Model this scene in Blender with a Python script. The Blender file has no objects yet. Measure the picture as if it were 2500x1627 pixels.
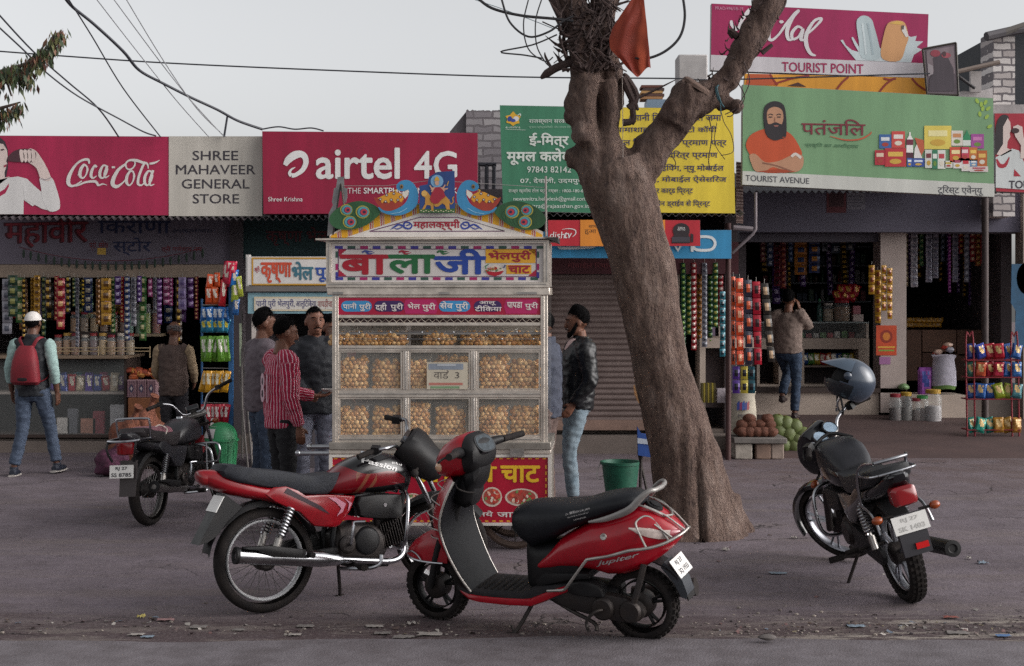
import bpy, bmesh, math, random
from mathutils import Vector, Matrix, noise
random.seed(7)
R = math.radians
PI = math.pi
SC = bpy.context.scene
COL = SC.collection

# ---------------------------------------------------------------- camera, sky, sun, exposure
FPX, EYE, HOR = 3472.0, 1.8, 735.0          # 50 mm lens on a 2500 px wide frame, eye height, horizon row
cam_d = bpy.data.cameras.new('camera')
cam = bpy.data.objects.new('camera', cam_d)
COL.objects.link(cam)
cam.location = (0, 0, EYE)
cam.rotation_euler = (R(90), 0, 0)
cam_d.sensor_width = 36
cam_d.lens = 36 * FPX / 2500
cam_d.shift_y = -78.5 / 2500
cam_d.clip_start = 0.1
cam_d.clip_end = 600
SC.camera = cam

SUN_EL, SUN_AZ = 27, 104  # low soft light from the right, a little behind the camera
world = bpy.data.worlds.new('World')
SC.world = world
world.use_nodes = True
wn, wl = world.node_tree.nodes, world.node_tree.links
wn.clear()
sky = wn.new('ShaderNodeTexSky')
sky.sky_type = 'NISHITA'
sky.sun_disc = False
sky.sun_elevation = R(SUN_EL)
sky.sun_rotation = R(SUN_AZ)
sky.altitude = 600
sky.air_density = 1.0
sky.dust_density = 5.0
sky.ozone_density = 1.0
hs = wn.new('ShaderNodeHueSaturation')
hs.inputs['Saturation'].default_value = 0.1
hs.inputs['Value'].default_value = 1.0
bg = wn.new('ShaderNodeBackground')
bg.inputs['Strength'].default_value = 0.15
wo = wn.new('ShaderNodeOutputWorld')
wl.new(sky.outputs[0], hs.inputs['Color'])
wl.new(hs.outputs[0], bg.inputs['Color'])
wl.new(bg.outputs[0], wo.inputs['Surface'])

sun_d = bpy.data.lights.new('sun', 'SUN')
sun_d.energy = 1.15
sun_d.angle = R(60)
sun_d.color = (1.0, 0.93, 0.89)
sun = bpy.data.objects.new('sun', sun_d)
COL.objects.link(sun)
sd = Vector((math.sin(R(SUN_AZ)) * math.cos(R(SUN_EL)), math.cos(R(SUN_AZ)) * math.cos(R(SUN_EL)), math.sin(R(SUN_EL))))
sun.rotation_euler = (-sd).to_track_quat('-Z', 'Y').to_euler()
sun.location = sd * 40

SC.view_settings.view_transform = 'Standard'
SC.view_settings.look = 'None'
SC.view_settings.exposure = 0.42
SC.view_settings.gamma = 1.0
SC.view_settings.use_curve_mapping = False
SC.cycles.use_denoising = False
SC.cycles.max_bounces = 6
SC.cycles.transparent_max_bounces = 12

# ---------------------------------------------------------------- helpers: materials
def lin(h):
 h = h.lstrip('#')
 c = [int(h[i:i + 2], 16) / 255 for i in (0, 2, 4)]
 return tuple(x / 12.92 if x <= 0.04045 else ((x + 0.055) / 1.055) ** 2.4 for x in c)

MATS = {}
def M(hexc, rough=0.6, metal=0.0, var=0.12, scale=6.0, bump=0.0, bscale=60.0, coat=0.0, alpha=1.0, trans=0.0, dirt=None, spec=0.5, streak=False):
 key = (hexc, rough, metal, var, scale, bump, bscale, coat, alpha, trans, dirt, spec, streak)
 if key in MATS:
  return MATS[key]
 m = bpy.data.materials.new('m' + hexc.strip('#'))
 m.use_nodes = True
 nt = m.node_tree
 b = nt.nodes['Principled BSDF']
 c = lin(hexc)
 b.inputs['Roughness'].default_value = rough
 b.inputs['Metallic'].default_value = metal
 b.inputs['Coat Weight'].default_value = coat
 b.inputs['Coat Roughness'].default_value = 0.08
 b.inputs['Alpha'].default_value = alpha
 b.inputs['Transmission Weight'].default_value = trans
 b.inputs['Specular IOR Level'].default_value = spec
 tc = nt.nodes.new('ShaderNodeTexCoord')
 if var > 0:
  n = nt.nodes.new('ShaderNodeTexNoise')
  n.inputs['Scale'].default_value = scale
  n.inputs['Detail'].default_value = 6
  n.inputs['Roughness'].default_value = 0.65
  if streak:
   mp = nt.nodes.new('ShaderNodeMapping')
   mp.inputs['Scale'].default_value = (1, 1, .16)
   nt.links.new(tc.outputs['Object'], mp.inputs['Vector'])
   nt.links.new(mp.outputs[0], n.inputs['Vector'])
  else:
   nt.links.new(tc.outputs['Object'], n.inputs['Vector'])
  rp = nt.nodes.new('ShaderNodeValToRGB')
  rp.color_ramp.elements[0].position = 0.3
  rp.color_ramp.elements[1].position = 0.7
  d = lin(dirt) if dirt else tuple(x * 0.75 for x in c)
  rp.color_ramp.elements[0].color = tuple(c[i] * (1 - var) + d[i] * var if dirt else c[i] * (1 - var) for i in range(3)) + (1,)
  rp.color_ramp.elements[1].color = tuple(min(1, x * (1 + var * 0.5)) for x in c) + (1,)
  nt.links.new(n.outputs['Fac'], rp.inputs['Fac'])
  nt.links.new(rp.outputs['Color'], b.inputs['Base Color'])
  if rough > 0.05:
   mr = nt.nodes.new('ShaderNodeMapRange')
   mr.inputs['To Min'].default_value = max(0.02, rough * 0.8)
   mr.inputs['To Max'].default_value = min(1, rough * 1.25)
   nt.links.new(n.outputs['Fac'], mr.inputs['Value'])
   nt.links.new(mr.outputs[0], b.inputs['Roughness'])
 else:
  b.inputs['Base Color'].default_value = c + (1,)
 if bump > 0:
  n2 = nt.nodes.new('ShaderNodeTexNoise')
  n2.inputs['Scale'].default_value = bscale
  n2.inputs['Detail'].default_value = 4
  nt.links.new(tc.outputs['Object'], n2.inputs['Vector'])
  bp = nt.nodes.new('ShaderNodeBump')
  bp.inputs['Strength'].default_value = bump
  bp.inputs['Distance'].default_value = 0.01
  nt.links.new(n2.outputs['Fac'], bp.inputs['Height'])
  nt.links.new(bp.outputs['Normal'], b.inputs['Normal'])
 MATS[key] = m
 return m

CHROME = M('#adaeb2', 0.22, 1.0, 0.3, 12)
STEEL = M('#b0aba6', 0.36, .8, 0.35, 9, 0.05, 40)
ALU = M('#ddd2c6', 0.34, 0.7, 0.35, 7, 0.06, 50)
DKMETAL = M('#2a2728', 0.5, 0.6, 0.4, 14, 0.15, 60, dirt='#4a4038')
RUBBER = M('#171516', 0.85, 0, 0.5, 18, 0.2, 120, dirt='#332c28', spec=.2)
BLKPL = M('#101013', 0.5, 0, 0.35, 10, 0.08, 140, dirt='#26221f', spec=.28)
GLOSSBLK = M('#0c0c10', 0.16, 0, 0.2, 8, coat=0.5)
FILM = M('#e8dccc', 0.1, 0, 0, alpha=0.07, spec=1.0)
GLASS = M('#dfe2e0', 0.05, 0, 0, alpha=0.05, spec=0.6)

# ---------------------------------------------------------------- helpers: geometry
def at(px, py, Y):
 """the world point that a row and column of the photograph shows at distance Y"""
 return Vector(((px - 1250) * Y / FPX, Y, EYE - (py - HOR) * Y / FPX))

def gy(py):
 return FPX * EYE / (py - HOR)

def crom(pts, k=6, closed=False):
 P = [Vector(p) for p in pts]
 n = len(P)
 if n < 3:
  return P
 out = []
 for i in range(n if closed else n - 1):
  g = (lambda j: P[j % n]) if closed else (lambda j: P[max(0, min(n - 1, j))])
  p0, p1, p2, p3 = g(i - 1), g(i), g(i + 1), g(i + 2)
  for s in range(k):
   t = s / k
   out.append(0.5 * ((2 * p1) + (p2 - p0) * t + (2 * p0 - 5 * p1 + 4 * p2 - p3) * t * t + (3 * p1 - p0 - 3 * p2 + p3) * t ** 3))
 if not closed:
  out.append(P[-1].copy())
 return out

def lerp(a, b, t):
 return a + (b - a) * t

ROOT = {}

class MB:
 def __init__(s, T=None):
  s.v, s.f, s.m, s.mats, s.T, s.l = [], [], [], [], T, []

 def mi(s, m):
  if m not in s.mats:
   s.mats.append(m)
  return s.mats.index(m)

 def add(s, verts, faces, m):
  o = len(s.v)
  T = s.T
  for p in verts:
   p = Vector(p)
   s.v.append(T(p) if T else p)
   s.l.append(p)
  i = s.mi(m)
  for f in faces:
   s.f.append([o + j for j in f])
   s.m.append(i)

 def box(s, c, d, m, rz=0, rot=None):
  hx, hy, hz = d[0] / 2, d[1] / 2, d[2] / 2
  q = rot if rot else Matrix.Rotation(rz, 3, 'Z')
  c = Vector(c)
  vs = [c + q @ Vector((x, y, z)) for x in (-hx, hx) for y in (-hy, hy) for z in (-hz, hz)]
  s.add(vs, [(0, 1, 3, 2), (4, 6, 7, 5), (0, 4, 5, 1), (2, 3, 7, 6), (0, 2, 6, 4), (1, 5, 7, 3)], m)

 def span(s, a, b, m):
  a, b = Vector(a), Vector(b)
  s.box((a + b) / 2, [abs(x) for x in (b - a)], m)

 def rings(s, rings, m, cap=True, closed=False):
  n = len(rings[0])
  vs = [p for r in rings for p in r]
  fs = []
  k = len(rings)
  for i in range(k if closed else k - 1):
   a, b = i * n, ((i + 1) % k) * n
   for j in range(n):
    fs.append((a + j, a + (j + 1) % n, b + (j + 1) % n, b + j))
  if cap and not closed:
   fs.append(tuple(range(n))[::-1])
   fs.append(tuple(range((k - 1) * n, k * n)))
  s.add(vs, fs, m)

 def tube(s, pts, r, m, n=8, sp=0, cap=True, flat=None, closed=False):
  if sp:
   k = len(pts)
   P = crom(pts, sp, closed)
   if isinstance(r, (list, tuple)):
    rr = []
    for i in range(len(P)):
     t = i / sp
     a = min(k - 1, int(t))
     b = (a + 1) % k if closed else min(k - 1, a + 1)
     rr.append(lerp(r[a], r[b], t - int(t)) if not isinstance(r[0], (tuple, list)) else tuple(lerp(r[a][q], r[b][q], t - int(t)) for q in (0, 1)))
    r = rr
   pts = P
  P = [Vector(p) for p in pts]
  N = len(P)
  rs = r if isinstance(r, (list, tuple)) else [r] * N
  out = []
  up = None
  for i in range(N):
   if closed:
    d = P[(i + 1) % N] - P[i - 1]
   else:
    d = P[min(N - 1, i + 1)] - P[max(0, i - 1)]
   if d.length < 1e-9:
    d = Vector((0, 0, 1))
   d.normalize()
   if flat is not None:
    ref = Vector(flat)
   elif up is None:
    ref = Vector((0, 0, 1)) if abs(d.z) < 0.9 else Vector((1, 0, 0))
   else:
    ref = up
   a = ref - d * ref.dot(d)
   if a.length < 1e-5:
    a = d.orthogonal()
   a.normalize()
   up = a
   b = d.cross(a)
   ra, rb = rs[i] if isinstance(rs[i], (tuple, list)) else (rs[i], rs[i])
   out.append([P[i] + a * (ra * math.cos(2 * PI * j / n)) + b * (rb * math.sin(2 * PI * j / n)) for j in range(n)])
  s.rings(out, m, cap, closed)

 def lathe(s, prof, c, m, n=20, axis=(0, 0, 1), cap=False):
  ax = Vector(axis).normalized()
  a = ax.orthogonal().normalized()
  b = ax.cross(a)
  c = Vector(c)
  s.rings([[c + ax * z + a * (r * math.cos(2 * PI * j / n)) + b * (r * math.sin(2 * PI * j / n)) for j in range(n)] for r, z in prof], m, cap)

 def ell(s, c, r, m, n=14, k=9, rot=None, jit=0, seed=0):
  c = Vector(c)
  rr = (r, r, r) if not isinstance(r, (tuple, list)) else r
  out = []
  for i in range(k + 1):
   th = PI * i / k
   th = min(max(th, 0.02), PI - 0.02)
   ring = []
   for j in range(n):
    ph = 2 * PI * j / n
    p = Vector((rr[0] * math.sin(th) * math.cos(ph), rr[1] * math.sin(th) * math.sin(ph), rr[2] * math.cos(th)))
    if jit:
     p *= 1 + jit * noise.noise(p / max(rr) * 1.7 + Vector((seed, seed * 2.3, 0)))
    ring.append(c + (rot @ p if rot else p))
   out.append(ring)
  s.rings(out, m)

 def prism(s, poly, vec, m):
  vec = Vector(vec)
  A = [Vector(p) for p in poly]
  n = len(A)
  s.add(A + [p + vec for p in A], [tuple(range(n))[::-1], tuple(range(n, 2 * n))] + [(i, (i + 1) % n, n + (i + 1) % n, n + i) for i in range(n)], m)

 def pillow(s, poly, w, m, sp=0, prof=((-1, .86), (-.93, .95), (-.7, 1), (.7, 1), (.93, .95), (1, .86)), v0=0):
  """closed side outline (u,z) given a rounded thickness of +-w across v"""
  P = [Vector((p[0], 0, p[1])) for p in poly]
  if sp:
   P = crom(P, sp, True)
  c = sum(P, Vector()) / len(P)
  s.rings([[Vector((c.x + (p.x - c.x) * k, v0 + t * w, c.z + (p.z - c.z) * k)) for p in P] for t, k in prof], m)

 def body(s, st, m, n=24, e=2.6, v0=0):
  """loft along u; station = (u, z_low, z_high, half width[, exponent])"""
  out = []
  for q in st:
   u, z0, z1, w = q[:4]
   ee = q[4] if len(q) > 4 else e
   ring = []
   for j in range(n):
    a = 2 * PI * j / n
    ca, sa = math.cos(a), math.sin(a)
    ring.append(Vector((u, v0 + w * math.copysign(abs(ca) ** (2 / ee), ca), (z0 + z1) / 2 + (z1 - z0) / 2 * math.copysign(abs(sa) ** (2 / ee), sa))))
   out.append(ring)
  s.rings(out, m)

 def build(s, name, parent=None, loc=None, bev=0, sharp=38, mesh_only=False):
  if parent is not None:
   loc = ROOT[parent.name]
  loc = Vector(loc) if loc is not None else Vector()
  me = bpy.data.meshes.new(name)
  me.from_pydata([p - loc for p in s.v], [], s.f)
  for m in s.mats:
   me.materials.append(m)
  me.polygons.foreach_set('material_index', s.m)
  if s.T:
   at_ = me.attributes.new('loc', 'FLOAT_VECTOR', 'POINT')
   at_.data.foreach_set('vector', [c for p in s.l for c in p])
  bm = bmesh.new()
  bm.from_mesh(me)
  bmesh.ops.recalc_face_normals(bm, faces=bm.faces)
  bm.to_mesh(me)
  bm.free()
  me.polygons.foreach_set('use_smooth', [True] * len(me.polygons))
  me.set_sharp_from_angle(angle=R(sharp))
  if mesh_only:
   return me
  o = bpy.data.objects.new(name, me)
  COL.objects.link(o)
  if parent is not None:
   o.parent = parent
  else:
   o.location = loc
  ROOT[o.name] = loc
  if bev:
   b = o.modifiers.new('edge', 'BEVEL')
   b.width = bev
   b.segments = 2
   b.limit_method = 'ANGLE'
  return o

def tag(o, label, cat, group=None, kind=None):
 if label:
  o['label'] = label
 if cat:
  o['category'] = cat
 if group:
  o['group'] = group
 if kind:
  o['kind'] = kind
 return o

def thing(name, label, cat, loc, group=None):
 o = bpy.data.objects.new(name, None)
 COL.objects.link(o)
 o.location = loc
 ROOT[o.name] = Vector(loc)
 o.empty_display_size = 0.2
 return tag(o, label, cat, group)

def structure(mb, name, **k):
 return tag(mb.build(name, **k), None, None, None, 'structure')

def copy_tree(o, loc, label=None, group=None, rz=None):
 c = o.copy()
 COL.objects.link(c)
 c.location = loc
 if rz is not None:
  c.rotation_euler.z = rz
 if label:
  c['label'] = label
 if group:
  c['group'] = group
 for ch in o.children:
  d = ch.copy()
  COL.objects.link(d)
  d.parent = c
  for g in ch.children:
   e = g.copy()
   COL.objects.link(e)
   e.parent = d
 return c

def remesh(mb, voxel, smooth=2, mats=None, wr=0, wf=9.0, seed=0):
 """melt overlapping closed pieces into one continuous skin"""
 me = mb.build('tmp', mesh_only=True)
 o = bpy.data.objects.new('tmp', me)
 COL.objects.link(o)
 r = o.modifiers.new('r', 'REMESH')
 r.mode = 'VOXEL'
 r.voxel_size = voxel
 if smooth:
  k = o.modifiers.new('s', 'SMOOTH')
  k.iterations = smooth
  k.factor = 0.5
 dg = bpy.context.evaluated_depsgraph_get()
 out = bpy.data.meshes.new_from_object(o.evaluated_get(dg))
 bpy.data.objects.remove(o)
 bpy.data.meshes.remove(me)
 out.materials.clear()
 for m in mats or [mb.mats[0]]:
  out.materials.append(m)
 if wr:
  ns = [v.normal.copy() for v in out.vertices]
  off = Vector((seed * 3.1, seed * 1.7, seed))
  for v, nn in zip(out.vertices, ns):
   p = Vector((v.co.x * wf, v.co.y * wf, v.co.z * wf * 1.6)) + off
   v.co += nn * wr * (noise.noise(p) + 0.5 * noise.noise(p * 2.3) - 0.15)
 out.polygons.foreach_set('use_smooth', [True] * len(out.polygons))
 out.polygons.foreach_set('material_index', [0] * len(out.polygons))
 return out

def mesh_part(me, name, parent, base):
 """link a world-space mesh as a part of parent"""
 for v in me.vertices:
  v.co -= base
 me.name = name
 o = bpy.data.objects.new(name, me)
 COL.objects.link(o)
 o.parent = parent
 ROOT[o.name] = base
 return o

# ---------------------------------------------------------------- helpers: lettering and flat artwork
TXT = {}
import re
def text_geo(body, bold=0.0, shear=0.0, res=3):
 # the short i vowel sign is drawn before its consonant cluster
 body = re.sub('((?:[\u0915-\u0939]\u094d)*[\u0915-\u0939])\u093f', '\u093f\\1', body)
 key = (body, bold, shear)
 if key not in TXT:
  c = bpy.data.curves.new('t', 'FONT')
  c.body = body
  c.size = 1
  c.offset = bold
  c.shear = shear
  c.resolution_u = res
  c.align_x = 'CENTER'
  o = bpy.data.objects.new('t', c)
  COL.objects.link(o)
  dg = bpy.context.evaluated_depsgraph_get()
  me = bpy.data.meshes.new_from_object(o.evaluated_get(dg))
  vs = [(v.co.x, v.co.y) for v in me.vertices]
  fs = [tuple(p.vertices) for p in me.polygons]
  bpy.data.objects.remove(o)
  bpy.data.meshes.remove(me)
  TXT[key] = (vs, fs)
 return TXT[key]

class Art:
 """flat printed artwork and lettering on a board; P(px, py, lift) gives the point on the board"""
 def __init__(s, P, zoom=None, lift=0.0013):
  s.P, s.mbs, s.lift = P, {}, lift
  s.z = zoom or (0, 0, 1)
  s.part = 'picture'

 def mb(s):
  return s.mbs.setdefault(s.part, MB())

 def w(s, p, layer):
  x, y = s.z[0] + p[0] / s.z[2], s.z[1] + p[1] / s.z[2]
  return s.P(x, y, layer * s.lift)

 def poly(s, pts, col, layer=1, sp=0):
  P = [(p[0], p[1], 0) for p in pts]
  if sp:
   P = crom(P, sp, True)
  s.mb().add([s.w(p, layer) for p in P], [tuple(range(len(P)))], col)

 def rect(s, x0, y0, x1, y1, col, layer=1):
  s.poly([(x0, y0), (x1, y0), (x1, y1), (x0, y1)], col, layer)

 def ell(s, cx, cy, rx, ry, col, layer=1, rot=0, n=20):
  c, q = math.cos(R(rot)), math.sin(R(rot))
  s.poly([(cx + rx * math.cos(t) * c - ry * math.sin(t) * q, cy + rx * math.cos(t) * q + ry * math.sin(t) * c) for t in [2 * PI * i / n for i in range(n)]], col, layer)

 def stroke(s, pts, w, col, layer=1, sp=6, closed=False):
  k = len(pts)
  P = crom([(p[0], p[1], 0) for p in pts], sp, closed) if sp else [Vector((p[0], p[1], 0)) for p in pts]
  N = len(P)
  L, Rr = [], []
  for i in range(N):
   d = (P[(i + 1) % N] - P[i - 1]) if closed else (P[min(N - 1, i + 1)] - P[max(0, i - 1)])
   if d.length == 0:
    d = Vector((1, 0, 0))
   d.normalize()
   if isinstance(w, (list, tuple)):
    t = i / (sp or 1)
    a = min(k - 1, int(t))
    b = min(k - 1, a + 1)
    ww = lerp(w[a], w[b], t - int(t))
   else:
    ww = w
   nn = Vector((-d.y, d.x, 0)) * ww
   L.append(P[i] + nn)
   Rr.append(P[i] - nn)
  m = s.mb()
  vs = [s.w(p, layer + 0.15 * (i % 2)) for i, p in enumerate(L)] + [s.w(p, layer + 0.15 * (i % 2)) for i, p in enumerate(Rr)]
  fs = [(i, i + 1, N + i + 1, N + i) for i in range(N - 1)]
  if closed:
   fs.append((N - 1, 0, N, 2 * N - 1))
  m.add(vs, fs, col)

 def text(s, body, box, col, layer=2, bold=0.0, shear=0.0, slope=0.0, part='lettering'):
  vs, fs = text_geo(body, min(bold, 0), shear)
  if not vs:
   return
  x0, x1 = min(v[0] for v in vs), max(v[0] for v in vs)
  y0, y1 = min(v[1] for v in vs), max(v[1] for v in vs)
  bx0, by0, bx1, by1 = box
  old, s.part = s.part, part
  out = []
  for x, y in vs:
   X = bx0 + (x - x0) / (x1 - x0) * (bx1 - bx0)
   Yy = by1 - (y - y0) / (y1 - y0) * (by1 - by0) + slope * (X - bx0)
   out.append((X, Yy))
  r = max(0, bold) * .62 * (by1 - by0) / max(.3, y1 - y0)
  for k in range(9 if r > 0 else 1):
   dx, dy = (0, 0) if k == 0 else (r * math.cos(k * PI / 4), r * math.sin(k * PI / 4))
   s.mb().add([s.w((x + dx, y + dy), layer - .06 * k) for x, y in out], fs, col)
  s.part = old

 def finish(s, parent):
  for k, m in s.mbs.items():
   m.build(k, parent)

def plane_at(Y):
 return lambda px, py, lift: at(px, py, Y) + Vector((0, -lift, 0))

def slab(mb, quad, Y, t, m):
 """board whose front face shows the quad of photo points at distance Y"""
 mb.prism([at(p[0], p[1], Y) for p in quad], (0, t, 0), m)

# ---------------------------------------------------------------- ground
def ground_mat():
 m = bpy.data.materials.new('ground')
 m.use_nodes = True
 nt = m.node_tree
 N, L = nt.nodes, nt.links
 b = N['Principled BSDF']
 tc = N.new('ShaderNodeTexCoord')
 def nz(scale, detail=8, rough=0.6, vec=None, sx=1, sy=1):
  mp = N.new('ShaderNodeMapping')
  mp.inputs['Scale'].default_value = (sx, sy, 1)
  L.new(tc.outputs['Object'], mp.inputs['Vector'])
  n = N.new('ShaderNodeTexNoise')
  n.inputs['Scale'].default_value = scale
  n.inputs['Detail'].default_value = detail
  n.inputs['Roughness'].default_value = rough
  L.new(mp.outputs[0], n.inputs['Vector'])
  return n.outputs['Fac']
 def ramp(fac, a, b_):
  r = N.new('ShaderNodeMapRange')
  r.inputs['From Min'].default_value = a
  r.inputs['From Max'].default_value = b_
  L.new(fac, r.inputs['Value'])
  return r.outputs[0]
 def mth(op, a, c):
  x = N.new('ShaderNodeMath')
  x.operation = op
  for i, q in enumerate((a, c)):
   if isinstance(q, (int, float)):
    x.inputs[i].default_value = q
   else:
    L.new(q, x.inputs[i])
  return x.outputs[0]
 def mix(fac, a, c):
  x = N.new('ShaderNodeMix')
  x.data_type = 'RGBA'
  L.new(fac, x.inputs['Factor'])
  for k, q in (('A', a), ('B', c)):
   if isinstance(q, str):
    [i for i in x.inputs if i.name == k and i.type == 'RGBA'][0].default_value = lin(q) + (1,)
   else:
    L.new(q, [i for i in x.inputs if i.name == k and i.type == 'RGBA'][0])
  return [o for o in x.outputs if o.type == 'RGBA'][0]
 sep = N.new('ShaderNodeSeparateXYZ')
 L.new(tc.outputs['Object'], sep.inputs[0])
 X, Y = sep.outputs['X'], sep.outputs['Y']
 big = nz(0.5, 5)
 mid = nz(2.2, 9, 0.7)
 fine = nz(38, 5, 0.7)
 grit = nz(160, 3, 0.6)
 streak = nz(1.6, 7, 0.65, sx=0.25, sy=1.6)
 c = mix(ramp(big, 0.3, 0.7), '#635a62', '#786d73')
 c = mix(mth('MULTIPLY', ramp(mid, 0.42, 0.66), 0.5), c, '#423839')
 c = mix(mth('MULTIPLY', ramp(streak, 0.5, 0.7), 0.55), c, '#746862')
 # reddish earth swept against the foot of the shops on the right and by the tree
 redx = mth('MULTIPLY', ramp(X, 0.6, 2.2), ramp(Y, 12.5, 15.0))
 c = mix(mth('MULTIPLY', redx, mth('MULTIPLY', ramp(mid, 0.25, 0.6), 0.6)), c, '#5e4b47')
 # the gutter of damp dirt and rubbish along the road edge
 wob = mth('MULTIPLY', mth('SUBTRACT', streak, 0.5), 1.5)
 yy = mth('ADD', Y, wob)
 band = mth('SUBTRACT', 1.0, ramp(yy, 7.95, 8.35))
 band = mth('MULTIPLY', band, mth('SUBTRACT', 1.0, mth('MULTIPLY', ramp(mid, 0.55, 0.7), 0.6)))
 c = mix(mth('MULTIPLY', band, 0.8), c, '#3c2d2c')
 # pale lime and ash spilled in that gutter
 l1 = mth('MULTIPLY', ramp(nz(3.0, 10, 0.75, sx=0.5, sy=2.2), 0.5, 0.57), mth('SUBTRACT', 1.0, ramp(yy, 7.75, 8.35)))
 l1 = mth('MULTIPLY', l1, mth('ADD', 0.25, mth('MULTIPLY', ramp(X, 1.2, 2.0), 0.75)))
 c = mix(mth('MULTIPLY', l1, 0.8), c, '#a39a90')
 # cracks
 vo = N.new('ShaderNodeTexVoronoi')
 vo.feature = 'DISTANCE_TO_EDGE'
 vo.inputs['Scale'].default_value = 0.55
 wmp = N.new('ShaderNodeVectorMath')
 wmp.operation = 'ADD'
 wn_ = N.new('ShaderNodeTexNoise')
 wn_.inputs['Scale'].default_value = 2.0
 wn_.inputs['Detail'].default_value = 6
 L.new(tc.outputs['Object'], wn_.inputs['Vector'])
 L.new(tc.outputs['Object'], wmp.inputs[0])
 L.new(wn_.outputs['Color'], wmp.inputs[1])
 L.new(wmp.outputs[0], vo.inputs['Vector'])
 crack = mth('MULTIPLY', mth('SUBTRACT', 1.0, ramp(vo.outputs['Distance'], 0.002, 0.012)), ramp(nz(0.8, 4), 0.5, 0.6))
 c = mix(mth('MULTIPLY', crack, 0.8), c, '#241e1e')
 mot = nz(11, 10, 0.75)
 c = mix(mth('MULTIPLY', ramp(mot, 0.5, 0.7), 0.5), c, '#3d363a')
 c = mix(mth('MULTIPLY', ramp(mot, 0.3, 0.45), 0.0), c, '#7a7270')
 c = mix(mth('MULTIPLY', ramp(fine, 0.52, 0.7), 0.6), c, '#7c7472')
 c = mix(mth('MULTIPLY', ramp(grit, 0.55, 0.7), 0.6), c, '#29242a')
 L.new(c, b.inputs['Base Color'])
 b.inputs['Roughness'].default_value = 0.85
 b.inputs['Specular IOR Level'].default_value = 0.3
 h = mth('ADD', mth('MULTIPLY', mid, 0.6), mth('ADD', mth('MULTIPLY', fine, 0.25), mth('MULTIPLY', grit, 0.12)))
 h = mth('SUBTRACT', h, mth('MULTIPLY', crack, 0.5))
 bp = N.new('ShaderNodeBump')
 bp.inputs['Strength'].default_value = 0.8
 bp.inputs['Distance'].default_value = 0.04
 L.new(h, bp.inputs['Height'])
 L.new(bp.outputs['Normal'], b.inputs['Normal'])
 return m

g = MB()
gm = ground_mat()
g.add([(-90, -10, 0), (90, -10, 0), (90, 120, 0), (-90, 120, 0)], [(0, 1, 2, 3)], gm)
structure(g, 'ground')

# worn concrete edge of the road in front, standing a little proud of the gutter
rd = MB()
rm = M('#6b666a', 0.9, 0, 0.55, 5, 0.6, 90, dirt='#534b4c', spec=0.2)
n = 160
top, low = [], []
for i in range(n + 1):
 x = -9 + 18 * i / n
 y = 7.5 + 0.05 * math.sin(x * 1.3 + 1) + 0.05 * noise.noise(Vector((x * 1.5, 0, 0))) + 0.018 * noise.noise(Vector((x * 9, 3, 0)))
 top.append(Vector((x, y, 0.016)))
 low.append(Vector((x, y + 0.03, -0.004)))
near = [Vector((p.x, -8, 0.03)) for p in top]
vs = near + top + low
k = n + 1
rd.add(vs, [(i, i + 1, k + i + 1, k + i) for i in range(n)] + [(k + i, k + i + 1, 2 * k + i + 1, 2 * k + i) for i in range(n)], rm)
structure(rd, 'road_edge')

# sloping forecourt in front of the right-hand shops
fc = MB()
fm = M('#4c3c3a', 0.85, 0, 0.35, 2.0, 0.25, 50, dirt='#3a3234', spec=0.3)
fc.rings([[Vector((x, y, z)) for x, y, z in ((xl, 16.2, -0.02), (xl, 16.3, 0.012), (xl, 19.55, 0.285), (xl, 23.5, 0.3), (xl, 23.5, -0.05))] for xl in (2.45, 4, 6, 9, 14)], fm)
structure(fc, 'forecourt')

# ---------------------------------------------------------------- shop buildings
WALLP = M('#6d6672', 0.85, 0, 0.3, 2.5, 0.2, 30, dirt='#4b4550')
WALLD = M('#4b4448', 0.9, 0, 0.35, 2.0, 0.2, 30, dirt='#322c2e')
CREAM = M('#ab9c90', 0.8, 0, 0.3, 2.5, 0.15, 40, dirt='#6c5e56')
PLINTH = M('#6b605a', 0.9, 0, 0.35, 3, 0.25, 40, dirt='#443c38')
DKWOOD = M('#3b2d28', 0.7, 0, 0.35, 5, 0.15, 40)
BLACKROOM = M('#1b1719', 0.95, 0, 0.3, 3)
RUST = M('#5a4640', 0.75, 0.2, 0.5, 7, 0.15, 40, dirt='#3b3030')

def shell(name, label, x0, x1, y0, y1, z0, z1, wall, inner, cat='shop building', roof_z=None):
 """three walls, ceiling slab and floor plinth of one shop open to the street"""
 t = thing(name, label, cat, ((x0 + x1) / 2, (y0 + y1) / 2, 0))
 b = MB()
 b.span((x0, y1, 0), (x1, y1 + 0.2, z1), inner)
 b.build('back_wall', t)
 for xa in (x0, x1 - 0.15):
  b = MB()
  b.span((xa, y0, 0), (xa + 0.15, y1 - 0.002, z1 - 0.002), wall)
  b.build('side_wall', t)
 b = MB()
 b.span((x0 - 0.02, y0 - 0.02, z1), (x1 + 0.02, y1 + 0.22, roof_z or z1 + 0.15), wall)
 b.build('roof', t)
 if z0 > 0:
  b = MB()
  b.span((x0 + 0.152, y0 + 0.01, -0.05), (x1 - 0.152, y1 - 0.004, z0), PLINTH)
  b.build('floor', t)
 return t

def px(X, Y):
 return (X - 1250) * Y / FPX

def pz(y, Y):
 return EYE - (y - HOR) * Y / FPX

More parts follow.
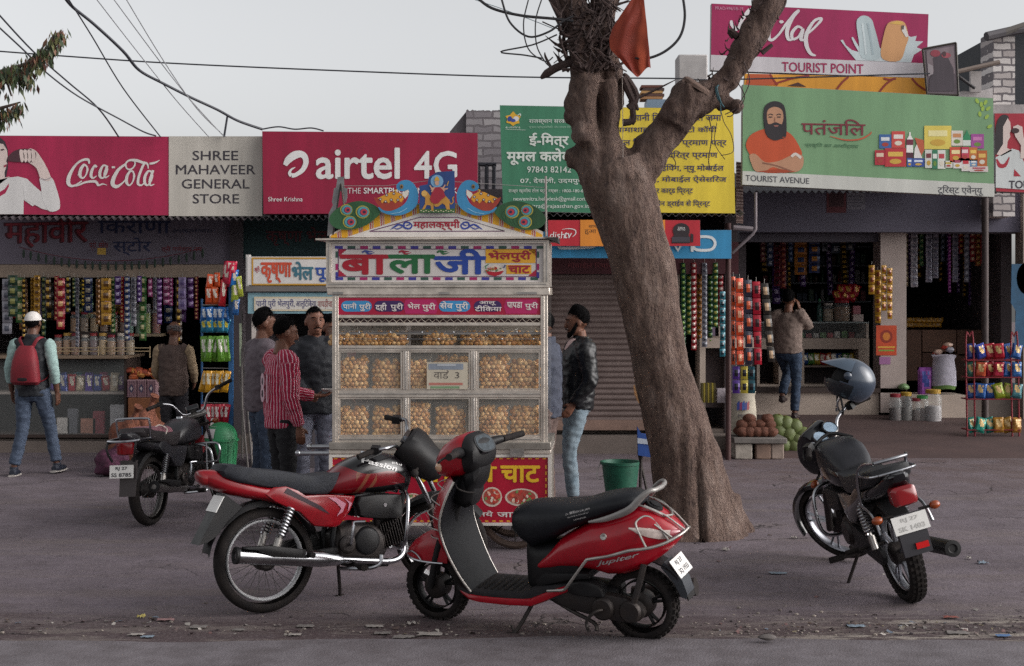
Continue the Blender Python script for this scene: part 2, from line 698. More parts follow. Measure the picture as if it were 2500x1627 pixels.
# left grocery
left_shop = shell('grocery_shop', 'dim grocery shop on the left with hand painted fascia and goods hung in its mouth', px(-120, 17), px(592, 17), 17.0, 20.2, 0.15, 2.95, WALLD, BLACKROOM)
b = MB()
b.span((px(-118, 17), 17.06, 2.24), (px(590, 17), 17.16, 2.9), WALLP)
b.build('fascia', left_shop)
b = MB()
b.span((px(-118, 17), 16.96, 2.08), (px(560, 17), 17.12, 2.232), M('#8a7a6c', 0.8, 0, 0.3, 6, 0.2, 30, dirt='#54463e'))
b.build('beam', left_shop)
a = Art(plane_at(17.058), (0, 280, 2.4985))
DKRED, DKBLU = M('#7a2530', 0.8, 0, 0.25, 6), M('#2a3050', 0.8, 0, 0.25, 6)
a.text('महावीर', (25, 610, 530, 815), M('#47141f', 0.8), 1, 0.03, slope=-0.02)
a.text('महावीर', (36, 612, 540, 812), DKRED, 2, 0.0, slope=-0.02)
a.text('किराणा', (600, 620, 1040, 725), DKBLU, 2, 0.02)
a.text('स्टोर', (690, 752, 920, 860), DKBLU, 2, 0.02)
a.text('(M)9829970721', (1058, 700, 1290, 726), DKBLU, 2)
a.text('श्री गणेशाय नमः', (985, 800, 1240, 845), DKRED, 2)
a.text('प्रो. सुरेश', (545, 770, 660, 830), DKRED, 2)
a.finish(left_shop)
# low plinth wall the counter stands on
b = MB()
b.span((px(-118, 17), 16.86, -0.02), (px(500, 17), 17.02, 0.13), PLINTH)
b.build('plinth', left_shop)

# middle bay with the shutter, the dark stall and the kiosk (one low building)
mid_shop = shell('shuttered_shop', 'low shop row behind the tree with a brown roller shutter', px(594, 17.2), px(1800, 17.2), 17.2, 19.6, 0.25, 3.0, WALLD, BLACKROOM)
b = MB()
b.span((px(596, 17.2), 17.06, 2.3), (px(1335, 17.2), 17.19, 2.96), M('#1f3638', 0.8, 0, 0.3, 3, dirt='#16282a'))
b.build('fascia', mid_shop)
a = Art(plane_at(17.056))
FADE = M('#50242a', 0.8)
a.text('कृष्णा भेल', (650, 555, 800, 600), FADE, 2, 0.03)
a.text('बिजली बिल, पानी बिल', (672, 606, 806, 624), M('#3c5458', 0.8), 2)
a.finish(mid_shop)
SHUT = M('#736460', 0.6, 0.25, 0.3, 4, 0.1, 40, dirt='#4e3f3a')
b = MB()
n = 30
z0, z1 = pz(1046, 17), pz(640, 17)
rr = []
for i in range(n * 4 + 1):
 z = z0 + (z1 - z0) * i / (n * 4)
 rr.append((17.02 - 0.022 * abs(math.sin(PI * i / 4)) , z))
xs = (px(1338, 17), px(1628, 17))
b.add([(x, y, z) for y, z in rr for x in xs], [(2 * i, 2 * i + 1, 2 * i + 3, 2 * i + 2) for i in range(len(rr) - 1)], SHUT)
sh = b.build('roller_shutter', mid_shop, sharp=60)
b = MB()
b.span((xs[0], 16.96, z0 - 0.02), (xs[1], 17.03, z0 + 0.10), M('#8a7064', 0.55, 0.25, 0.35, 5, dirt='#4b3b36'))
b.build('bottom_rail', sh)
b = MB()
for X in (1336, 1630):
 b.span((px(X, 17) - 0.04, 16.93, 0.2), (px(X, 17) + 0.04, 17.06, 2.75), RUST)
b.build('shutter_guide', mid_shop)
b = MB()
b.span((px(1338, 17), 16.9, 2.12), (px(1800, 17), 17.0, 2.5), M('#4a1d25', 0.7, 0, 0.3, 4))
b.build('valance', mid_shop)
a = Art(plane_at(16.898))
a.text('मोबाईल रिचार्ज सेन्टर', (1385, 640, 1560, 658), M('#7a3a40', 0.7), 2)
a.finish(mid_shop)
b = MB()
b.span((px(594, 17.2), 16.75, -0.03), (px(1800, 17.2), 17.18, 0.2), PLINTH)
b.build('step', mid_shop)
b = MB()
b.span((px(1640, 17), 17.02, 0.2), (px(1660, 17), 17.3, 2.4), CREAM)
b.build('pillar', mid_shop)

# right-hand store
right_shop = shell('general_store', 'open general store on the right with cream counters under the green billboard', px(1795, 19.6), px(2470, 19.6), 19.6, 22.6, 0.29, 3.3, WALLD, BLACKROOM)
b = MB()
b.span((px(1797, 19.6), 19.0, 2.72), (px(2750, 19.6), 19.58, 3.6), M('#5f5c6a', 0.85, 0, 0.3, 2.5, 0.15, 30, dirt='#454352'))
b.build('fascia', right_shop)
b = MB()
b.span((px(1797, 19.6), 19.3, 2.6), (px(2136, 19.6), 19.5, 2.715), M('#54505a', 0.8, 0, 0.3, 4))
b.build('shutter_box', right_shop)
a = Art(plane_at(18.998))
a.rect(2018, 462, 2066, 520, M('#5c2a30', .6), 1)
a.rect(2024, 470, 2060, 505, M('#3a1c22', .6), 2)
a.rect(2068, 470, 2112, 512, M('#75727c', .7), 1)
for i in range(4):
 a.rect(2072, 478 + i * 8, 2108 - 6 * (i % 2), 481 + i * 8, M('#5a5864', .7), 2)
a.finish(right_shop)
b = MB()
b.span((px(2136, 19.5), 19.2, 0.29), (px(2198, 19.5), 19.6, 3.0), M('#a89a94', 0.75, 0, 0.3, 3, 0.1, 40, dirt='#7a6c68'))
pl = b.build('pillar', right_shop)
a = Art(plane_at(19.195))
OR_, YEL = M('#c4641e', .5, 0, .15), M('#d6a03a', .5, 0, .15)
a.rect(2139, 795, 2189, 868, M('#c2461f', .5, 0, .2), 1)
a.ell(2164, 822, 15, 16, M('#8f2a18', .5), 2)
a.ell(2164, 822, 9, 10, M('#d07a2a', .5), 3)
a.rect(2143, 846, 2185, 850, YEL, 2)
a.rect(2145, 854, 2183, 858, M('#7c9a3c', .5), 2)
a.rect(2147, 872, 2174, 890, M('#a06a9a', .5), 1)
a.finish(pl)
# cream base of the platform in front of the counter
b = MB()
b.span((px(1797, 19.5), 19.25, 0.2), (px(2134, 19.5), 19.58, 0.56), CREAM)
b.build('platform', right_shop)
b = MB()
b.span((px(1795, 19.5), 19.2, 0.56), (px(2200, 19.5), 19.59, 0.62), DKWOOD)
b.build('platform_edge', right_shop)
b = MB()
b.span((px(2200, 19.5), 19.0, 0.1), (px(2330, 19.5), 19.58, 0.54), CREAM)
b.span((px(2330, 19.5), 19.05, 0.1), (px(2700, 19.5), 19.58, 0.5), PLINTH)
b.build('ledge', right_shop)
b = MB()
b.span((px(2472, 19.3), 18.9, 0.1), (px(2700, 19.3), 19.2, 3.3), M('#8b8078', 0.85, 0, 0.3, 2.2, 0.2, 30, dirt='#5f5652'))
b.build('side_pier', right_shop)
a = Art(plane_at(18.895))
a.poly([(2470, 645), (2520, 645), (2520, 850), (2476, 845), (2480, 760), (2468, 740)], M('#2c5878', .6, 0, .3, 8), 1)
a.ell(2508, 680, 26, 40, M('#a2452c', .6), 2)
a.ell(2508, 680, 26, 40, M('#c06030', .6), 2)
a.finish(right_shop)

# corrugated awning sheets along the eaves
def awning(name, label, x0, x1, yf, zf, yb, zb, m):
 b = MB()
 n = int((x1 - x0) / 0.0133)
 fr, bk = [], []
 for i in range(n + 1):
  x = x0 + (x1 - x0) * i / n
  w = 0.018 * math.sin(x * 2 * PI / 0.08)
  fr.append(Vector((x, yf + 0.012 * noise.noise(Vector((x * 3, 1, 0))), zf + w)))
  bk.append(Vector((x, yb, zb + w)))
 k = n + 1
 up = Vector((0, 0, 0.006))
 vs = fr + bk + [p + up for p in fr] + [p + up for p in bk]
 fs = [(i, i + 1, k + i + 1, k + i) for i in range(n)] + [(2 * k + i, 2 * k + i + 1, 3 * k + i + 1, 3 * k + i) for i in range(n)] + [(i, i + 1, 2 * k + i + 1, 2 * k + i) for i in range(n)]
 b.add(vs, fs, m)
 return tag(b.build(name, loc=((x0 + x1) / 2, yf, zf)), label, 'awning')

TIN = M('#4d474b', 0.6, 0.4, 0.4, 5, dirt='#38302e')
awning('corrugated_awning', 'grey corrugated awning edge under the red and white boards on the left', px(-90, 15.9), px(1340, 15.9), 15.82, pz(536, 15.9), 17.4, 3.02, TIN)
awning('corrugated_awning', 'grey corrugated awning edge under the green and yellow boards', px(1345, 15.9), px(1815, 15.9), 15.8, pz(527, 15.9), 17.4, 3.05, TIN)
awning('corrugated_awning', 'dark corrugated sheet under the green billboard on the right', px(1812, 16.6), px(2440, 16.6), 16.4, pz(470, 16.4), 19.1, 3.5, M('#3b3840', 0.6, 0.4, 0.4, 5))
# brown corrugated sheet standing on edge beside the yellow board
b = MB()
yy0 = 16.1
st = []
for i in range(61):
 z = pz(545, yy0) + (pz(395, yy0) - pz(545, yy0)) * i / 60
 w = 0.014 * math.sin(i / 60 * 18 * 2 * PI)
 st.append((px(1797, yy0), yy0 + w, z, px(1818, yy0), yy0 + 0.1 + w))
b.add([q for s in st for q in ((s[0], s[1], s[2]), (s[3], s[4], s[2]))], [(2 * i, 2 * i + 1, 2 * i + 3, 2 * i + 2) for i in range(60)], RUST)
tag(b.build('corrugated_sheet', loc=(px(1807, yy0), yy0, pz(545, yy0))), 'rusty corrugated sheet on edge at the right end of the yellow board', 'metal sheet')

# gutter pipe and bracket right of the kiosk
b = MB()
b.tube([at(1845, 470, 16.0), at(1845, 560, 16.0), at(1838, 572, 16.0), at(1788, 618, 16.1)], 0.018, M('#7d7478', .5, .3), 8)
b.tube([at(1790, 556, 16.0), at(1838, 560, 16.0)], 0.03, M('#7d7478', .5, .3), 8)
tag(b.build('gutter_pipe', loc=at(1845, 560, 16)), 'grey angled gutter pipe beside the rusty corrugated sheet', 'pipe')
b = MB()
b.tube([(px(1778, 16.1), 16.1, -0.02), (px(1778, 16.1), 16.1, pz(545, 16.1))], 0.032, M('#3c2526', 0.55, 0.3, 0.4, 9, dirt='#5a4038'), 12)
tag(b.build('iron_post', loc=(px(1778, 16.1), 16.1, 0)), 'dark maroon iron post at the corner of the kiosk right of the tree', 'post')
b = MB()
b.tube([(px(2405, 18.4), 18.4, 0.1), (px(2405, 18.4), 18.4, 3.5)], 0.045, M('#4a3f3e', 0.6, 0.3, 0.4, 9), 12)
tag(b.build('iron_post', loc=(px(2405, 18.4), 18.4, 0.1)), 'dark iron post behind the red wire rack at the far right', 'post')

# things on the roofs
def brickwall(name, label, x0, x1, y0, y1, z0, z1, seed, c1='#a8a3a4', c2='#7c767a'):
 m = bpy.data.materials.new('brick')
 m.use_nodes = True
 nt = m.node_tree
 bs = nt.nodes['Principled BSDF']
 br = nt.nodes.new('ShaderNodeTexBrick')
 br.inputs['Color1'].default_value = lin(c1) + (1,)
 br.inputs['Color2'].default_value = lin(c2) + (1,)
 br.inputs['Mortar'].default_value = lin('#6e686b') + (1,)
 br.inputs['Scale'].default_value = 1
 br.inputs['Brick Width'].default_value = 0.24
 br.inputs['Row Height'].default_value = 0.095
 br.inputs['Mortar Size'].default_value = 0.012
 tc = nt.nodes.new('ShaderNodeTexCoord')
 mp = nt.nodes.new('ShaderNodeMapping')
 mp.inputs['Rotation'].default_value = (R(90), 0, 0)
 nd = nt.nodes.new('ShaderNodeTexNoise')
 nd.inputs['Scale'].default_value = 9
 va = nt.nodes.new('ShaderNodeVectorMath')
 va.operation = 'MULTIPLY_ADD'
 va.inputs[1].default_value = (0.05, 0.05, 0.05)
 nt.links.new(tc.outputs['Object'], nd.inputs['Vector'])
 nt.links.new(nd.outputs['Color'], va.inputs[0])
 nt.links.new(tc.outputs['Object'], va.inputs[2])
 nt.links.new(va.outputs[0], mp.inputs['Vector'])
 nt.links.new(mp.outputs[0], br.inputs['Vector'])
 nt.links.new(br.outputs['Color'], bs.inputs['Base Color'])
 bp = nt.nodes.new('ShaderNodeBump')
 bp.inputs['Distance'].default_value = 0.02
 nt.links.new(br.outputs['Fac'], bp.inputs['Height'])
 bp.invert = True
 nt.links.new(bp.outputs['Normal'], bs.inputs['Normal'])
 bs.inputs['Roughness'].default_value = 0.9
 b = MB()
 n = 24
 pts = [(x0, z0)] + [(lerp(x0, x1, i / n), z1 + 0.03 * noise.noise(Vector((i * 0.6, seed, 0)))) for i in range(n + 1)] + [(x1, z0)]
 b.prism([(x, y0, z) for x, z in pts], (0, y1 - y0, 0), m)
 return tag(b.build(name, loc=((x0 + x1) / 2, y0, z0)), label, 'wall')

brickwall('brick_wall', 'grey whitewashed brick parapet between the red phone board and the green board', px(1138, 18), px(1230, 18), 18, 18.25, 2.9, pz(270, 18), 1)
b = MB()
b.prism([at(1098, 322, 18.1), at(1139, 272, 18.1), at(1139, 480, 18.1), at(1098, 480, 18.1)], (0, 0.5, 0), M('#6e696c', 0.9, 0, 0.4, 5, 0.3, 20))
tag(b.build('wall_stub', loc=at(1120, 480, 18.1)), 'sloping grey rubble wall end beside the whitewashed brick parapet', 'wall')
b = MB()
for X in (1168, 1188, 1206):
 b.tube([at(X, 480, 17.4), at(X, 402, 17.4)], 0.025, M('#2b2c33', .6, .3), 6)
b.tube([at(1164, 402, 17.4), at(1212, 402, 17.4)], 0.025, M('#2b2c33', .6, .3), 6)
tag(b.build('roof_railing', loc=at(1188, 480, 17.4)), 'short dark roof railing below the whitewashed brick parapet', 'railing')
b = MB()
b.span((px(1656, 19), 19, 2.9), (px(1728, 19), 19.4, pz(133, 19)), M('#a8a4a2', 0.9, 0, 0.35, 5, 0.2, 30, dirt='#7a7474'))
tag(b.build('concrete_pillar', loc=(px(1690, 19), 19, 2.9), bev=0.02), 'bare grey concrete pillar on the roof left of the ice cream billboard', 'pillar')
t = thing('water_tank', 'small blue grey roof tank under a brick stack behind the tree fork', 'tank', at(1600, 265, 18.2))
b = MB()
b.span((px(1580, 18.2), 18.2, pz(300, 18.2)), (px(1645, 18.2), 18.6, pz(243, 18.2)), M('#7f93a6', .5))
b.build('body', t)
b = MB()
for i in range(5):
 b.span((px(1566 + 4 * (i % 2), 18.3), 18.3, pz(242 - 7 * i, 18.3)), (px(1618 + 4 * (i % 2), 18.3), 18.6, pz(242 - 7 * i - 6, 18.3)), M(['#a2754e', '#5d4038', '#b48a58', '#4c3a38', '#6a4238'][i], .8))
b.build('brick_stack', t)

brickwall('brick_pier', 'tall whitewashed brick pier at the right end of the roofs', px(2425, 18.5), px(2478, 18.5), 18.5, 19.0, 2.9, pz(78, 18.5), 5, '#d3cdca', '#a79e9c')
t = thing('roof_shed', 'dark tarpaulin shed behind the whitewashed brick pier', 'shed', (px(2440, 19.5), 19.5, 3.2))
b = MB()
b.prism([at(2392, 105, 19.6), at(2432, 86, 19.6), at(2700, 60, 19.6), at(2700, 300, 19.6), at(2402, 222, 19.6)], (0, 2, 0), M('#2c3036', .7, 0, .3, 3, .2, 10))
b.build('tarpaulin', t)
b = MB()
b.prism([at(2478, 78, 18.6), at(2700, 66, 18.6), at(2700, 262, 18.6), at(2476, 262, 18.6)], (0, .2, 0), M('#23272e', .7, 0, .3, 3, .2, 10))
b.build('front_sheet', t)
b = MB()
b.tube([at(2408, 90, 18.3), at(2470, 76, 18.4), at(2560, 62, 18.4)], 0.06, M('#4e4a4e', .7), 8)
b.tube([at(2440, 84, 18.35), at(2500, 64, 18.4), at(2560, 58, 18.4)], 0.05, M('#57524e', .7), 8)
b.build('ridge_pole', t)
b = MB()
b.prism([at(2330, 232, 18.4), at(2350, 222, 18.4), at(2380, 226, 18.4), at(2424, 214, 18.4), at(2424, 330, 18.4), at(2330, 330, 18.4)], (0, .4, 0), M('#b9b3b2', .9, 0, .3, 4, .3, 20))
b.span((px(2424, 18.4), 18.42, pz(345, 18.4)), (px(2620, 18.4), 18.49, pz(255, 18.4)), M('#aca5a4', .9, 0, .3, 4, .3, 20))
tag(b.build('parapet_wall', loc=at(2390, 330, 18.4)), 'whitewashed rubble parapet above the right end of the green billboard', 'wall')
b = MB()
b.tube([at(2336, 176, 18.2), at(2440, 152, 18.2)], 0.03, M('#7c6e66', .6), 8)
b.tube([at(2336, 184, 18.25), at(2380, 216, 18.25)], 0.022, M('#3a3638', .6), 8)
b.span((px(2370, 18.3), 18.3, pz(225, 18.3)), (px(2396, 18.3), 18.36, pz(174, 18.3)), M('#a9a2a0', .8))
tag(b.build('pipe_rack', loc=at(2380, 216, 18.25)), 'thin pipes propped between the leaning framed poster and the brick pier', 'pipe')

# ---------------------------------------------------------------- signboards
def K(h, var=0.1, rough=0.5):
 return M(h, rough, 0, var * 1.7, 3.5, .45, 2.2, streak=True)

WHT, SKIN_, REDC = K('#cfcac6', .12), K('#d8c6bf'), K('#a52049', .14)

def board(name, label, quad, Y, front, thick=0.12, cat='signboard', rim=None, frame=None):
 t = thing(name, label, cat, at((quad[0][0] + quad[2][0]) / 2, quad[2][1], Y))
 b = MB()
 b.prism([at(p[0], p[1], Y) for p in quad], (0, thick, 0), rim or M('#8f8a88', .5, .3))
 b.build('box', t)
 b = MB()
 c = sum((Vector((p[0], p[1], 0)) for p in quad), Vector()) / 4
 b.prism([at(c.x + (p[0] - c.x) * .998, c.y + (p[1] - c.y) * .994, Y) + Vector((0, -.004, 0)) for p in quad], (0, .003, 0), front)
 b.build('face', t)
 if frame:
  b = MB()
  for i in range(4):
   p, q = at(*quad[i], Y - .004), at(*quad[(i + 1) % 4], Y - .004)
   b.tube([p, q], .012, frame, 4)
  b.build('frame', t)
 return t

def drinker(a, dx=0, sc=1.0, mirror=False):
 """printed woman drinking from a bottle, in left signboard units"""
 def T(pts):
  return [(dx + x * sc, y) for x, y in pts]
 a.part = 'picture'
 HAIR, GREY = K('#3a3038'), K('#a39a9c')
 WH = K('#d3d0ce')
 a.poly(T([(-60, 140), (0, 140), (30, 165), (48, 215), (48, 330), (30, 420), (-60, 420)]), HAIR, 1)
 a.poly(T([(-60, 170), (20, 180), (42, 215), (48, 255), (38, 285), (44, 300), (36, 330), (28, 350), (30, 385), (60, 378), (-60, 470)]), SKIN_, 2)
 a.poly(T([(0, 215), (22, 208), (30, 216), (10, 222)]), K('#5a4448'), 3)
 a.poly(T([(22, 312), (42, 302), (40, 318), (26, 324)]), K('#9a3c4c'), 3)
 a.poly(T([(-60, 430), (-10, 400), (50, 385), (110, 378), (165, 392), (205, 430), (250, 470), (255, 520), (200, 560), (145, 520), (144, 608), (-60, 608)]), WH, 2)
 a.poly(T([(140, 430), (200, 432), (250, 470), (330, 470), (365, 520), (366, 575), (325, 592), (255, 575), (150, 515)]), WH, 3, 0)
 a.poly(T([(245, 380), (315, 385), (345, 450), (366, 530), (360, 580), (300, 590), (262, 520), (252, 450)]), WH, 4, 3)
 a.poly(T([(150, 225), (185, 208), (220, 222), (250, 260), (290, 330), (312, 400), (252, 395), (225, 330), (180, 295), (150, 280)]), SKIN_, 5, 3)
 a.poly(T([(48, 262), (90, 222), (150, 208), (205, 218), (222, 248), (200, 290), (130, 290), (60, 285)]), K('#4c2c34'), 6, 3)
 for k in range(4):
  a.poly(T([(120 + k * 24, 222), (140 + k * 24, 218), (152 + k * 22, 262), (140 + k * 22, 290), (128 + k * 22, 284)]), SKIN_, 7, 3)
 a.poly(T([(-60, 480), (-10, 478), (30, 455), (55, 420), (54, 440), (34, 480), (0, 500), (-60, 505)]), REDC, 3)
 a.stroke(T([(255, 390), (280, 398), (312, 385)]), 3, GREY, 6)

t = board('shop_sign', 'long red soft drink board with a white name panel above the left grocery', [(-60, 331), (640, 335), (640, 528), (-60, 524)], 15.9, REDC, .18)
a = Art(plane_at(15.893), (0, 280, 2.4985))
drinker(a)
a.part = 'picture'
a.rect(1030, 133, 1600, 620, K('#c2bcb2', .14), 1)
a.part = 'logo'
LW = K('#d9d4d0')
a.stroke([(545, 300), (538, 276), (505, 278), (470, 300), (440, 340), (420, 385), (418, 420), (436, 436), (462, 430), (500, 405)], [5, 8, 7, 6, 9, 12, 12, 8, 5, 3], LW, 2)
a.stroke([(478, 372), (490, 330), (512, 305), (528, 312)], [4, 5, 5, 3], LW, 2)
a.stroke([(430, 432), (470, 434), (520, 414), (575, 408), (592, 418), (600, 432), (628, 424), (655, 432)], [2, 5, 6, 8, 8, 6, 4, 1], LW, 2)
a.stroke([(590, 322), (578, 312), (560, 345), (556, 376), (570, 388), (590, 374)], [7, 6, 9, 9, 5, 2], LW, 2)
for cx in (512, 632):
 a.stroke([(cx + 20, 315), (cx - 2, 312), (cx - 20, 345), (cx - 22, 376), (cx - 6, 388), (cx + 12, 370), (cx + 22, 335), (cx + 16, 312)], [5, 6, 9, 9, 5, 4, 7 if cx != 575 else 2, 4 if cx != 575 else 1], LW, 2)
a.stroke([(655, 312), (640, 360), (642, 385), (668, 372)], [7, 8, 5, 2], LW, 2)
a.rect(682, 316, 702, 328, LW, 2)
a.stroke([(905, 330), (898, 300), (868, 292), (830, 280), (790, 280), (768, 300), (775, 330), (800, 334), (822, 310), (820, 286), (790, 275)], [3, 6, 8, 9, 6, 5, 5, 5, 5, 4, 2], LW, 2)
a.stroke([(770, 300), (725, 335), (695, 385), (688, 425), (712, 440), (745, 420), (775, 388)], [5, 9, 12, 13, 10, 5, 3], LW, 2)
a.stroke([(912, 300), (932, 298), (955, 290), (974, 278)], [5, 7, 5, 1], LW, 2)
for cx, w in ((795, 9), (905, 9)):
 a.stroke([(cx + 22, 350), (cx, 346), (cx - 20, 378), (cx - 22, 415), (cx - 6, 432), (cx + 14, 412), (cx + 24, 375), (cx + 16, 346)], [5, 6, w, w, 5, 4, 7, 4], LW, 2)
a.stroke([(905, 305), (880, 300), (850, 370), (842, 420), (862, 432), (885, 412)], [2, 7, 8, 8, 5, 2], LW, 2)
a.stroke([(935, 340), (915, 400), (918, 432), (942, 425)], [7, 8, 5, 2], LW, 2)
INK = K('#37323a')
for s, y in (('SHREE', 222), ('MAHAVEER', 308), ('GENERAL', 395), ('STORE', 486)):
 w = {'SHREE': (1176, 1453), 'MAHAVEER': (1074, 1558), 'GENERAL': (1110, 1522), 'STORE': (1177, 1458)}[s]
 a.text(s, (w[0], y, w[1], y + 57), INK, 3, .012)
a.finish(t)

RED2 = K('#8f0f36', .12)
t = board('shop_sign', 'red mobile phone board with white lettering above the snack cart', [(640, 321), (1166, 325), (1166, 522), (643, 523)], 15.75, RED2, .3, rim=M('#7a3a48', .5))
a = Art(plane_at(15.743), (600, 280, 2.4985))
W2 = K('#dcdad8')
a.text('airtel', (432, 207, 935, 390), W2, 2, .03)
a.text('4G', (1030, 226, 1286, 390), W2, 2, .025)
a.part = 'logo'
a.stroke([(240, 310), (262, 275), (300, 248), (338, 242), (362, 262), (366, 300), (345, 340), (305, 368), (280, 372)], [12, 22, 24, 20, 18, 16, 14, 12, 14], W2, 2)
a.stroke([(280, 372), (268, 358), (278, 336), (302, 322)], [14, 10, 6, 2], W2, 2)
a.text('THE', (622, 448, 702, 482), W2, 2, -.008)
a.text('SMARTPHONE NETWORK', (720, 447, 1290, 482), W2, 2, .02)
a.text('Shree Krishna', (137, 503, 347, 530), W2, 2)
a.finish(t)

GRN, YEL2, NAVY = K('#3c7a5c', .14), K('#dcc23a', .14), K('#27265c')
t = board('shop_sign', 'green service centre board with white Hindi lettering left of the tree', [(1220, 257), (1486, 262), (1486, 522), (1228, 515)], 15.8, GRN, .34, rim=M('#b9bbb8', .5, 0))
a = Art(plane_at(15.793), (1180, 230, 3.2955))
W3 = K('#d2d8d0')
a.part = 'logo'
a.poly([(240, 138), (262, 165), (300, 178), (285, 210), (292, 235), (262, 240), (240, 258), (215, 238), (185, 230), (192, 200), (178, 178), (215, 168)], K('#d8a830'), 1)
a.ell(212, 200, 18, 22, K('#2c3f8c'), 2, 20)
a.ell(262, 200, 24, 20, K('#d9d7d8'), 2, -20)
a.ell(240, 212, 20, 14, K('#3b4b98'), 3, 10)
a.stroke([(275, 172), (298, 160), (300, 178)], 3, W3, 3)
a.text('e-mitra', (180, 258, 297, 276), W3, 2)
a.stroke([(178, 284), (340, 290)], 1.2, W3, 2, 0)
a.text('राजस्थान सरकार', (368, 205, 700, 245), W3, 2, .01)
a.text('सूचना प्रौद्योगिकी और संचार विभाग', (368, 256, 740, 278), K('#9cc0a8'), 2)
a.text('ई-मित्र', (370, 315, 685, 435), W3, 2, .045)
a.text('मूमल कलेक्शन', (190, 440, 880, 568), W3, 2, .05)
a.text('97843 82142', (353, 583, 706, 632), W3, 2, .012)
a.text('07, देवाली, उदयपुर', (298, 672, 790, 728), W3, 2, .015)
a.text('राज्य स्तरीय टोल फ्री नम्बर : 1800-180-6127', (202, 760, 860, 800), W3, 2, .004)
a.text('newemitra.helpdesk@gmail.com', (243, 825, 826, 868), W3, 2)
a.text('emitra@rajaasthan.gov.in', (330, 884, 850, 926), W3, 2)
a.finish(t)

t = board('shop_sign', 'yellow services board with dark blue Hindi lettering behind the tree fork', [(1488, 262), (1790, 266), (1795, 522), (1488, 519)], 15.8, YEL2, .34, rim=M('#8d8240', .5, 0))
a = Art(plane_at(15.793), (1180, 230, 3.2955))
for s, x0, x1, y0, y1 in (('/ पानी बिजली के बिल जमा', 1170, 1915, 150, 215), ('भामाशाह कार्ड, फोटो कॉपी', 1060, 1880, 255, 322), ('मूल निवास, जाति प्रमाण पत्र', 1080, 1958, 355, 430),
                          ('आवेदन, चरित्र प्रमाण', 1230, 1885, 455, 530), ('टाईपिंग, न्यू मोबाईल', 1380, 1935, 562, 632), ('रिचार्ज, मोबाईल ऐसेसरिज', 1180, 1957, 655, 722),
                          ('आधार कार्ड प्रिन्ट', 1290, 1688, 745, 812), ('पेन ड्राईव से प्रिन्ट', 1395, 1826, 850, 915)):
 a.text(s, (x0, y0, x1, y1), NAVY, 2, .016)
a.finish(t)

t = board('shop_sign', 'long sky blue phone board over the roller shutter', [(1290, 566), (1786, 562), (1786, 632), (1290, 630)], 15.9, K('#2f86b4', .14), .12)
a = Art(plane_at(15.893))
W4 = K('#d6dadc')
a.stroke([(1690, 615), (1690, 595), (1700, 580), (1735, 580), (1746, 595), (1735, 610), (1700, 610), (1690, 597)], 3.4, W4, 2, 5)
for k in range(1):
 a.stroke([(1635, 578), (1655, 612), (1675, 578)], 3.6, W4, 2, 0)
 a.stroke([(1612, 578), (1612, 612)], 3.6, W4, 2, 0)
 a.stroke([(1555, 578), (1580, 612), (1604, 578)], 3.6, W4, 2, 0)
a.stroke([(1365, 600), (1372, 606), (1440, 604), (1452, 600)], 3.4, W4, 2, 5)
a.finish(t)
t = board('shop_sign', 'red and orange satellite television board hung over the sky blue one', [(1338, 538), (1709, 538), (1710, 601), (1338, 601)], 15.72, K('#b3222f', .12), .05)
a = Art(plane_at(15.713), (1180, 230, 3.2955))
a.rect(780, 1013, 1462, 1224, K('#d9862c', .12), 1)
a.part = 'logo'
a.text('dish', (535, 1108, 655, 1162), W2, 2, .0, .1)
a.text('tv', (655, 1112, 712, 1160), W2, 2, .02, .25)
a.stroke([(632, 1090), (690, 1083), (738, 1095), (742, 1125), (715, 1150)], [1, 3, 4, 4, 1], W2, 2)
DK = K('#5a3a1e')
a.text('साथ देखो,', (848, 1045, 1010, 1082), DK, 2)
a.text('हुआ पूरा', (815, 1090, 1000, 1130), DK, 2)
a.part = 'picture'
GB = K('#2a2024')
a.ell(1593, 1100, 68, 62, GB, 2)
a.poly([(1535, 1120), (1650, 1120), (1665, 1200), (1515, 1200)], GB, 3)
a.rect(1517, 1150, 1662, 1190, K('#3f3c44'), 4)
a.poly([(1668, 1120), (1690, 1130), (1688, 1195), (1668, 1190)], GB, 3)
a.text('DISH', (1568, 1070, 1620, 1084), W2, 4, .02)
a.text('NXT HD', (1562, 1086, 1625, 1099), W2, 4, .01)
a.finish(t)

# ice cream board
MAG = K('#a01c55', .12)
t = board('billboard', 'magenta and white ice cream billboard tilted above the right-hand shops', [(1737, 9), (2267, 35), (2262, 192), (1735, 172)], 16.3, MAG, .1, 'billboard')
a = Art(plane_at(16.293), (1700, 0, 2.975))
a.poly([(106, 400), (1645, 460), (1668, 568), (104, 512)], K('#c9c4c8', .1), 1)
a.text('TOURIST POINT', (622, 452, 1212, 520), K('#9c1c50'), 3, .025, slope=.03)
a.part = 'logo'
LV = K('#dcd8da')
a.stroke([(252, 150), (262, 185), (300, 215), (330, 150), (378, 85), (398, 70)], [8, 14, 10, 12, 16, 10], LV, 2)
a.stroke([(395, 220), (380, 190), (410, 170), (440, 200), (430, 270), (480, 250)], [6, 10, 10, 12, 12, 5], LV, 2)
a.stroke([(540, 200), (525, 270), (550, 292), (600, 250), (650, 180), (720, 100), (745, 80), (700, 130), (660, 220), (668, 285), (700, 290)], [10, 14, 10, 8, 10, 14, 8, 12, 15, 12, 4], LV, 2)
a.stroke([(770, 210), (735, 195), (695, 240), (700, 285), (740, 270), (775, 215), (760, 285), (790, 290)], [8, 9, 13, 10, 8, 10, 14, 4], LV, 2)
a.stroke([(785, 270), (850, 210), (905, 150), (900, 135), (850, 160), (800, 250), (800, 330), (830, 390), (868, 405)], [4, 8, 10, 9, 10, 15, 15, 12, 5], LV, 2)
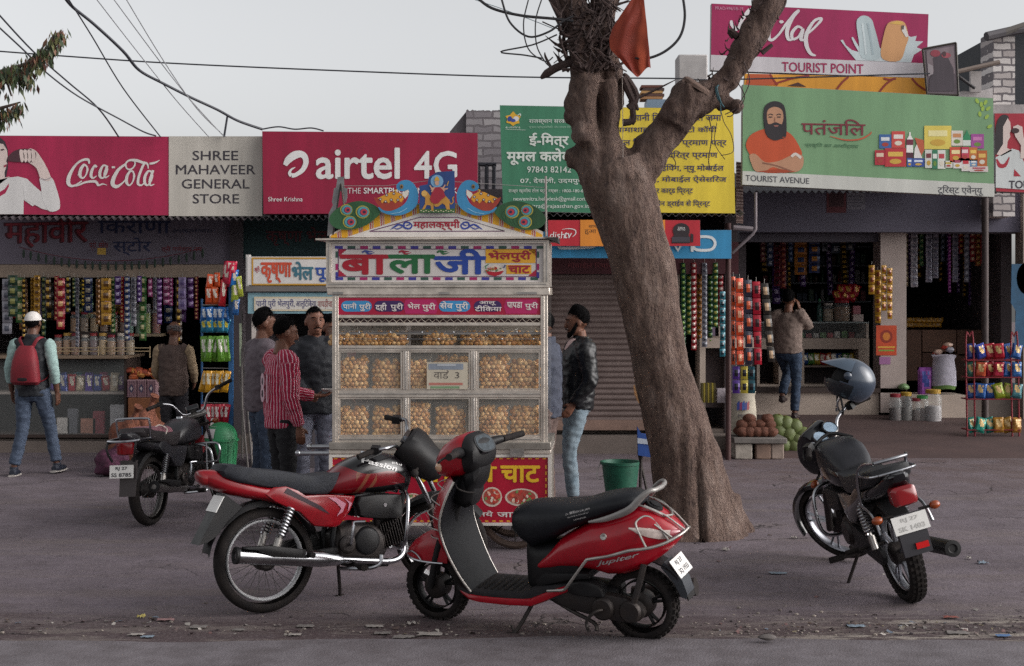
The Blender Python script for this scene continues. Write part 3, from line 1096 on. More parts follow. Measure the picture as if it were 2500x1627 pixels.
a.ell(618, 160, 16, 12, LV, 2)
a.text('PRAD/496/18-19', (137, 48, 340, 72), K('#c890a8'), 2, slope=.03)
a.part = 'picture'
CR = K('#c3cdd0')
a.poly([(1046, 295), (1065, 290), (1085, 330), (1130, 365), (1180, 380), (1150, 330), (1125, 275), (1138, 270), (1180, 340), (1210, 350), (1330, 350), (1480, 400), (1540, 262), (1560, 270), (1600, 262), (1590, 300), (1648, 302), (1600, 345), (1640, 362), (1580, 400), (1560, 455), (1160, 440), (1110, 380)], CR, 2)
a.poly([(1162, 170), (1185, 125), (1225, 115), (1265, 135), (1290, 190), (1335, 420), (1200, 420), (1180, 300)], K('#b5c3c6'), 3, 3)
a.stroke([(1205, 170), (1222, 300), (1232, 400)], 7, K('#c9d4d6'), 4)
a.stroke([(1245, 170), (1268, 300), (1282, 400)], 7, K('#a3b3b8'), 4)
a.poly([(1338, 380), (1370, 220), (1400, 165), (1460, 152), (1515, 170), (1540, 270), (1520, 340), (1480, 440), (1370, 440)], K('#cf9a68'), 4, 3)
a.poly([(1400, 172), (1460, 152), (1512, 168), (1480, 182)], K('#d6ac58'), 5)
a.poly([(1488, 190), (1515, 190), (1542, 268), (1520, 272), (1492, 225)], K('#d8d4cf'), 6)
a.poly([(1488, 188), (1508, 186), (1506, 214), (1490, 218)], K('#60564e'), 7)
a.finish(t)

t = board('banner', 'orange and brown printed strip between the ice cream and green billboards', [(1818, 180), (2262, 191), (2265, 245), (1815, 240)], 16.25, K('#d8962c', .15), .06, 'banner')
a = Art(plane_at(16.243), (1700, 0, 2.975))
BR = K('#8a2c20')
a.poly([(378, 540), (540, 540), (590, 620), (360, 620)], K('#b8532c'), 1)
for p in ([(535, 540), (560, 580), (590, 622)], [(1105, 560), (1060, 600), (1020, 650)], [(1440, 570), (1380, 610), (1330, 668)], [(1565, 570), (1610, 620), (1670, 660)], [(570, 610), (700, 570), (820, 550)], [(1360, 570), (1400, 580), (1450, 572)]):
 a.stroke(p, 7, BR, 2)
a.poly([(660, 625), (740, 600), (800, 632)], K('#4c2a20'), 2)
a.finish(t)

# green health-products billboard, hung a little crooked
SG = K('#779d74', .1)
t = board('billboard', 'big green billboard with a bearded man in orange and a row of packets', [(1813, 207), (2425, 240), (2427, 482), (1812, 452)], 15.9, SG, .1, 'billboard')
a = Art(plane_at(15.893), (1700, 0, 2.975))
a.poly([(336, 1243), (2165, 1336), (2165, 1432), (334, 1342)], K('#c6c6bf', .1), 1)
a.text('TOURIST AVENUE', (358, 1272, 820, 1315), K('#4a4a50'), 3, .008, slope=.05)
a.text('टूरिस्ट एवेन्यू', (1755, 1345, 2085, 1418), K('#4a4a50'), 3, .012, slope=.02)
a.part = 'picture'
ORG, DOR, SK, HR = K('#c2502a'), K('#a2401f'), K('#b98a6c'), K('#2c262a')
a.poly([(385, 1120), (360, 1060), (380, 1000), (430, 960), (520, 935), (640, 950), (700, 990), (745, 1060), (768, 1120), (740, 1150), (720, 1210), (640, 1255), (470, 1250), (420, 1180)], ORG, 2, 3)
a.poly([(385, 1130), (430, 1120), (500, 1180), (600, 1170), (690, 1130), (770, 1130), (776, 1200), (740, 1245), (660, 1252), (560, 1215), (500, 1245), (430, 1245), (400, 1190)], SK, 3, 3)
a.stroke([(480, 1185), (580, 1205), (690, 1245)], 5, K('#8a5c48'), 4)
a.stroke([(690, 1140), (720, 1120), (760, 1150)], 10, K('#d3c9c0'), 4)
a.poly([(430, 1250), (640, 1258), (720, 1248), (600, 1228), (500, 1240)], DOR, 4)
a.poly([(490, 900), (490, 800), (515, 755), (570, 736), (625, 755), (648, 810), (655, 960), (630, 1010), (520, 1000)], HR, 3, 3)
a.poly([(512, 860), (520, 800), (570, 778), (620, 800), (632, 860), (612, 920), (572, 945), (530, 920)], SK, 4, 3)
a.poly([(498, 890), (530, 905), (575, 890), (620, 905), (650, 890), (652, 950), (620, 1005), (575, 1022), (530, 1005), (500, 960)], HR, 5, 3)
a.poly([(560, 912), (600, 912), (590, 922), (568, 922)], K('#9c6458'), 6)
for x in (540, 600):
 a.rect(x - 14, 848, x + 12, 856, HR, 6)
 a.stroke([(x - 18, 838), (x, 830), (x + 16, 838)], 3, HR, 6)
a.stroke([(572, 855), (568, 885), (580, 890)], 2.5, K('#8a5c48'), 6)
a.stroke([(520, 960), (560, 990), (640, 1000)], 4, DOR, 3)
a.text('पतंजलि', (765, 862, 1228, 978), K('#7c2838'), 3, .012, slope=.02)
a.part = 'logo'
a.stroke([(970, 990), (1080, 1018), (1190, 1012), (1262, 975), (1268, 955)], [2, 5, 6, 5, 1], K('#c0583a'), 3)
a.text('प्रकृति का आशीर्वाद', (790, 1035, 1182, 1075), K('#3c6a48'), 3, 0, .2, slope=.03)
a.part = 'picture'
random.seed(4)
def pack(x0, y0, x1, y1, c, c2=None, L=3):
 a.rect(x0, y0, x1, y1, K(c), L)
 w, h = x1 - x0, y1 - y0
 a.rect(x0 + w * .15, y0 + h * .2, x1 - w * .15, y0 + h * .45, K(c2 or '#d0c8c0'), L + 1)
 a.ell((x0 + x1) / 2, y0 + h * .72, w * .28, h * .14, K(random.choice(['#c8a040', '#a83c34', '#d8d0c0', '#6a8c3c'])), L + 1)
for q in ((1328, 978, 1415, 1080, '#3a64a0', '#dfe2e4'), (1418, 955, 1515, 1075, '#c84a44', '#e0d8d0'), (1655, 915, 1852, 1085, '#d8c45a', '#e6dca0'), (1850, 950, 1935, 1060, '#d8d0c4', '#c88a5c'),
          (1995, 975, 2088, 1080, '#a04a94', '#c87ab0')):
 pack(*q, L=3)
for q in ((1296, 1092, 1370, 1200, '#b02838', '#e0c8b0'), (1368, 1078, 1522, 1212, '#b83038', '#d8b050'), (1568, 1152, 1655, 1212, '#2e4a94', '#d0d8e8'), (1660, 1090, 1712, 1222, '#d4d4cc', '#7a3038'),
          (1710, 1092, 1752, 1228, '#2f7a5a', '#e0e4dc'), (1752, 1092, 1808, 1228, '#d8d8d0', '#b84048'), (1840, 1070, 1925, 1180, '#c84c34', '#e8d8a0'), (1918, 1068, 1980, 1170, '#c23a54', '#e8d0d0'),
          (1980, 1072, 2040, 1170, '#c07030', '#e8c060'), (2038, 1095, 2110, 1210, '#b86028', '#e0b860'), (1800, 1170, 1860, 1220, '#d8d4cc', '#c0a840'), (1865, 1150, 1925, 1225, '#dcd8d4', '#a84860'),
          (1925, 1150, 1985, 1245, '#d8d0cc', '#c02838'), (1985, 1210, 2118, 1250, '#d4c8c4', '#b03c50'), (1530, 1150, 1566, 1212, '#3a5aa0', '#d8dce4'), (1985, 1160, 2040, 1212, '#6a90b8', '#e0e0e0')):
 pack(*q, L=6)
a.poly([(1525, 1050), (1530, 1010), (1545, 985), (1545, 962), (1556, 962), (1556, 985), (1572, 1010), (1575, 1150), (1525, 1150)], K('#e0dcd8'), 5)
a.rect(1525, 1015, 1575, 1055, K('#6a2238'), 6)
a.rect(1525, 1110, 1575, 1150, K('#4a2030'), 6)
a.poly([(1580, 1150), (1585, 1080), (1600, 1050), (1640, 1150)], K('#dcd8d4'), 5)
a.poly([(1585, 1000), (1650, 1020), (1655, 1090), (1630, 1140)], K('#b85a3c'), 4)
a.poly([(1935, 1080), (1935, 1000), (1955, 970), (1965, 940), (1975, 970), (1992, 1000), (1992, 1080)], K('#2f8a5c'), 3)
a.rect(1935, 1020, 1992, 1060, K('#d8dcd4'), 4)
for x, y in ((2040, 735), (2070, 760), (2100, 745), (2120, 790), (2080, 790), (2110, 850), (2130, 920), (2060, 830)):
 a.ell(x, y, 20, 12, K('#9cba4c'), 1, x)
a.finish(t)

t = board('poster', 'weathered framed portrait poster leaning on the roof beside the ice cream billboard', [(2253, 120), (2334, 105), (2340, 233), (2264, 230)], 16.1, K('#6a5c64', .35), .05, 'poster', frame=M('#3c3630', .6))
a = Art(plane_at(16.093), (2200, 0, 3.0967))
a.part = 'picture'
a.poly([(190, 385), (398, 350), (408, 560), (200, 560)], K('#8a7a80', .35), 1)
a.poly([(240, 440), (290, 400), (350, 430), (395, 520), (405, 690), (210, 690), (215, 600), (250, 540)], K('#4a4048', .3), 2)
a.ell(258, 405, 38, 26, K('#9a3c4c', .3), 3)
a.ell(340, 420, 36, 20, K('#a8505c', .3), 3)
a.ell(325, 410, 14, 20, K('#4a3034'), 4)
a.poly([(200, 480), (240, 500), (242, 560), (205, 580)], K('#a89ea2', .3), 3)
a.finish(t)

t = board('shop_sign', 'red soft drink board with a drinking woman at the far right', [(2428, 277), (2620, 277), (2620, 476), (2432, 468)], 15.95, K('#a82034', .12), .15)
a = Art(plane_at(15.943), (2200, 0, 3.0967))
a.part = 'picture'
HAIR = K('#2c2428')
a.poly([(712, 1165), (715, 960), (750, 880), (790, 868), (815, 890), (800, 940), (770, 1040), (775, 1130)], HAIR, 1, 2)
a.poly([(770, 960), (805, 895), (825, 925), (830, 985), (820, 1010), (826, 1035), (805, 1070), (800, 1120), (840, 1140), (760, 1180), (720, 1170), (770, 1090)], SKIN_, 2)
a.poly([(715, 1190), (760, 1170), (840, 1125), (890, 1140), (930, 1230), (1000, 1340), (1000, 1440), (715, 1420)], K('#ccd0cf'), 2)
a.stroke([(722, 1205), (745, 1252), (785, 1250), (818, 1190)], [5, 16, 14, 3], K('#a82034'), 3)
a.poly([(855, 1280), (905, 1335), (850, 1335)], K('#a82034'), 3)
a.poly([(845, 960), (880, 945), (915, 960), (925, 1040), (1000, 1200), (900, 1200), (905, 1100), (860, 1030)], SKIN_, 4)
a.ell(862, 990, 30, 20, K('#3c2024'), 5)
a.text('TOURIST', (815, 1368, 1120, 1426), K('#3a3640'), 4, .03)
a.finish(t)

# snack stall in the middle: upper and lower painted boards on a blue frame
t = thing('snack_stall', 'pale blue snack stall with two painted Hindi boards behind the cart', 'stall', (px(720, 15), 15.0, 0))
SB = M('#7fa3ad', .6, 0, .25, 6)
b = MB()
b.span((px(604, 15), 15.0, pz(696, 15)), (px(1000, 15), 15.08, pz(627, 15)), WHT)
b.build('upper_board', t)
b = MB()
b.span((px(600, 15), 15.005, pz(702, 15)), (px(608, 15), 15.12, pz(622, 15)), M('#b9b6b2', .5, .2))
b.span((px(600, 15), 14.99, pz(712, 15)), (px(1000, 15), 15.1, pz(699, 15)), M('#6f6a68', .6, .2))
b.build('board_rail', t)
b = MB()
b.span((px(604, 15), 15.03, pz(766, 15)), (px(1000, 15), 15.3, pz(715, 15)), SB)
b.build('canopy', t)
b = MB()
for X in (610, 628, 990):
 b.span((px(X, 15), 15.1, 0), (px(X, 15) + .045, 15.15, pz(766, 15) - .002), M('#b5aca6', .6))
b.build('stall_leg', t)
b = MB()
b.span((px(640, 15), 15.3, .0), (px(1000, 15), 15.9, .8), M('#4a4448', .7))
b.span((px(635, 15), 15.25, .8), (px(1000, 15), 15.95, .84), STEEL)
b.build('counter', t)
a = Art(plane_at(14.998), (600, 280, 2.4985))
YB = K('#b88a34')
a.part = 'board_border'
for q in ((36, 872, 1000, 882), (36, 1032, 1000, 1042), (36, 882, 46, 1032)):
 a.rect(*q, YB, 1)
a.text('श्री', (55, 925, 85, 968), K('#a82a3a'), 2, .02)
a.text('कृष्णा', (95, 905, 278, 1025), K('#c04a30'), 2, .04)
a.text('भेल', (285, 900, 410, 1008), K('#3c6a7a'), 2, .045)
a.text('पूरी', (425, 910, 560, 1020), K('#2c4a94'), 2, .045)
a.finish(t)
a = Art(lambda x, y, l: at(x, y, 15.02) + Vector((0, -l, 0)), (560, 720, 3.2267))
a.part = 'board_border'
a.rect(195, 16, 1400, 128, K('#cfc0a4'), 1)
a.rect(205, 30, 1400, 116, K('#cdc8c0'), 2)
a.text('पानी पुरी भेलपुरी,', (212, 34, 515, 110), K('#3a3a70'), 3, .012)
a.text('आलूटिकिया,', (525, 34, 692, 110), K('#45406c'), 3, .012)
a.text('पापड़ीचाट', (696, 34, 830, 110), K('#8a3c3c'), 3, .012)
a.finish(t)

# ---------------------------------------------------------------- the snack cart
CTH = R(4)
CUX = Vector((math.cos(CTH), -math.sin(CTH), 0))
CUY = Vector((math.sin(CTH), math.cos(CTH), 0))
CO = at(1075, 735, 10.25)
CO.z = 0
def cp(x, y, d=0.0):
 """point of the cart plane lying d metres behind its front face"""
 dr = Vector(((x - 1250) / FPX, 1, -(y - HOR) / FPX))
 o = CO + CUY * d
 e = Vector((0, 0, EYE))
 return e + dr * ((o - e).dot(CUY) / dr.dot(CUY))
def cbox(b, x0, y0, x1, y1, d0, d1, m):
 p0, p1 = cp(x0, y0, d0), cp(x1, y1, d0)
 q = [cp(x0, y0, d0), cp(x1, y0, d0), cp(x1, y1, d0), cp(x0, y1, d0)]
 b.prism(q, CUY * (d1 - d0), m)
def cbar(b, x0, y0, x1, y1, d0, d1, m=ALU):
 """bar with a folded edge line so that the aluminium reads as sheet sections"""
 cbox(b, x0, y0, x1, y1, d0, d1, m)

cart = thing('snack_cart', 'tall silver snack cart with painted signs and windows full of puri bags', 'food cart', CO)
DEP = .72
# carcass
b = MB()
cbox(b, 812, 722, 814, 1084, .03, DEP, GLASS)
cbox(b, 1334, 722, 1336, 1084, .03, DEP, GLASS)
b.build('side_glass', cart)
b = MB()
for x in (811, 1328):
 cbox(b, x, 722, x + 9, 1084, DEP - .04, DEP + .002, ALU)
b.build('rear_post', cart)
b = MB()
cbox(b, 817.5, 726, 1330.5, 1083, DEP - .01, DEP - .006, M('#a89f94', .5, 0, .3, 5, alpha=.55))  # made half clear so that light reaches the bags from behind
b.build('back_panel', cart)
for y in (812, 958, 1082):
 b = MB()
 cbox(b, 818, y, 1330, y + 5, .04, DEP - .03, STEEL)
 b.build('shelf', cart)
fr = [(811, 722, 826, 1090), (1320, 722, 1337, 1090)]
for q in fr:
 b = MB()
 cbar(b, *q, -.012, .03)
 cbar(b, q[0] + 5, q[1], q[0] + 9, q[3], -.016, -.0125)
 b.build('corner_post', cart, bev=.004)
for q in ((826, 720, 1320, 727), (826, 769.5, 1320, 777), (826, 788, 1320, 796), (826, 844, 1320, 857), (826, 953, 1320, 971), (826, 1066, 1320, 1080)):
 b = MB()
 cbar(b, *q, -.008, .03)
 if q[3] - q[1] > 9:
  cbar(b, q[0], (q[1] + q[3]) / 2 - 1, q[2], (q[1] + q[3]) / 2 + 1.5, -.012, -.0085, STEEL)
 b.build('rail', cart, bev=.003)
for x0, x1 in ((983, 997), (1149, 1164)):
 for y0, y1 in ((857.5, 952.5), (971.5, 1065.5)):
  b = MB()
  cbar(b, x0, y0, x1, y1, -.008, .03)
  cbar(b, (x0 + x1) / 2 - 1.2, y0, (x0 + x1) / 2 + 1.2, y1, -.012, -.0085, STEEL)
  b.build('mullion', cart, bev=.003)
# lattice strip and wires above the open shelf
b = MB()
z = []
for i in range(57):
 z.append(cp(827 + (1319 - 827) * i / 56, 779 if i % 2 else 787, 0.0))
b.tube(z, .0035, ALU, 4)
b.build('lattice_strip', cart)
b = MB()
cbox(b, 826.5, 778, 1319.5, 787, .02, .025, M('#3a2226', .7))
b.build('lattice_backing', cart)
for y, o in ((811.5, 0), (828, 36)):
 b = MB()
 b.tube([cp(822, y, -.005), cp(1324, y, -.005)], .0032, CHROME, 6)
 for k in range(7):
  x = 876 + 77 * k - o
  if x < 1318:
   b.ell(cp(x, y, -.005), .008, CHROME, 8, 5)
 b.build('guard_wire', cart)
for (x0, x1) in ((827, 982), (998, 1148), (1165, 1319)):
 for y0, y1 in ((858, 952), (972, 1065)):
  b = MB()
  cbox(b, x0, y0, x1, y1, .004, .008, GLASS)
  b.build('window_pane', cart)
  b = MB()
  for e in ((x0, y0, x0 + 4, y1), (x1 - 4, y0, x1, y1), (x0 + 4.1, y0, x1 - 4.1, y0 + 3), (x0 + 4.1, y1 - 3, x1 - 4.1, y1)):
   cbox(b, *e, -.004, .003, ALU)
  b.build('window_frame', cart)
# red menu strip
b = MB()
MEN = K('#a5163a', .12, .3)
cbox(b, 826.5, 727.5, 1319.5, 769, -.004, .02, MEN)
ms = b.build('menu_strip', cart)
CA = lambda x, y, l: cp(x, y, -l)
a = Art(lambda x, y, l: cp(x, y, -.004 - l), (780, 680, 3.6883), .0015)
a.part = 'menu_tags'
LB, NB = K('#3a8cc0', .12), K('#3a2258', .12)
def capsule(x0, y0, x1, y1, c, L):
 r = (y1 - y0) / 2
 pts = [(x1 - r + r * math.cos(t), (y0 + y1) / 2 + r * math.sin(t)) for t in [-PI / 2 + PI * i / 8 for i in range(9)]]
 pts += [(x0 + r - r * math.cos(t), (y0 + y1) / 2 - r * math.sin(t)) for t in [-PI / 2 + PI * i / 8 for i in range(9)]]
 a.poly(pts, c, L)
for x0, x1, c in ((195, 472, LB), (492, 765, NB), (1075, 1358, LB), (1390, 1640, NB)):
 capsule(x0, 202, x1, 300, c, 1)
for x0, y0, x1, y1, c in ((755, 190, 1070, 318, K('#b01e5c', .1)), (1660, 190, 1975, 318, K('#b01e5c', .1))):
 a.poly([(x0 + 20, y0), (x1 - 20, y0), (x1, (y0 + y1) / 2), (x1 - 20, y1), (x0 + 20, y1), (x0, (y0 + y1) / 2)], c, 1)
CW = K('#e2d8d4')
for s, q in (('पानी', (212, 220, 335, 275)), ('पुरी', (358, 222, 460, 295)), ('दही', (505, 222, 605, 295)), ('पुरी', (640, 222, 752, 295)), ('भेल', (795, 218, 905, 275)), ('पुरी', (925, 222, 1045, 297)),
             ('सेव', (1085, 208, 1200, 272)), ('पुरी', (1225, 214, 1340, 295)), ('आलू', (1440, 206, 1590, 243)), ('टीकिया', (1400, 245, 1640, 295)), ('पापडा', (1690, 215, 1825, 265)), ('पुरी', (1850, 215, 1968, 285))):
 a.text(s, q, CW, 3, .03)
a.finish(ms)
# sign box
b = MB()
cbox(b, 798, 590, 1340, 700, .0, .5, M('#b9b0a8', .4, .7, .3, 6))
b.build('sign_box', cart)
SBX = [(796, 586, 1341, 594), (796, 690, 1341, 702), (796, 594.2, 808, 689.8), (1327, 594.2, 1341, 689.8)]
b = MB()
for q in SBX:
 cbar(b, *q, -.03, -.001)
for q in ((803, 588.5, 1334, 591), (803, 693, 1334, 695.5), (800.5, 596, 803, 688), (1333, 596, 1336, 688)):
 cbox(b, *q, -.034, -.0305, STEEL)
b.build('sign_frame', cart)
b = MB()
cbox(b, 798.5, 702.5, 1342, 721, -.02, .45, ALU)
b.build('lintel', cart, bev=.005)
b = MB()
for x in (812, 1072, 1262, 1285):
 cbox(b, x, 713, x + 26, 719, -.03, -.0205, STEEL)
b.build('hinge', cart)
b = MB()
cbox(b, 808.5, 594.5, 1326.5, 689.5, -.012, -.002, K('#cdc6c2', .12, .35))
sf = b.build('name_board', cart)
a = Art(lambda x, y, l: cp(x, y, -.012 - l), (780, 400, 3.9667), .0015)
a.part = 'board_border'
PUR = K('#5c2458')
cols = [K('#39368e'), K('#2f5248'), K('#a02060')]
for i in range(17):
 a.rect(150 + i * 122, 797, 150 + i * 122 + 76, 824, cols[i % 3], 1)
 a.rect(155 + i * 118, 1100, 155 + i * 118 + 74, 1128, cols[i % 3], 1)
for i, y in enumerate((850, 970, 1050)):
 a.rect(155, y, 180, y + 60, cols[(i + 1) % 3], 1)
 a.rect(2100, y, 2128, y + 60, cols[(i + 1) % 3], 1)
for q in ((180, 824, 2105, 831), (180, 1090, 2105, 1096), (180, 831, 187, 1090), (2098, 831, 2105, 1090)):
 a.rect(*q, PUR, 2)
CR2 = K('#a51a38')
for sx, cx in ((1, 188), (-1, 2097)):
 for sy, cy in ((1, 832), (-1, 1089)):
  for k in range(4):
   a.poly([(cx, cy + sy * 15 * k), (cx + sx * (70 - 18 * k), cy + sy * 15 * k), (cx + sx * (62 - 18 * k), cy + sy * (15 * k + 16)), (cx, cy + sy * (15 * k + 16))], CR2, 2)
for cx, c in ((475, K('#39468e')), (830, K('#a02038')), (1200, K('#2f6a40'))):
 a.stroke([(cx - 60, 862), (cx - 40, 848), (cx - 15, 858), (cx + 5, 875), (cx + 60, 860)], [9, 6, 11, 8, 1], c, 2)
 a.stroke([(cx - 60, 850), (cx - 30, 842), (cx + 10, 852), (cx + 40, 848)], [3, 5, 7, 2], c, 3)
for s, q, c in (('बा', (205, 890, 660, 1065), K('#a01226')), ('ला', (670, 890, 1110, 1060), K('#1c6236')), ('जी', (1115, 835, 1605, 1064), K('#1e3f92'))):
 a.text(s, q, c, 3, .06)
AMB = K('#dca22c', .12)
a.part = 'board_border'
a.rect(1608, 826, 2092, 962, AMB, 2)
a.rect(1810, 980, 2052, 1068, AMB, 2)
RD3 = K('#9a1530')
a.text('भेलपुरी', (1640, 842, 2048, 950), RD3, 4, .05)
a.text('चाट', (1832, 990, 2036, 1058), RD3, 4, .055)
a.part = 'picture'
a.poly([(1605, 1038), (1690, 1020), (1785, 1038), (1760, 1070), (1700, 1090), (1635, 1075)], K('#b0182c'), 3)
a.poly([(1600, 1035), (1640, 1005), (1700, 975), (1750, 1000), (1790, 1035), (1700, 1050)], K('#d9c9b8'), 4)
random.seed(11)
for k in range(26):
 x, y = random.gauss(1697, 42), random.gauss(1018, 14)
 a.ell(x, y, 9, 6, K(random.choice(['#3c7a44', '#b8302c', '#c87a2c', '#a8242c'])), 5 + k * .05, random.random() * 90)
a.stroke([(1600, 1000), (1640, 970)], 4, K('#2f7a50'), 5, 0)
a.stroke([(1782, 1010), (1800, 980)], 6, K('#2c3c70'), 5, 0)
a.finish(sf)
# roof sheet
b = MB()
b.prism([cp(770, 586.5, -.1), cp(1356, 582.5, -.1), cp(1356, 578.5, -.1), cp(770, 582.5, -.1)], CUY * .75, ALU)
b.prism([cp(1327, 579.5, -.11), cp(1362, 579.5, -.11), cp(1362, 592, -.11)], CUY * .4, M('#3a3636', .6, .3))
b.build('roof', cart)
# headboard
b = MB()
hb = K('#cfc8c2', .12)
HP = lambda x, y, d=0.0: cp(780 + x / 3.9667, 400 + y / 3.9667, d)
b.prism([HP(x, y, .02) for x, y in ((95, 716), (100, 690), (330, 560), (560, 460), (860, 395), (970, 380), (1310, 380), (1400, 395), (1730, 460), (1960, 560), (2165, 660), (2165, 716))], CUY * .012, K('#d2c4b8', .12))
hbo = b.build('headboard', cart)
a = Art(lambda x, y, l: cp(x, y, .02 - l), (780, 400, 3.9667), .0015)
a.part = 'headboard_stripes'
outl = [(95, 705), (330, 575), (560, 480), (860, 415), (970, 390), (1310, 390), (1400, 410), (1730, 480), (1960, 575), (2165, 690)]
def edge(x):
 for p, q in zip(outl, outl[1:]):
  if p[0] <= x <= q[0]:
   return lerp(p[1], q[1], (x - p[0]) / (q[0] - p[0]))
 return 700
YL3, RD4 = K('#d9a01e', .12), K('#a82838')
for side in (0, 1):
 for k in range(9):
  x = 105 + k * 104 if not side else 2160 - k * 104
  s = 1 if not side else -1
  for o, w, c in ((0, 62, YL3), (70, 9, RD4), (88, 9, K('#b8602a'))):
   xa, xb = x + s * o, x + s * (o + w)
   inner = lambda X: 716 if X < 330 or X > 1960 else (700 - (X - 330) / 640 * 215 if X < 970 else (485 if X < 1320 else 485 + (X - 1320) / 640 * 205))
   a.poly([(xa, edge(xa) + 3), (xb, edge(xb) + 3), (xb + s * 6, inner(xb)), (xa + s * 6, inner(xa))], c, 1)
a.poly([(260, 712), (970, 480), (1320, 480), (2090, 706)], K('#d3cdc8', .1), 2)
for w, c in ((0, PUR),):
 a.stroke([(485, 655), (970, 520), (1340, 520), (1795, 654), (485, 656)], 4, c, 3, 0)
a.text('महालक्ष्मी', (912, 540, 1358, 645), K('#a01430'), 4, .045)
SCR = K('#2b3f92')
for s, cx in ((1, 900), (-1, 1365)):
 a.part = 'headboard_stripes'
 a.stroke([(cx - s * 60, 600), (cx - s * 30, 590), (cx - s * 30, 570), (cx - s * 75, 572), (cx - s * 80, 615), (cx - s * 30, 630), (cx - s * 5, 600), (cx - s * 30, 568)], [6, 6, 6, 8, 9, 8, 7, 4], SCR, 4)
 a.stroke([(cx - s * 80, 610), (cx - s * 130, 590), (cx - s * 170, 610), (cx - s * 215, 640)], [9, 8, 9, 1], SCR, 4)
 a.stroke([(cx - s * 100, 615), (cx - s * 140, 632), (cx - s * 180, 625)], [5, 6, 1], SCR, 4)
a.finish(hbo)
# painted peacock cut-outs and feather leaves
GRL, BLU = K('#2f5c38', .3), K('#3b87b4', .14)
for mir in (0, 1):
 X = (lambda x: x) if not mir else (lambda x: 2285 - x)
 b = MB()
 P = crom([(X(x), y, 0) for x, y in ((92, 540), (150, 450), (270, 385), (400, 362), (520, 395), (590, 460), (540, 530), (430, 605), (290, 640), (150, 620))], 4, True)
 b.prism([HP(p.x, p.y, -.012) for p in P], CUY * .01, GRL)
 lf = b.build('feather_leaf', cart)
 a = Art(lambda x, y, l: cp(x, y, -.012 - l), (780, 400, 3.9667), .0012)
 a.part = 'feather_eyes'
 for cx, cy, r in ((260, 448, 60), (418, 468, 68), (292, 565, 66)):
  if mir and cy == 448:
   cx, cy = 275, 452
  for k, (f, c) in enumerate(((1, '#b0a23c'), (.86, '#3c6e78'), (.78, '#58a0a8'), (.55, '#3a4a86'), (.48, '#b83c44'), (.22, '#2a1e48'))):
   a.ell(X(cx) + (8 * k if not mir else -8 * k) * .4, cy, r * f, r * f * .92, K(c), 1 + k)
 for k in range(9):
  t = k / 9
  a.stroke([(X(480 - 330 * t), 440 + 20 * t), (X(520 - 330 * t), 500 + 60 * math.sin(t * 3)), (X(470 - 300 * t), 585 + 30 * math.sin(t * 3))], 1.6, K('#1e4226'), .6)
 a.finish(lf)
 b = MB()
 P = crom([(X(x), y, 0) for x, y in ((570, 420), (640, 440), (760, 430), (830, 380), (862, 310), (862, 255), (800, 268), (752, 250), (748, 205), (790, 168), (860, 160), (920, 205), (955, 290), (945, 390), (880, 460), (780, 500), (680, 495), (600, 465))], 4, True)
 b.prism([HP(p.x, p.y, -.025) for p in P], CUY * .012, BLU)
 pk = b.build('peacock_cutout', cart)
 a = Art(lambda x, y, l: cp(x, y, -.025 - l), (780, 400, 3.9667), .0012)
 a.part = 'peacock_paint'
 a.poly([(X(x), y) for x, y in ((528, 322), (560, 335), (640, 300), (690, 275), (740, 272), (800, 300), (820, 345), (790, 410), (700, 455), (620, 450), (575, 410), (545, 370))], K('#a03a2c', .2), 1, 3)
 a.poly([(X(x), y) for x, y in ((528, 320), (560, 335), (640, 298), (690, 275), (750, 275), (805, 305), (815, 345), (790, 375), (765, 355), (735, 385), (700, 350), (670, 385), (640, 355), (605, 385), (590, 350))], K('#d99a2c', .2), 2)
 for cx, cy in ((590, 345), (650, 305), (720, 290), (695, 350), (760, 352), (785, 322), (640, 368)):
  a.ell(X(cx), cy, 14, 13, K('#3a2a50'), 3)
  a.ell(X(cx), cy, 8, 7, K('#d0c8b8'), 4)
 a.poly([(X(x), y) for x, y in ((860, 250), (862, 300), (830, 340), (800, 300), (812, 280))], K('#d5cfc4'), 3)
 a.ell(X(795), 222, 17, 22, K('#8a6a34'), 3)
 a.ell(X(795), 224, 8, 10, K('#1c1e2c'), 4)
 a.stroke([(X(750), 250), (X(728), 262), (X(745), 270)], 5, K('#c9a040'), 3)
 a.stroke([(X(690), 485), (X(780), 470), (X(850), 430)], 2.5, K('#9cc4d8'), 3)
 a.finish(pk)
# printed devotional card: a many-armed seated figure riding a tiger
b = MB()
b.prism([HP(x, y, -.03) for x, y in ((968, 478), (968, 215), (1045, 200), (1060, 130), (1140, 80), (1308, 70), (1312, 478))], CUY * .004, K('#2c4a86', .3))
pc = b.build('picture_card', cart)
a = Art(lambda x, y, l: cp(x, y, -.03 - l), (780, 400, 3.9667), .0012)
a.part = 'card_print'
a.poly([(970, 440), (1310, 435), (1310, 476), (970, 476)], K('#3f6a34', .3), 1)
a.ell(1138, 170, 62, 62, K('#7aa8cc'), 1)
TG = K('#c8913f', .2)
a.poly([(990, 270), (1020, 255), (1050, 280), (1080, 320), (1160, 320), (1220, 310), (1250, 345), (1258, 390), (1262, 445), (1232, 445), (1215, 400), (1190, 385), (1150, 415), (1122, 418), (1105, 395), (1105, 455), (1085, 455), (1075, 405), (1040, 400), (1020, 440), (992, 445), (1022, 390), (1025, 330), (995, 310)], TG, 2)
a.stroke([(1250, 345), (1270, 390), (1295, 370), (1290, 340), (1302, 320)], 5, TG, 2)
a.ell(1015, 290, 28, 28, K('#d6a85c'), 3)
RSA, SKN = K('#a8283c', .2), K('#cf9f84')
a.poly([(1070, 340), (1090, 280), (1120, 230), (1165, 225), (1200, 260), (1220, 320), (1180, 350), (1150, 385), (1110, 390), (1080, 370)], RSA, 4)
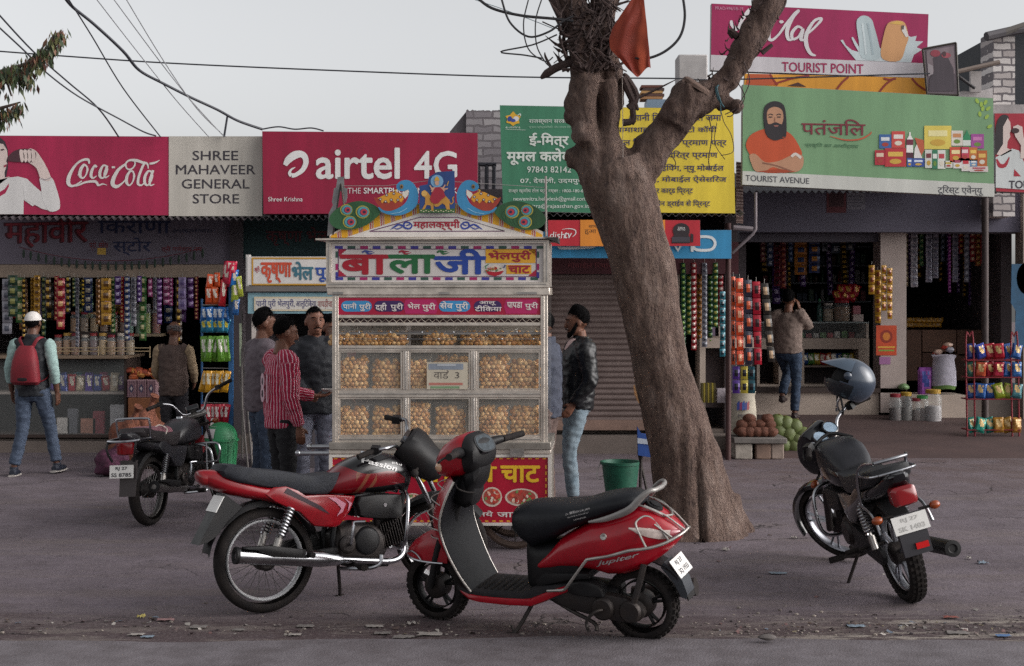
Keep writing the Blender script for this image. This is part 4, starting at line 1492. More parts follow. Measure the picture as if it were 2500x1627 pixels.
a.ell(1138, 185, 20, 26, SKN, 5)
a.poly([(1112, 170), (1120, 140), (1138, 120), (1156, 140), (1164, 170), (1138, 160)], K('#d2a43c'), 6)
for dx, dy in ((-60, 10), (-70, -25), (-55, 40), (60, 10), (80, -30), (75, 30), (105, 5)):
 a.stroke([(1138 + dx * .25, 235), (1138 + dx * .7, 245 + dy * .3), (1138 + dx, 235 + dy)], [9, 7, 5], SKN, 3.5)
a.stroke([(1235, 215), (1250, 170)], 4, K('#cf9f3c'), 4, 0)
for k in range(14):
 a.ell(985 + k * 24, 455 + 8 * (k % 2), 8, 5, K('#c8c0a0'), 2)
a.finish(pc)
# rods and tarnished strips standing on the roof
b = MB()
b.tube([HP(130, 690, .02), HP(205, 195, .02)], .006, M('#3a3434', .5, .5), 6)
b.tube([HP(245, 480, .02), HP(210, 190, .02)], .006, M('#5a5450', .5, .5), 6)
b.tube([HP(2195, 700, .02), HP(2190, 120, .02)], .008, M('#8d8480', .5, .4), 6)
b.tube([HP(205, 215, .02), HP(640, 215, .02), HP(1060, 165, .02)], .002, M('#9a9694', .5, .3), 4)
b.tube([HP(1310, 175, .02), HP(1700, 200, .02), HP(2190, 232, .02)], .002, M('#9a9694', .5, .3), 4)
b.build('rod', cart)
b = MB()
SL = M('#8e8d8e', .45, .5, .4, 9)
b.prism([HP(x, y, .035) for x, y in ((75, 700), (90, 480), (130, 400), (120, 370), (140, 240), (160, 230), (175, 130), (235, 125), (240, 230), (268, 240), (270, 330), (255, 380), (235, 380), (235, 300), (200, 260), (150, 520), (120, 690))], CUY * .004, SL)
b.build('silver_strip', cart)
# ledge, lower body, red panel
b = MB()
cbox(b, 803, 1080.5, 1345, 1099, -.03, DEP, M('#aaa39a', .4, .8, .35, 6))
cbox(b, 803, 1099.2, 1345, 1109, -.02, DEP, ALU)
b.build('ledge', cart, bev=.004)
b = MB()
cbox(b, 806, 1109.5, 1342, 1280, .02, DEP, M('#9a9289', .5, .6, .3, 5))
b.build('base_box', cart)
b = MB()
for q in ((803, 1110, 1346, 1117), (803, 1277, 1346, 1284), (803, 1117.2, 811, 1276.8), (1338, 1117.2, 1346, 1276.8)):
 cbox(b, *q, -.015, .015, K('#c9c2ba', .2, .45))
b.build('panel_frame', cart)
b = MB()
cbox(b, 811.5, 1117.5, 1337.5, 1276.5, -.004, .014, K('#a0122c', .14, .35))
rp = b.build('red_panel', cart)
a = Art(lambda x, y, l: cp(x, y, -.004 - l), (820, 1000, 4.327), .0015)
a.part = 'board_border'
DSH = K('#d0912a')
for i in range(30):
 a.rect(-20 + i * 76, 513, 16 + i * 76, 526, DSH, 1)
 a.rect(-20 + i * 76, 1172, 16 + i * 76, 1188, DSH, 1)
for i in range(9):
 a.rect(2212, 590 + i * 66, 2228, 628 + i * 66, DSH, 1)
 a.rect(-32, 590 + i * 66, -18, 628 + i * 66, DSH, 1)
GLD = K('#d8ab22')
a.text('बालाजी', (420, 540, 1695, 765), GLD, 3, .035)
a.text('चाट', (1745, 600, 2150, 765), GLD, 3, .045)
WH5 = K('#d6d2ce')
a.text('यहाँ शादी पार्टी के', (150, 1075, 890, 1148), WH5, 3, .035)
a.text('आर्डर लिये', (1100, 1072, 1660, 1148), WH5, 3, .035)
a.text('जाते हैं', (1705, 1068, 2080, 1148), WH5, 3, .035)
a.part = 'picture'
random.seed(3)
for cx, cy, rx, ry in ((810, 970, 110, 85), (1060, 950, 110, 85), (1650, 925, 105, 105), (1960, 930, 175, 95)):
 a.ell(cx, cy, rx, ry, K('#c9b8aa'), 1)
 a.ell(cx, cy - 4, rx * .86, ry * .8, K('#a8483c', .3), 2)
 for k in range(24):
  t, q = random.random() * 6.28, random.random() ** .5
  a.ell(cx + rx * .75 * q * math.cos(t), cy + ry * .7 * q * math.sin(t), 18, 13, K(random.choice(['#b83830', '#c8583c', '#d8a890', '#8a3428', '#d0c0b0', '#6a8a4c'])), 3 + k * .04, random.random() * 180)
a.finish(rp)
b = MB()
for x in (1090, 1245):
 cbox(b, x, 1096, x + 34, 1115, -.036, -.0305, STEEL)
b.build('hinge', cart)
for (x, y, x1) in ((756, 1091, 815), (728, 1107, 815)):
 b = MB()
 d = .25 if y < 1100 else .05
 b.tube([cp(x, y, d), cp(x1, y, d)], .017, CHROME, 12)
 b.ell(cp(x, y, d), .024, CHROME, 12, 8)
 b.build('handle', cart)
for x, d in ((900, .1), (1258, .1), (905, .62), (1250, .62)):
 c = cp(x, 1200, d)
 c.z = .262
 b = MB()
 ring = [c + CUX * (.235 * math.cos(t)) + Vector((0, 0, .235 * math.sin(t))) for t in [2 * PI * i / 28 for i in range(28)]]
 b.tube(ring, .027, M('#4a3a32', .8, 0, .4, 9), 8, closed=True)
 for k in range(8):
  t = PI * k / 4
  b.tube([c, c + CUX * (.22 * math.cos(t)) + Vector((0, 0, .22 * math.sin(t)))], .005, DKMETAL, 4)
 b.lathe([(.0, -.03), (.03, -.03), (.03, .03), (.0, .03)], c, DKMETAL, 10, CUY)
 b.build('wheel', cart)

# bags of puris in the windows: each bag > film, puri (every ball in front its own), heap behind
PUR_C = [M(h, .42, 0, .35, 40, 0, 60) for h in ('#c99a60', '#bd8a4e', '#d3aa72', '#b27c46')]
PM = []
for i, m in enumerate(PUR_C):
 b = MB()
 b.ell((0, 0, 0), (.0202, .0192, .0190), m, 12, 8, jit=.14, seed=i)
 PM.append(b.build('puri', mesh_only=True))
prnd = random.Random(5)
def puri_bag(cx, cy, w, h, label, d=.06, cat='bag', rows=None, slant=0.0, group='bags of puris in the cart windows', tie=True):
 c = cp(cx, cy + h, d)
 mpp = cp(cx + 1, cy, d).x - cp(cx, cy, d).x
 W, Hh = w * mpp, h * mpp
 t = thing('puri_bag', label, cat, c, group)
 dx, dz = .033, .0295
 nx, nz = int((W - .012) / dx), int((Hh - .01) / dz)
 heap = MB()
 for layer in (0, 1):
  for j in range(nz):
   for i in range(nx):
    x = (i - (nx - 1) / 2 + (.5 if (j + layer) % 2 else 0) - .25) * dx + prnd.uniform(-.004, .004)
    z = .016 + j * dz + prnd.uniform(-.004, .004) + layer * .012
    edge_ = abs(x) / (W / 2)
    bul = .03 * (1 - edge_ ** 2) * math.sin(PI * min(1, max(0, z / Hh)) * .9 + .1)
    if abs(x) > W / 2 - .008 or (j == nz - 1 and prnd.random() < .35):
     continue
    p = CUX * x + Vector((0, 0, z)) + CUY * (-bul + .028 * layer + .01 + prnd.uniform(-.003, .003))
    s = prnd.uniform(.86, 1.12)
    if layer:
     heap.ell(c + p, .020 * s, prnd.choice(PUR_C), 8, 5)
    else:
     o = bpy.data.objects.new('puri', prnd.choice(PM))
     COL.objects.link(o)
     o.parent = t
     o.location = p
     o.scale = (s, s, s)
     o.rotation_euler = (prnd.random() * 6, prnd.random() * 6, prnd.random() * 6)
 hp = heap.build('heap', t)
 hp['kind'] = 'stuff'
 b = MB()
 nxv, nzv = 14, 14
 vs = []
 for j in range(nzv + 1):
  for i in range(nxv + 1):
   u, v = i / nxv * 2 - 1, j / nzv
   bul = .052 * max(0, 1 - u * u) ** .5 * (math.sin(PI * min(1, v * .92 + .08)) ** .5) + .006 * noise.noise(Vector((u * 4 + cx, v * 5, cy)))
   vs.append(c + CUX * (u * W / 2 * (1 + .03 * noise.noise(Vector((v * 4, cx, 1))))) + Vector((0, 0, v * Hh * 1.06)) + CUY * (-bul + .012))
 k = nxv + 1
 b.add(vs, [(j * k + i, j * k + i + 1, (j + 1) * k + i + 1, (j + 1) * k + i) for j in range(nzv) for i in range(nxv)], FILM)
 b.build('film', t)
 return t
spots = [(862, 1, 'left'), (945, 1, 'right'), (1015, 2, 'left'), (1100, 2, 'right'), (1205, 3, 'left'), (1279, 3, 'right')]
win = {1: 'left', 2: 'middle', 3: 'right'}
for row, y0, y1 in (('upper', 870, 952), ('lower', 985, 1066)):
 for cx, wi, side in spots:
  h = (y1 - y0) + prnd.uniform(-3, 4)
  if row == 'upper' and wi == 2 and side == 'right':
   puri_bag(cx, y1 - h, 88, h, 'puri bag half hidden by the paper notice in the cart window', .1)
   continue
  puri_bag(cx + prnd.uniform(-2, 2), y1 - h, 76 if wi != 2 else 78, h, '%s puri bag of the pair in the %s %s cart window' % (side, row, win[wi]), .055)
for k, cx in enumerate((838, 895, 960, 1072, 1160, 1228, 1290)):
 o = ('first', 'second', 'third', 'fourth', 'fifth', 'sixth', 'seventh')[k]
 puri_bag(cx, 802, 74 if k != 3 else 84, 41, 'small puri bag on the open cart shelf, %s from the left' % o, .07, group='bags of puris on the open shelf')
# paper notice
t = thing('paper_notice', 'cream paper notice with a hand written ward number stuck in the upper middle window', 'notice', cp(1092, 951, -.013))
b = MB()
cbox(b, 1042, 885, 1142, 951, -.012, -.0105, K('#c0b6a4', .12, .7))
b.build('sheet', t)
a = Art(lambda x, y, l: cp(x, y, -.012 - l), (780, 680, 3.6883), .0012)
a.part = 'print'
a.rect(982, 768, 1295, 822, K('#8f97a4', .3), 1)
a.rect(1060, 772, 1230, 790, K('#b0b4ba'), 2)
a.rect(985, 940, 1290, 962, K('#b8766a', .2), 1)
a.rect(1000, 972, 1260, 992, K('#7c9a74', .3), 1)
a.text('वाड', (1030, 845, 1162, 902), K('#40383a'), 2, -.01)
a.stroke([(1148, 848), (1160, 838), (1150, 828)], 3, K('#40383a'), 2)
a.text('3', (1222, 845, 1258, 900), K('#40383a'), 2, -.01)
a.finish(t)

# ---------------------------------------------------------------- two-wheelers
class Frame:
 """vehicle axes: u forward, v to the side (+1 right, -1 left), z up, leaned on its stand"""
 def __init__(s, o, heading, side=1, lean=0, k=1):
  s.k = k
  s.o = Vector(o)
  s.U = Vector((math.cos(heading), math.sin(heading), 0))
  right = Vector((s.U.y, -s.U.x, 0))
  a = R(lean)
  s.Z = Vector((0, 0, 1)) * math.cos(a) - right * math.sin(a)
  s.V = (right * math.cos(a) + Vector((0, 0, 1)) * math.sin(a)) * side
 def __call__(s, p):
  return s.o + (s.U * p[0] + s.V * p[1] + s.Z * p[2]) * s.k

def steered(F, pivot, axis, ang):
 m = Matrix.Rotation(ang, 3, Vector(axis))
 pv = Vector(pivot)
 return lambda p: F(pv + m @ (Vector(p) - pv))

def wheel(t, T, c, r, w, rim, kind='spoke', rimmat=None, knobs=0):
 rimmat = rimmat or CHROME
 C = Vector((c[0], 0, c[1]))
 hub = MB(T)
 if kind == 'spoke':
  for k in range(36):
   a = 2 * PI * k / 36
   a2 = a + (.5 if k % 2 else -.5)
   sv = .025 if k % 4 < 2 else -.025
   hub.tube([C + Vector((.035 * math.cos(a2), sv, .035 * math.sin(a2))), C + Vector((rim * .97 * math.cos(a), 0, rim * .97 * math.sin(a)))], .0016, M('#6a6866', .4, .8, .3), 4)
  hub.lathe([(0, -.055), (.045, -.055), (.062, -.04), (.062, .04), (.045, .055), (0, .055)], C, DKMETAL, 20, (0, 1, 0))
 else:
  for k in range(5):
   for d in (-.13, .13):
    a = 2 * PI * k / 5 + .3
    p, q = C + Vector((.04 * math.cos(a), 0, .04 * math.sin(a))), C + Vector((rim * .95 * math.cos(a + d), 0, rim * .95 * math.sin(a + d)))
    hub.tube([p, q], [(.016, .011), (.011, .008)], BLKPL if kind == 'alloy' else rimmat, 6, flat=(0, 1, 0))
  hub.lathe([(0, -.05), (.05, -.05), (.07, -.035), (.07, .035), (.05, .05), (0, .05)], C, DKMETAL, 20, (0, 1, 0))
 h = hub.build('wheel', t)
 b = MB(T)
 prof = []
 for i in range(17):
  a = -PI * .62 + 2 * PI * .62 * i / 16
  prof.append((rim + (r - rim) * (.5 + .5 * math.cos(a)) if abs(a) < PI * .5 else rim + (r - rim) * .5 * (1 + math.cos(a)), w * math.sin(a)))
 b.lathe(prof, C, RUBBER, 56, (0, 1, 0))
 if knobs:
  for k in range(knobs):
   a = 2 * PI * k / knobs
   for j, vv in enumerate((-.7, -.25, .25, .7)):
    aa = a + (PI / knobs if j % 2 else 0)
    rr = rim + (r - rim) * (.5 + .5 * math.cos(math.asin(vv))) + .001
    m = Matrix.Rotation(-aa, 3, 'Y')
    b.box(C + m @ Vector((rr, vv * w, 0)), (.012, w * .3, r * 2 * PI / knobs * .62), RUBBER, rot=m)
 b.build('tyre', h)
 b = MB(T)
 b.lathe([(rim * .975, -.02), (rim * 1.01, -.027), (rim * 1.035, -.022), (rim * .99, 0), (rim * 1.035, .022), (rim * 1.01, .027), (rim * .975, .02), (rim * .955, 0), (rim * .975, -.02)], C, rimmat, 56, (0, 1, 0))
 b.build('rim', h)
 return h

def spring(b, p, q, r, turns, wire, m):
 p, q = Vector(p), Vector(q)
 d = (q - p).normalized()
 a = d.orthogonal().normalized()
 e = d.cross(a)
 n = turns * 10
 b.tube([p + (q - p) * (i / n) + a * (r * math.cos(2 * PI * i / 10)) + e * (r * math.sin(2 * PI * i / 10)) for i in range(n + 1)], wire, m, 5)

TANK = [(.36, .66, .735, .08), (.42, .645, .785, .115), (.49, .64, .83, .135), (.56, .64, .862, .148), (.64, .64, .884, .152), (.72, .64, .888, .148), (.80, .642, .876, .135), (.87, .65, .845, .11), (.92, .665, .79, .07), (.935, .69, .76, .03)]
def tank_v(u, z, e=2.5):
 for p, q in zip(TANK, TANK[1:]):
  if p[0] <= u <= q[0]:
   t = (u - p[0]) / (q[0] - p[0])
   z0, z1, w = (lerp(p[i], q[i], t) for i in (1, 2, 3))
   k = abs(z - (z0 + z1) / 2) / ((z1 - z0) / 2)
   return w * max(0.02, 1 - min(1, k) ** e) ** (1 / e)
 return .05

def tank_mat(base, dark, accent):
 m = M(base, .25, 0, .15, 8, coat=.35).copy()
 nt = m.node_tree
 N, L = nt.nodes, nt.links
 b = N['Principled BSDF']
 at_ = N.new('ShaderNodeAttribute')
 at_.attribute_name = 'loc'
 sp = N.new('ShaderNodeSeparateXYZ')
 L.new(at_.outputs['Vector'], sp.inputs[0])
 def mth(op, a, c):
  x = N.new('ShaderNodeMath')
  x.operation = op
  for i, q in enumerate((a, c)):
   if isinstance(q, (int, float)):
    x.inputs[i].default_value = q
   else:
    L.new(q, x.inputs[i])
  return x.outputs[0]
 u, z = sp.outputs['X'], sp.outputs['Z']
 sw = mth('MULTIPLY', mth('SINE', mth('MULTIPLY', u, 14), 0), .03)
 top = mth('GREATER_THAN', mth('ADD', mth('ADD', z, mth('MULTIPLY', u, .30)), sw), .972)
 low = mth('MULTIPLY', mth('LESS_THAN', mth('ADD', z, mth('MULTIPLY', u, -.06)), .645), mth('GREATER_THAN', u, .6))
 frt = mth('GREATER_THAN', u, .86)
 blk = mth('MINIMUM', mth('ADD', mth('ADD', top, low), frt), 1)
 s1 = mth('MULTIPLY', mth('GREATER_THAN', mth('SINE', mth('MULTIPLY', mth('ADD', mth('MULTIPLY', u, 1), mth('MULTIPLY', z, -.6)), 95), 0), .35), mth('MULTIPLY', mth('GREATER_THAN', u, .53), mth('LESS_THAN', u, .66)))
 src = b.inputs['Base Color'].links[0].from_socket
 def mix(f, a, hexc):
  x = N.new('ShaderNodeMix')
  x.data_type = 'RGBA'
  L.new(f, x.inputs[0])
  L.new(a, x.inputs[6])
  x.inputs[7].default_value = lin(hexc) + (1,)
  return x.outputs[2]
 c = mix(s1, src, accent)
 c = mix(blk, c, dark)
 L.new(c, b.inputs['Base Color'])
 return m

def motorbike(name, label, F, st):
 t = thing(name, label, 'motorbike', F.o, 'parked two-wheelers')
 body, dark = st['paint'], st.get('dark', BLKPL)
 ST = steered(F, (1.0, 0, .8), (-.44, 0, .9), st.get('steer', 0))
 wheel(t, F, (0, .302), .302, st.get('rw', .046), .225, rimmat=st.get('rim', CHROME), knobs=st.get('knobs', 0), kind=st.get('wk', 'spoke'))
 fx = st.get('fx', 1.235)
 wheel(t, ST, (fx, .292), .292, .04, .228, rimmat=st.get('rim', CHROME), kind=st.get('wk', 'spoke'))
 b = MB(ST)
 for v in (-.085, .085):
  b.tube([(fx + .01, v, .285), (1.10, v, .58)], .024, DKMETAL, 10)
  b.tube([(1.10, v, .58), (.955, v, .885)], .0165, CHROME, 10)
 b.tube([(fx + .01, -.1, .285), (fx + .01, .1, .285)], .012, STEEL, 8)
 b.box((1.0, 0, .79), (.05, .23, .03), DKMETAL, rot=Matrix.Rotation(R(-26), 3, 'Y'))
 b.box((.955, 0, .885), (.06, .23, .03), STEEL, rot=Matrix.Rotation(R(-26), 3, 'Y'))
 b.build('fork', t, bev=.003)
 b = MB(ST)
 arc = []
 for i in range(15):
  a = R(st.get('arc0', -10) + st.get('arc1', 165) * i / 14)
  arc.append([Vector((fx + r_ * math.cos(a), vv, .292 + r_ * math.sin(a))) for r_, vv in ((.30, -.058), (.325, -.045), (.335, 0), (.325, .045), (.30, .058), (.318, 0))])
 b.rings(arc, st.get('fender', body))
 b.build('front_fender', t)
 # frame and engine
 b = MB(F)
 b.tube([(.95, 0, .76), (.88, 0, .55), (.84, 0, .33)], .02, dark, 8, 4)
 for v in (-.07, .07):
  b.tube([(.93, v * .3, .72), (.5, v, .62), (.1, v, .64), (-.25, v, .74)], .016, dark, 8, 4)
  b.tube([(.46, v, .62), (.40, v, .40), (.46, v, .25), (.75, v, .22)], .018, dark, 8, 4)
  b.tube([(.42, v * 1.3, .33), (0, v * 1.5, .302)], [(.022, .012), (.018, .01)], dark, 8, flat=(0, 0, 1))
 b.build('frame', t)
 b = MB(F)
 b.body([(.40, .30, .42, .06), (.44, .25, .47, .105), (.55, .23, .49, .12), (.66, .235, .47, .115), (.73, .26, .43, .09), (.76, .29, .40, .05)], DKMETAL, 20, 3.5)
 b.lathe([(.0, .135), (.06, .135), (.075, .128), (.085, .11), (.085, .05)], (.60, 0, .37), BLKPL, 28, (0, 1, 0))
 b.lathe([(.0, .125), (.04, .125), (.055, .115), (.055, .05)], (.48, 0, .36), DKMETAL, 24, (0, 1, 0))
 b.lathe([(.0, -.135), (.07, -.135), (.085, -.11), (.085, -.05)], (.57, 0, .36), st.get('cover', DKMETAL), 28, (0, 1, 0))
 d = Matrix.Rotation(R(-14), 3, 'Y')
 for k in range(9):
  b.box((.715 + k * .0165, 0, .385 + k * .0045), (.006, .19 - .01 * (k > 6), .155), DKMETAL, rot=d)
 b.box((.78, 0, .40), (.17, .09, .10), DKMETAL, rot=d)
 b.tube([(.70, .06, .43), (.66, .09, .53), (.60, .08, .56)], .02, RUBBER, 8, 3)
 b.tube([(.73, .10, .40), (.80, .13, .50), (.82, .05, .62)], .006, RUBBER, 6, 4)
 b.build('engine', t, bev=.003)
 # exhaust
 b = MB(F)
 mm = st.get('muffler', CHROME)
 b.lathe([(.0, 0), (.03, 0), (.034, .01), (.046, .012), (.047, .3), (.047, .52), (.035, .62), (.02, .66)], (st.get('muf', (.175, .362, -.23))[2], st.get('muf', (.175, 0))[0], st.get('muf', (0, .362))[1]), mm, 24, Vector((.965, -.03 - .06 * ('muf' in st), -.125 + .07 * ('muf' in st))))
 b.tube([(.40, .155, .281), (.60, .13, .255), (.78, .085, .235), (.86, .06, .28), (.85, .05, .38), (.80, .04, .42)], .0185, CHROME, 12, 5)
 x = b.build('exhaust', t)
 b = MB(F)
 if 'muf' not in st:
  b.pillow([(-.20, .41), (-.05, .405), (.17, .365), (.17, .315), (-.02, .338), (-.12, .385), (-.2, .40)], .02, BLKPL, v0=.212)
 b.lathe([(.0, .02), (.02, .02), (.022, -.004), (.028, -.008), (.049, -.006), (.049, .012)], (st.get('muf', (.175, .362, -.23))[2], st.get('muf', (.175, 0))[0], st.get('muf', (0, .362))[1]), BLKPL, 20, Vector((.965, -.03, -.125)))
 b.build('heat_shield', x)
 # panels, seat, tank
 b = MB(F)
 for v in (-.105, .105):
  b.pillow([(-.04, .69), (.02, .722), (.085, .730), (.16, .70), (.211, .665), (.35, .66), (.525, .64), (.50, .575), (.466, .523), (.42, .478), (.394, .468), (.33, .472), (.265, .483), (.22, .525), (.174, .572), (.12, .593), (.02, .645)], .033, body, v0=v)
 b.build('side_panel', t)
 b = MB(F)
 b.body([(-.385, .80, .835, .035), (-.36, .765, .842, .06), (-.30, .728, .84, .085), (-.22, .692, .80, .105), (-.12, .665, .765, .125), (-.03, .65, .736, .132), (.06, .62, .73, .136), (.13, .60, .70, .13)], body, 24, 3)
 b.build('tail_cowl', t)
 if st.get('decal'):
  b = MB(F)
  for v in (.1415, -.1415):
   for pts, m in st['decal']:
    b.add([(u, v, z) for u, z in pts], [tuple(range(len(pts)))], m)
  b.build('stripe', t)
 b = MB(F)
 sw = .135
 top = [(-.285, .835), (-.26, .868), (-.2, .868), (-.13, .845), (.055, .82), (.2, .79), (.3, .776), (.40, .78), (.455, .785)]
 bot = [(.43, .72), (.40, .68), (.368, .66), (.308, .652), (.215, .665), (.119, .705), (-.04, .725), (-.2, .765), (-.27, .80)]
 b.pillow(top + bot, sw, st.get('seat', M('#24262c', .65, 0, .3, 16, .2, 120, spec=.3)), prof=((-1, .7), (-.97, .84), (-.85, .95), (-.6, 1), (.6, 1), (.85, .95), (.97, .84), (1, .7)))
 b.build('seat', t)
 b = MB(F)
 b.body(TANK, st.get('tank', body), 32, 2.5)
 b.lathe([(0, .012), (.03, .012), (.034, 0), (.034, -.02)], (.66, 0, .885), CHROME, 18)
 tk = b.build('fuel_tank', t)
 if st.get('script'):
  b = MB(F)
  for s, u0, u1, z0, z1, bold in st['script']:
   vs, fs = text_geo(s, bold, .35)
   X0, X1 = min(v[0] for v in vs), max(v[0] for v in vs)
   Y0, Y1 = min(v[1] for v in vs), max(v[1] for v in vs)
   out = []
   for x, y in vs:
    u = lerp(u0, u1, (x - X0) / (X1 - X0))
    z = lerp(z0, z1, (y - Y0) / (Y1 - Y0)) - (u - u0) * .30
    out.append((u, tank_v(u, z) + .004, z))
   b.add(out, fs, M('#c9c7c6', .35))
  b.build('lettering', tk)
 b = MB(F)
 if st.get('airbox', True):
  for v in (-.09, .09):
   b.pillow([(.555, .635), (.80, .632), (.828, .612), (.83, .52), (.80, .488), (.58, .508), (.548, .55)], .045, BLKPL, sp=2, v0=v)
  b.lathe([(0, .139), (.011, .139), (.013, .13)], (.715, 0, .575), CHROME, 10, (0, 1, 0))
 b.build('air_box', t)
 # rear suspension, mudguard, lamp, plate
 for v in (-.125, .125):
  b = MB(F)
  spring(b, (.125, v, .60), (.055, v, .44), .026, 9, .006, st.get('spring', CHROME))
  b.tube([(.14, v, .63), (.03, v, .375)], .012, STEEL, 8)
  b.tube([(.05, v, .43), (.02, v, .35)], .022, STEEL, 10)
  b.build('shock_absorber', t)
 b = MB(F)
 arc = []
 for i in range(13):
  a = R(20 + 150 * i / 12)
  rr = .335 + (.02 if i > 9 else 0)
  arc.append([Vector((rr * math.cos(a) , vv, .315 + rr * math.sin(a) + dz)) for vv, dz in ((-.07, -.03), (-.055, 0), (.055, 0), (.07, -.03), (.05, -.008), (-.05, -.008))])
 b.rings(arc, BLKPL)
 if st.get('flap'):
  b.prism([F and Vector(p) for p in ((-.25, -.075, .70), (-.40, -.075, .44), (-.41, -.075, .425), (-.36, -.075, .435), (-.30, -.075, .47), (-.235, -.075, .55), (-.15, -.075, .62))], (0, .15, 0), BLKPL)
 b.build('rear_mudguard', t)
 b = MB(F)
 lm = M('#7a1016', .15, 0, .1, coat=.5)
 if st.get('lamp') == 'block':
  b.body([(-.40, .66, .75, .055), (-.385, .65, .765, .075), (-.33, .65, .765, .075), (-.30, .67, .75, .06)], lm, 20, 5)
 else:
  b.body([(-.392, .79, .828, .03), (-.386, .775, .832, .045), (-.368, .755, .835, .062), (-.345, .75, .83, .068)], lm, 20, 3)
 b.build('tail_lamp', t)
 pu, pz_, pw, ph, pr = st.get('plate', (-.29, .62, .1, .05, 25))
 b = MB(F)
 rot = Matrix.Rotation(R(pr), 3, 'Y')
 PC = Vector((pu, st.get('plate_v', 0), pz_))
 b.box(PC, (.004, pw * 2, ph * 2), M('#d8d6d2', .35, 0, .08), rot=rot)
 pl = b.build('number_plate', t)
 if st.get('plate_text'):
  b = MB(F)
  for s, z0, z1, x0, x1 in st['plate_text']:
   vs, fs = text_geo(s, .02)
   X0, X1 = min(v[0] for v in vs), max(v[0] for v in vs)
   Y0, Y1 = min(v[1] for v in vs), max(v[1] for v in vs)
   b.add([PC + rot @ Vector((-.004, lerp(x0, x1, (x - X0) / (X1 - X0)) * pw, lerp(z0, z1, (y - Y0) / (Y1 - Y0)) * ph)) for x, y in vs], fs, M(st.get('ptxt', '#2c2c30'), .5))
  b.build('lettering', pl)
 # bars and cockpit
 b = MB(ST)
 bars = st['bars']
 for pts in bars:
  b.tube(pts[:-2] + [pts[-2]], .0115, CHROME, 10, 5)
 hb_ = b.build('handlebar', t)
 for pts in bars:
  b = MB(ST)
  b.tube([pts[-2], pts[-1]], .018, RUBBER, 10)
  g_ = b.build('grip', hb_)
  b = MB(ST)
  p, q = Vector(pts[-2]), Vector(pts[-1])
  d = (q - p)
  fw = Vector((.055, 0, -.01))
  b.tube([p - d * .12, p + fw * .8, p + d * .5 + fw, q + fw * .8], [.008, .007, .006, .006], st.get('lever', BLKPL), 6, 3)
  b.box(p - d * .08, (.05, .05, .045), BLKPL)
  b.build('lever', hb_)
 st['cockpit'](t, F, ST)
 if st.get('leg_guard', True):
  b = MB(F)
  for s in (-1, 1):
   b.tube([(.87, .03 * s, .64), (.85, .13 * s, .645), (.835, .2 * s, .60), (.815, .225 * s, .48), (.80, .215 * s, .36), (.80, .15 * s, .315), (.82, .03 * s, .31)], .0125, CHROME, 10, 5)
  b.build('leg_guard', t)
 b = MB(F)
 b.tube([(.42, .12, .225), (.53, .27, .228), (.60, .285, .25), (.615, .28, .30)], .0115, CHROME, 8, 4)
 b.tube([(.50, -.25, .235), (.50, .25, .235)], .013, DKMETAL, 8)
 for v in (-.25, .25):
  b.tube([(.50, v - .045, .237), (.50, v + .045, .237)], .021, RUBBER, 8)
 b.tube([(.20, -.24, .33), (.20, .24, .33)], .01, DKMETAL, 8)
 for v in (-.22, .22):
  b.tube([(.20, v - .04, .332), (.20, v + .04, .332)], .017, RUBBER, 8)
 b.build('footrest', t)
 if st.get('kick', True):
  b = MB(F)
  b.tube([(.48, .12, .36), (.475, .165, .37), (.49, .175, .47), (.50, .16, .49), (.56, .19, .49)], .0095, CHROME, 8, 3)
  b.build('kick_lever', t)
 b = MB(F)
 b.tube([(.50, -.10, .24), (.55, -.20, .06), (.56, -.225, -.012 + .02)], .011, DKMETAL, 8)
 b.tube([(.53, -.215, .012), (.59, -.235, .01)], .012, DKMETAL, 6)
 b.build('side_stand', t)
 b = MB(F)
 b.pillow([(.45, .44), (.45, .30), (.02, .25), (-.05, .27), (-.07, .31), (-.04, .35), (.03, .365)], .016, BLKPL, v0=-.105)
 b.build('chain_case', t)
 if st.get('extra'):
  st['extra'](t, F, ST)
 return t

def indicator(t, T, p, q, m=None):
 b = MB(T)
 b.tube([p, q], .009, RUBBER, 8)
 d = (Vector(q) - Vector(p)).normalized()
 b.ell(Vector(q) + d * .025, (.025, .034, .025), m or M('#8a3c12', .3, 0, .1, coat=.3), 12, 8)
 b.build('indicator', t)

# --- red commuter motorbike
def passion_cockpit(t, F, ST):
 b = MB(ST)
 rr = []
 for u, z0, z1, w, ti in ((.905, .87, 1.0, .150, .05), (.95, .80, 1.015, .152, .04), (1.02, .735, .99, .14, .02), (1.09, .70, .935, .118, 0), (1.15, .725, .875, .085, 0), (1.178, .77, .83, .035, 0)):
  rr.append([Vector((u + ti * (math.sin(a) + .2), w * math.copysign(abs(math.cos(a)) ** .8, math.cos(a)), (z0 + z1) / 2 + (z1 - z0) / 2 * math.copysign(abs(math.sin(a)) ** .8, math.sin(a)))) for a in [2 * PI * k / 32 for k in range(32)]])
 b.rings(rr, BLKPL, cap=False)
 b.rings([[lerp(p, Vector((.99, 0, .91)), .04) for p in r_] for r_ in rr[:4]], M('#08080a', .8), cap=False)
 f = b.build('headlamp_cowl', t)
 b = MB(ST)
 b.ell((1.15, 0, .81), (.03, .075, .075), M('#c8ccd0', .08, 0, 0, coat=1), 16, 10)
 b.build('headlamp', f)
 b = MB(ST)
 m = Matrix.Rotation(R(35), 3, 'Y')
 b.box((.965, 0, .945), (.12, .2, .02), GLOSSBLK, rot=m)
 b.lathe([(0, .012), (.045, .012), (.048, 0)], (.955, .045, .955), M('#3c444c', .15, 0, .4, 60), 16, m @ Vector((0, 0, 1)))
 b.build('meter', f, bev=.004)
 for s in (-1, 1):
  indicator(t, ST, (1.03, .1 * s, .82), (1.03, .19 * s, .82), RUBBER)
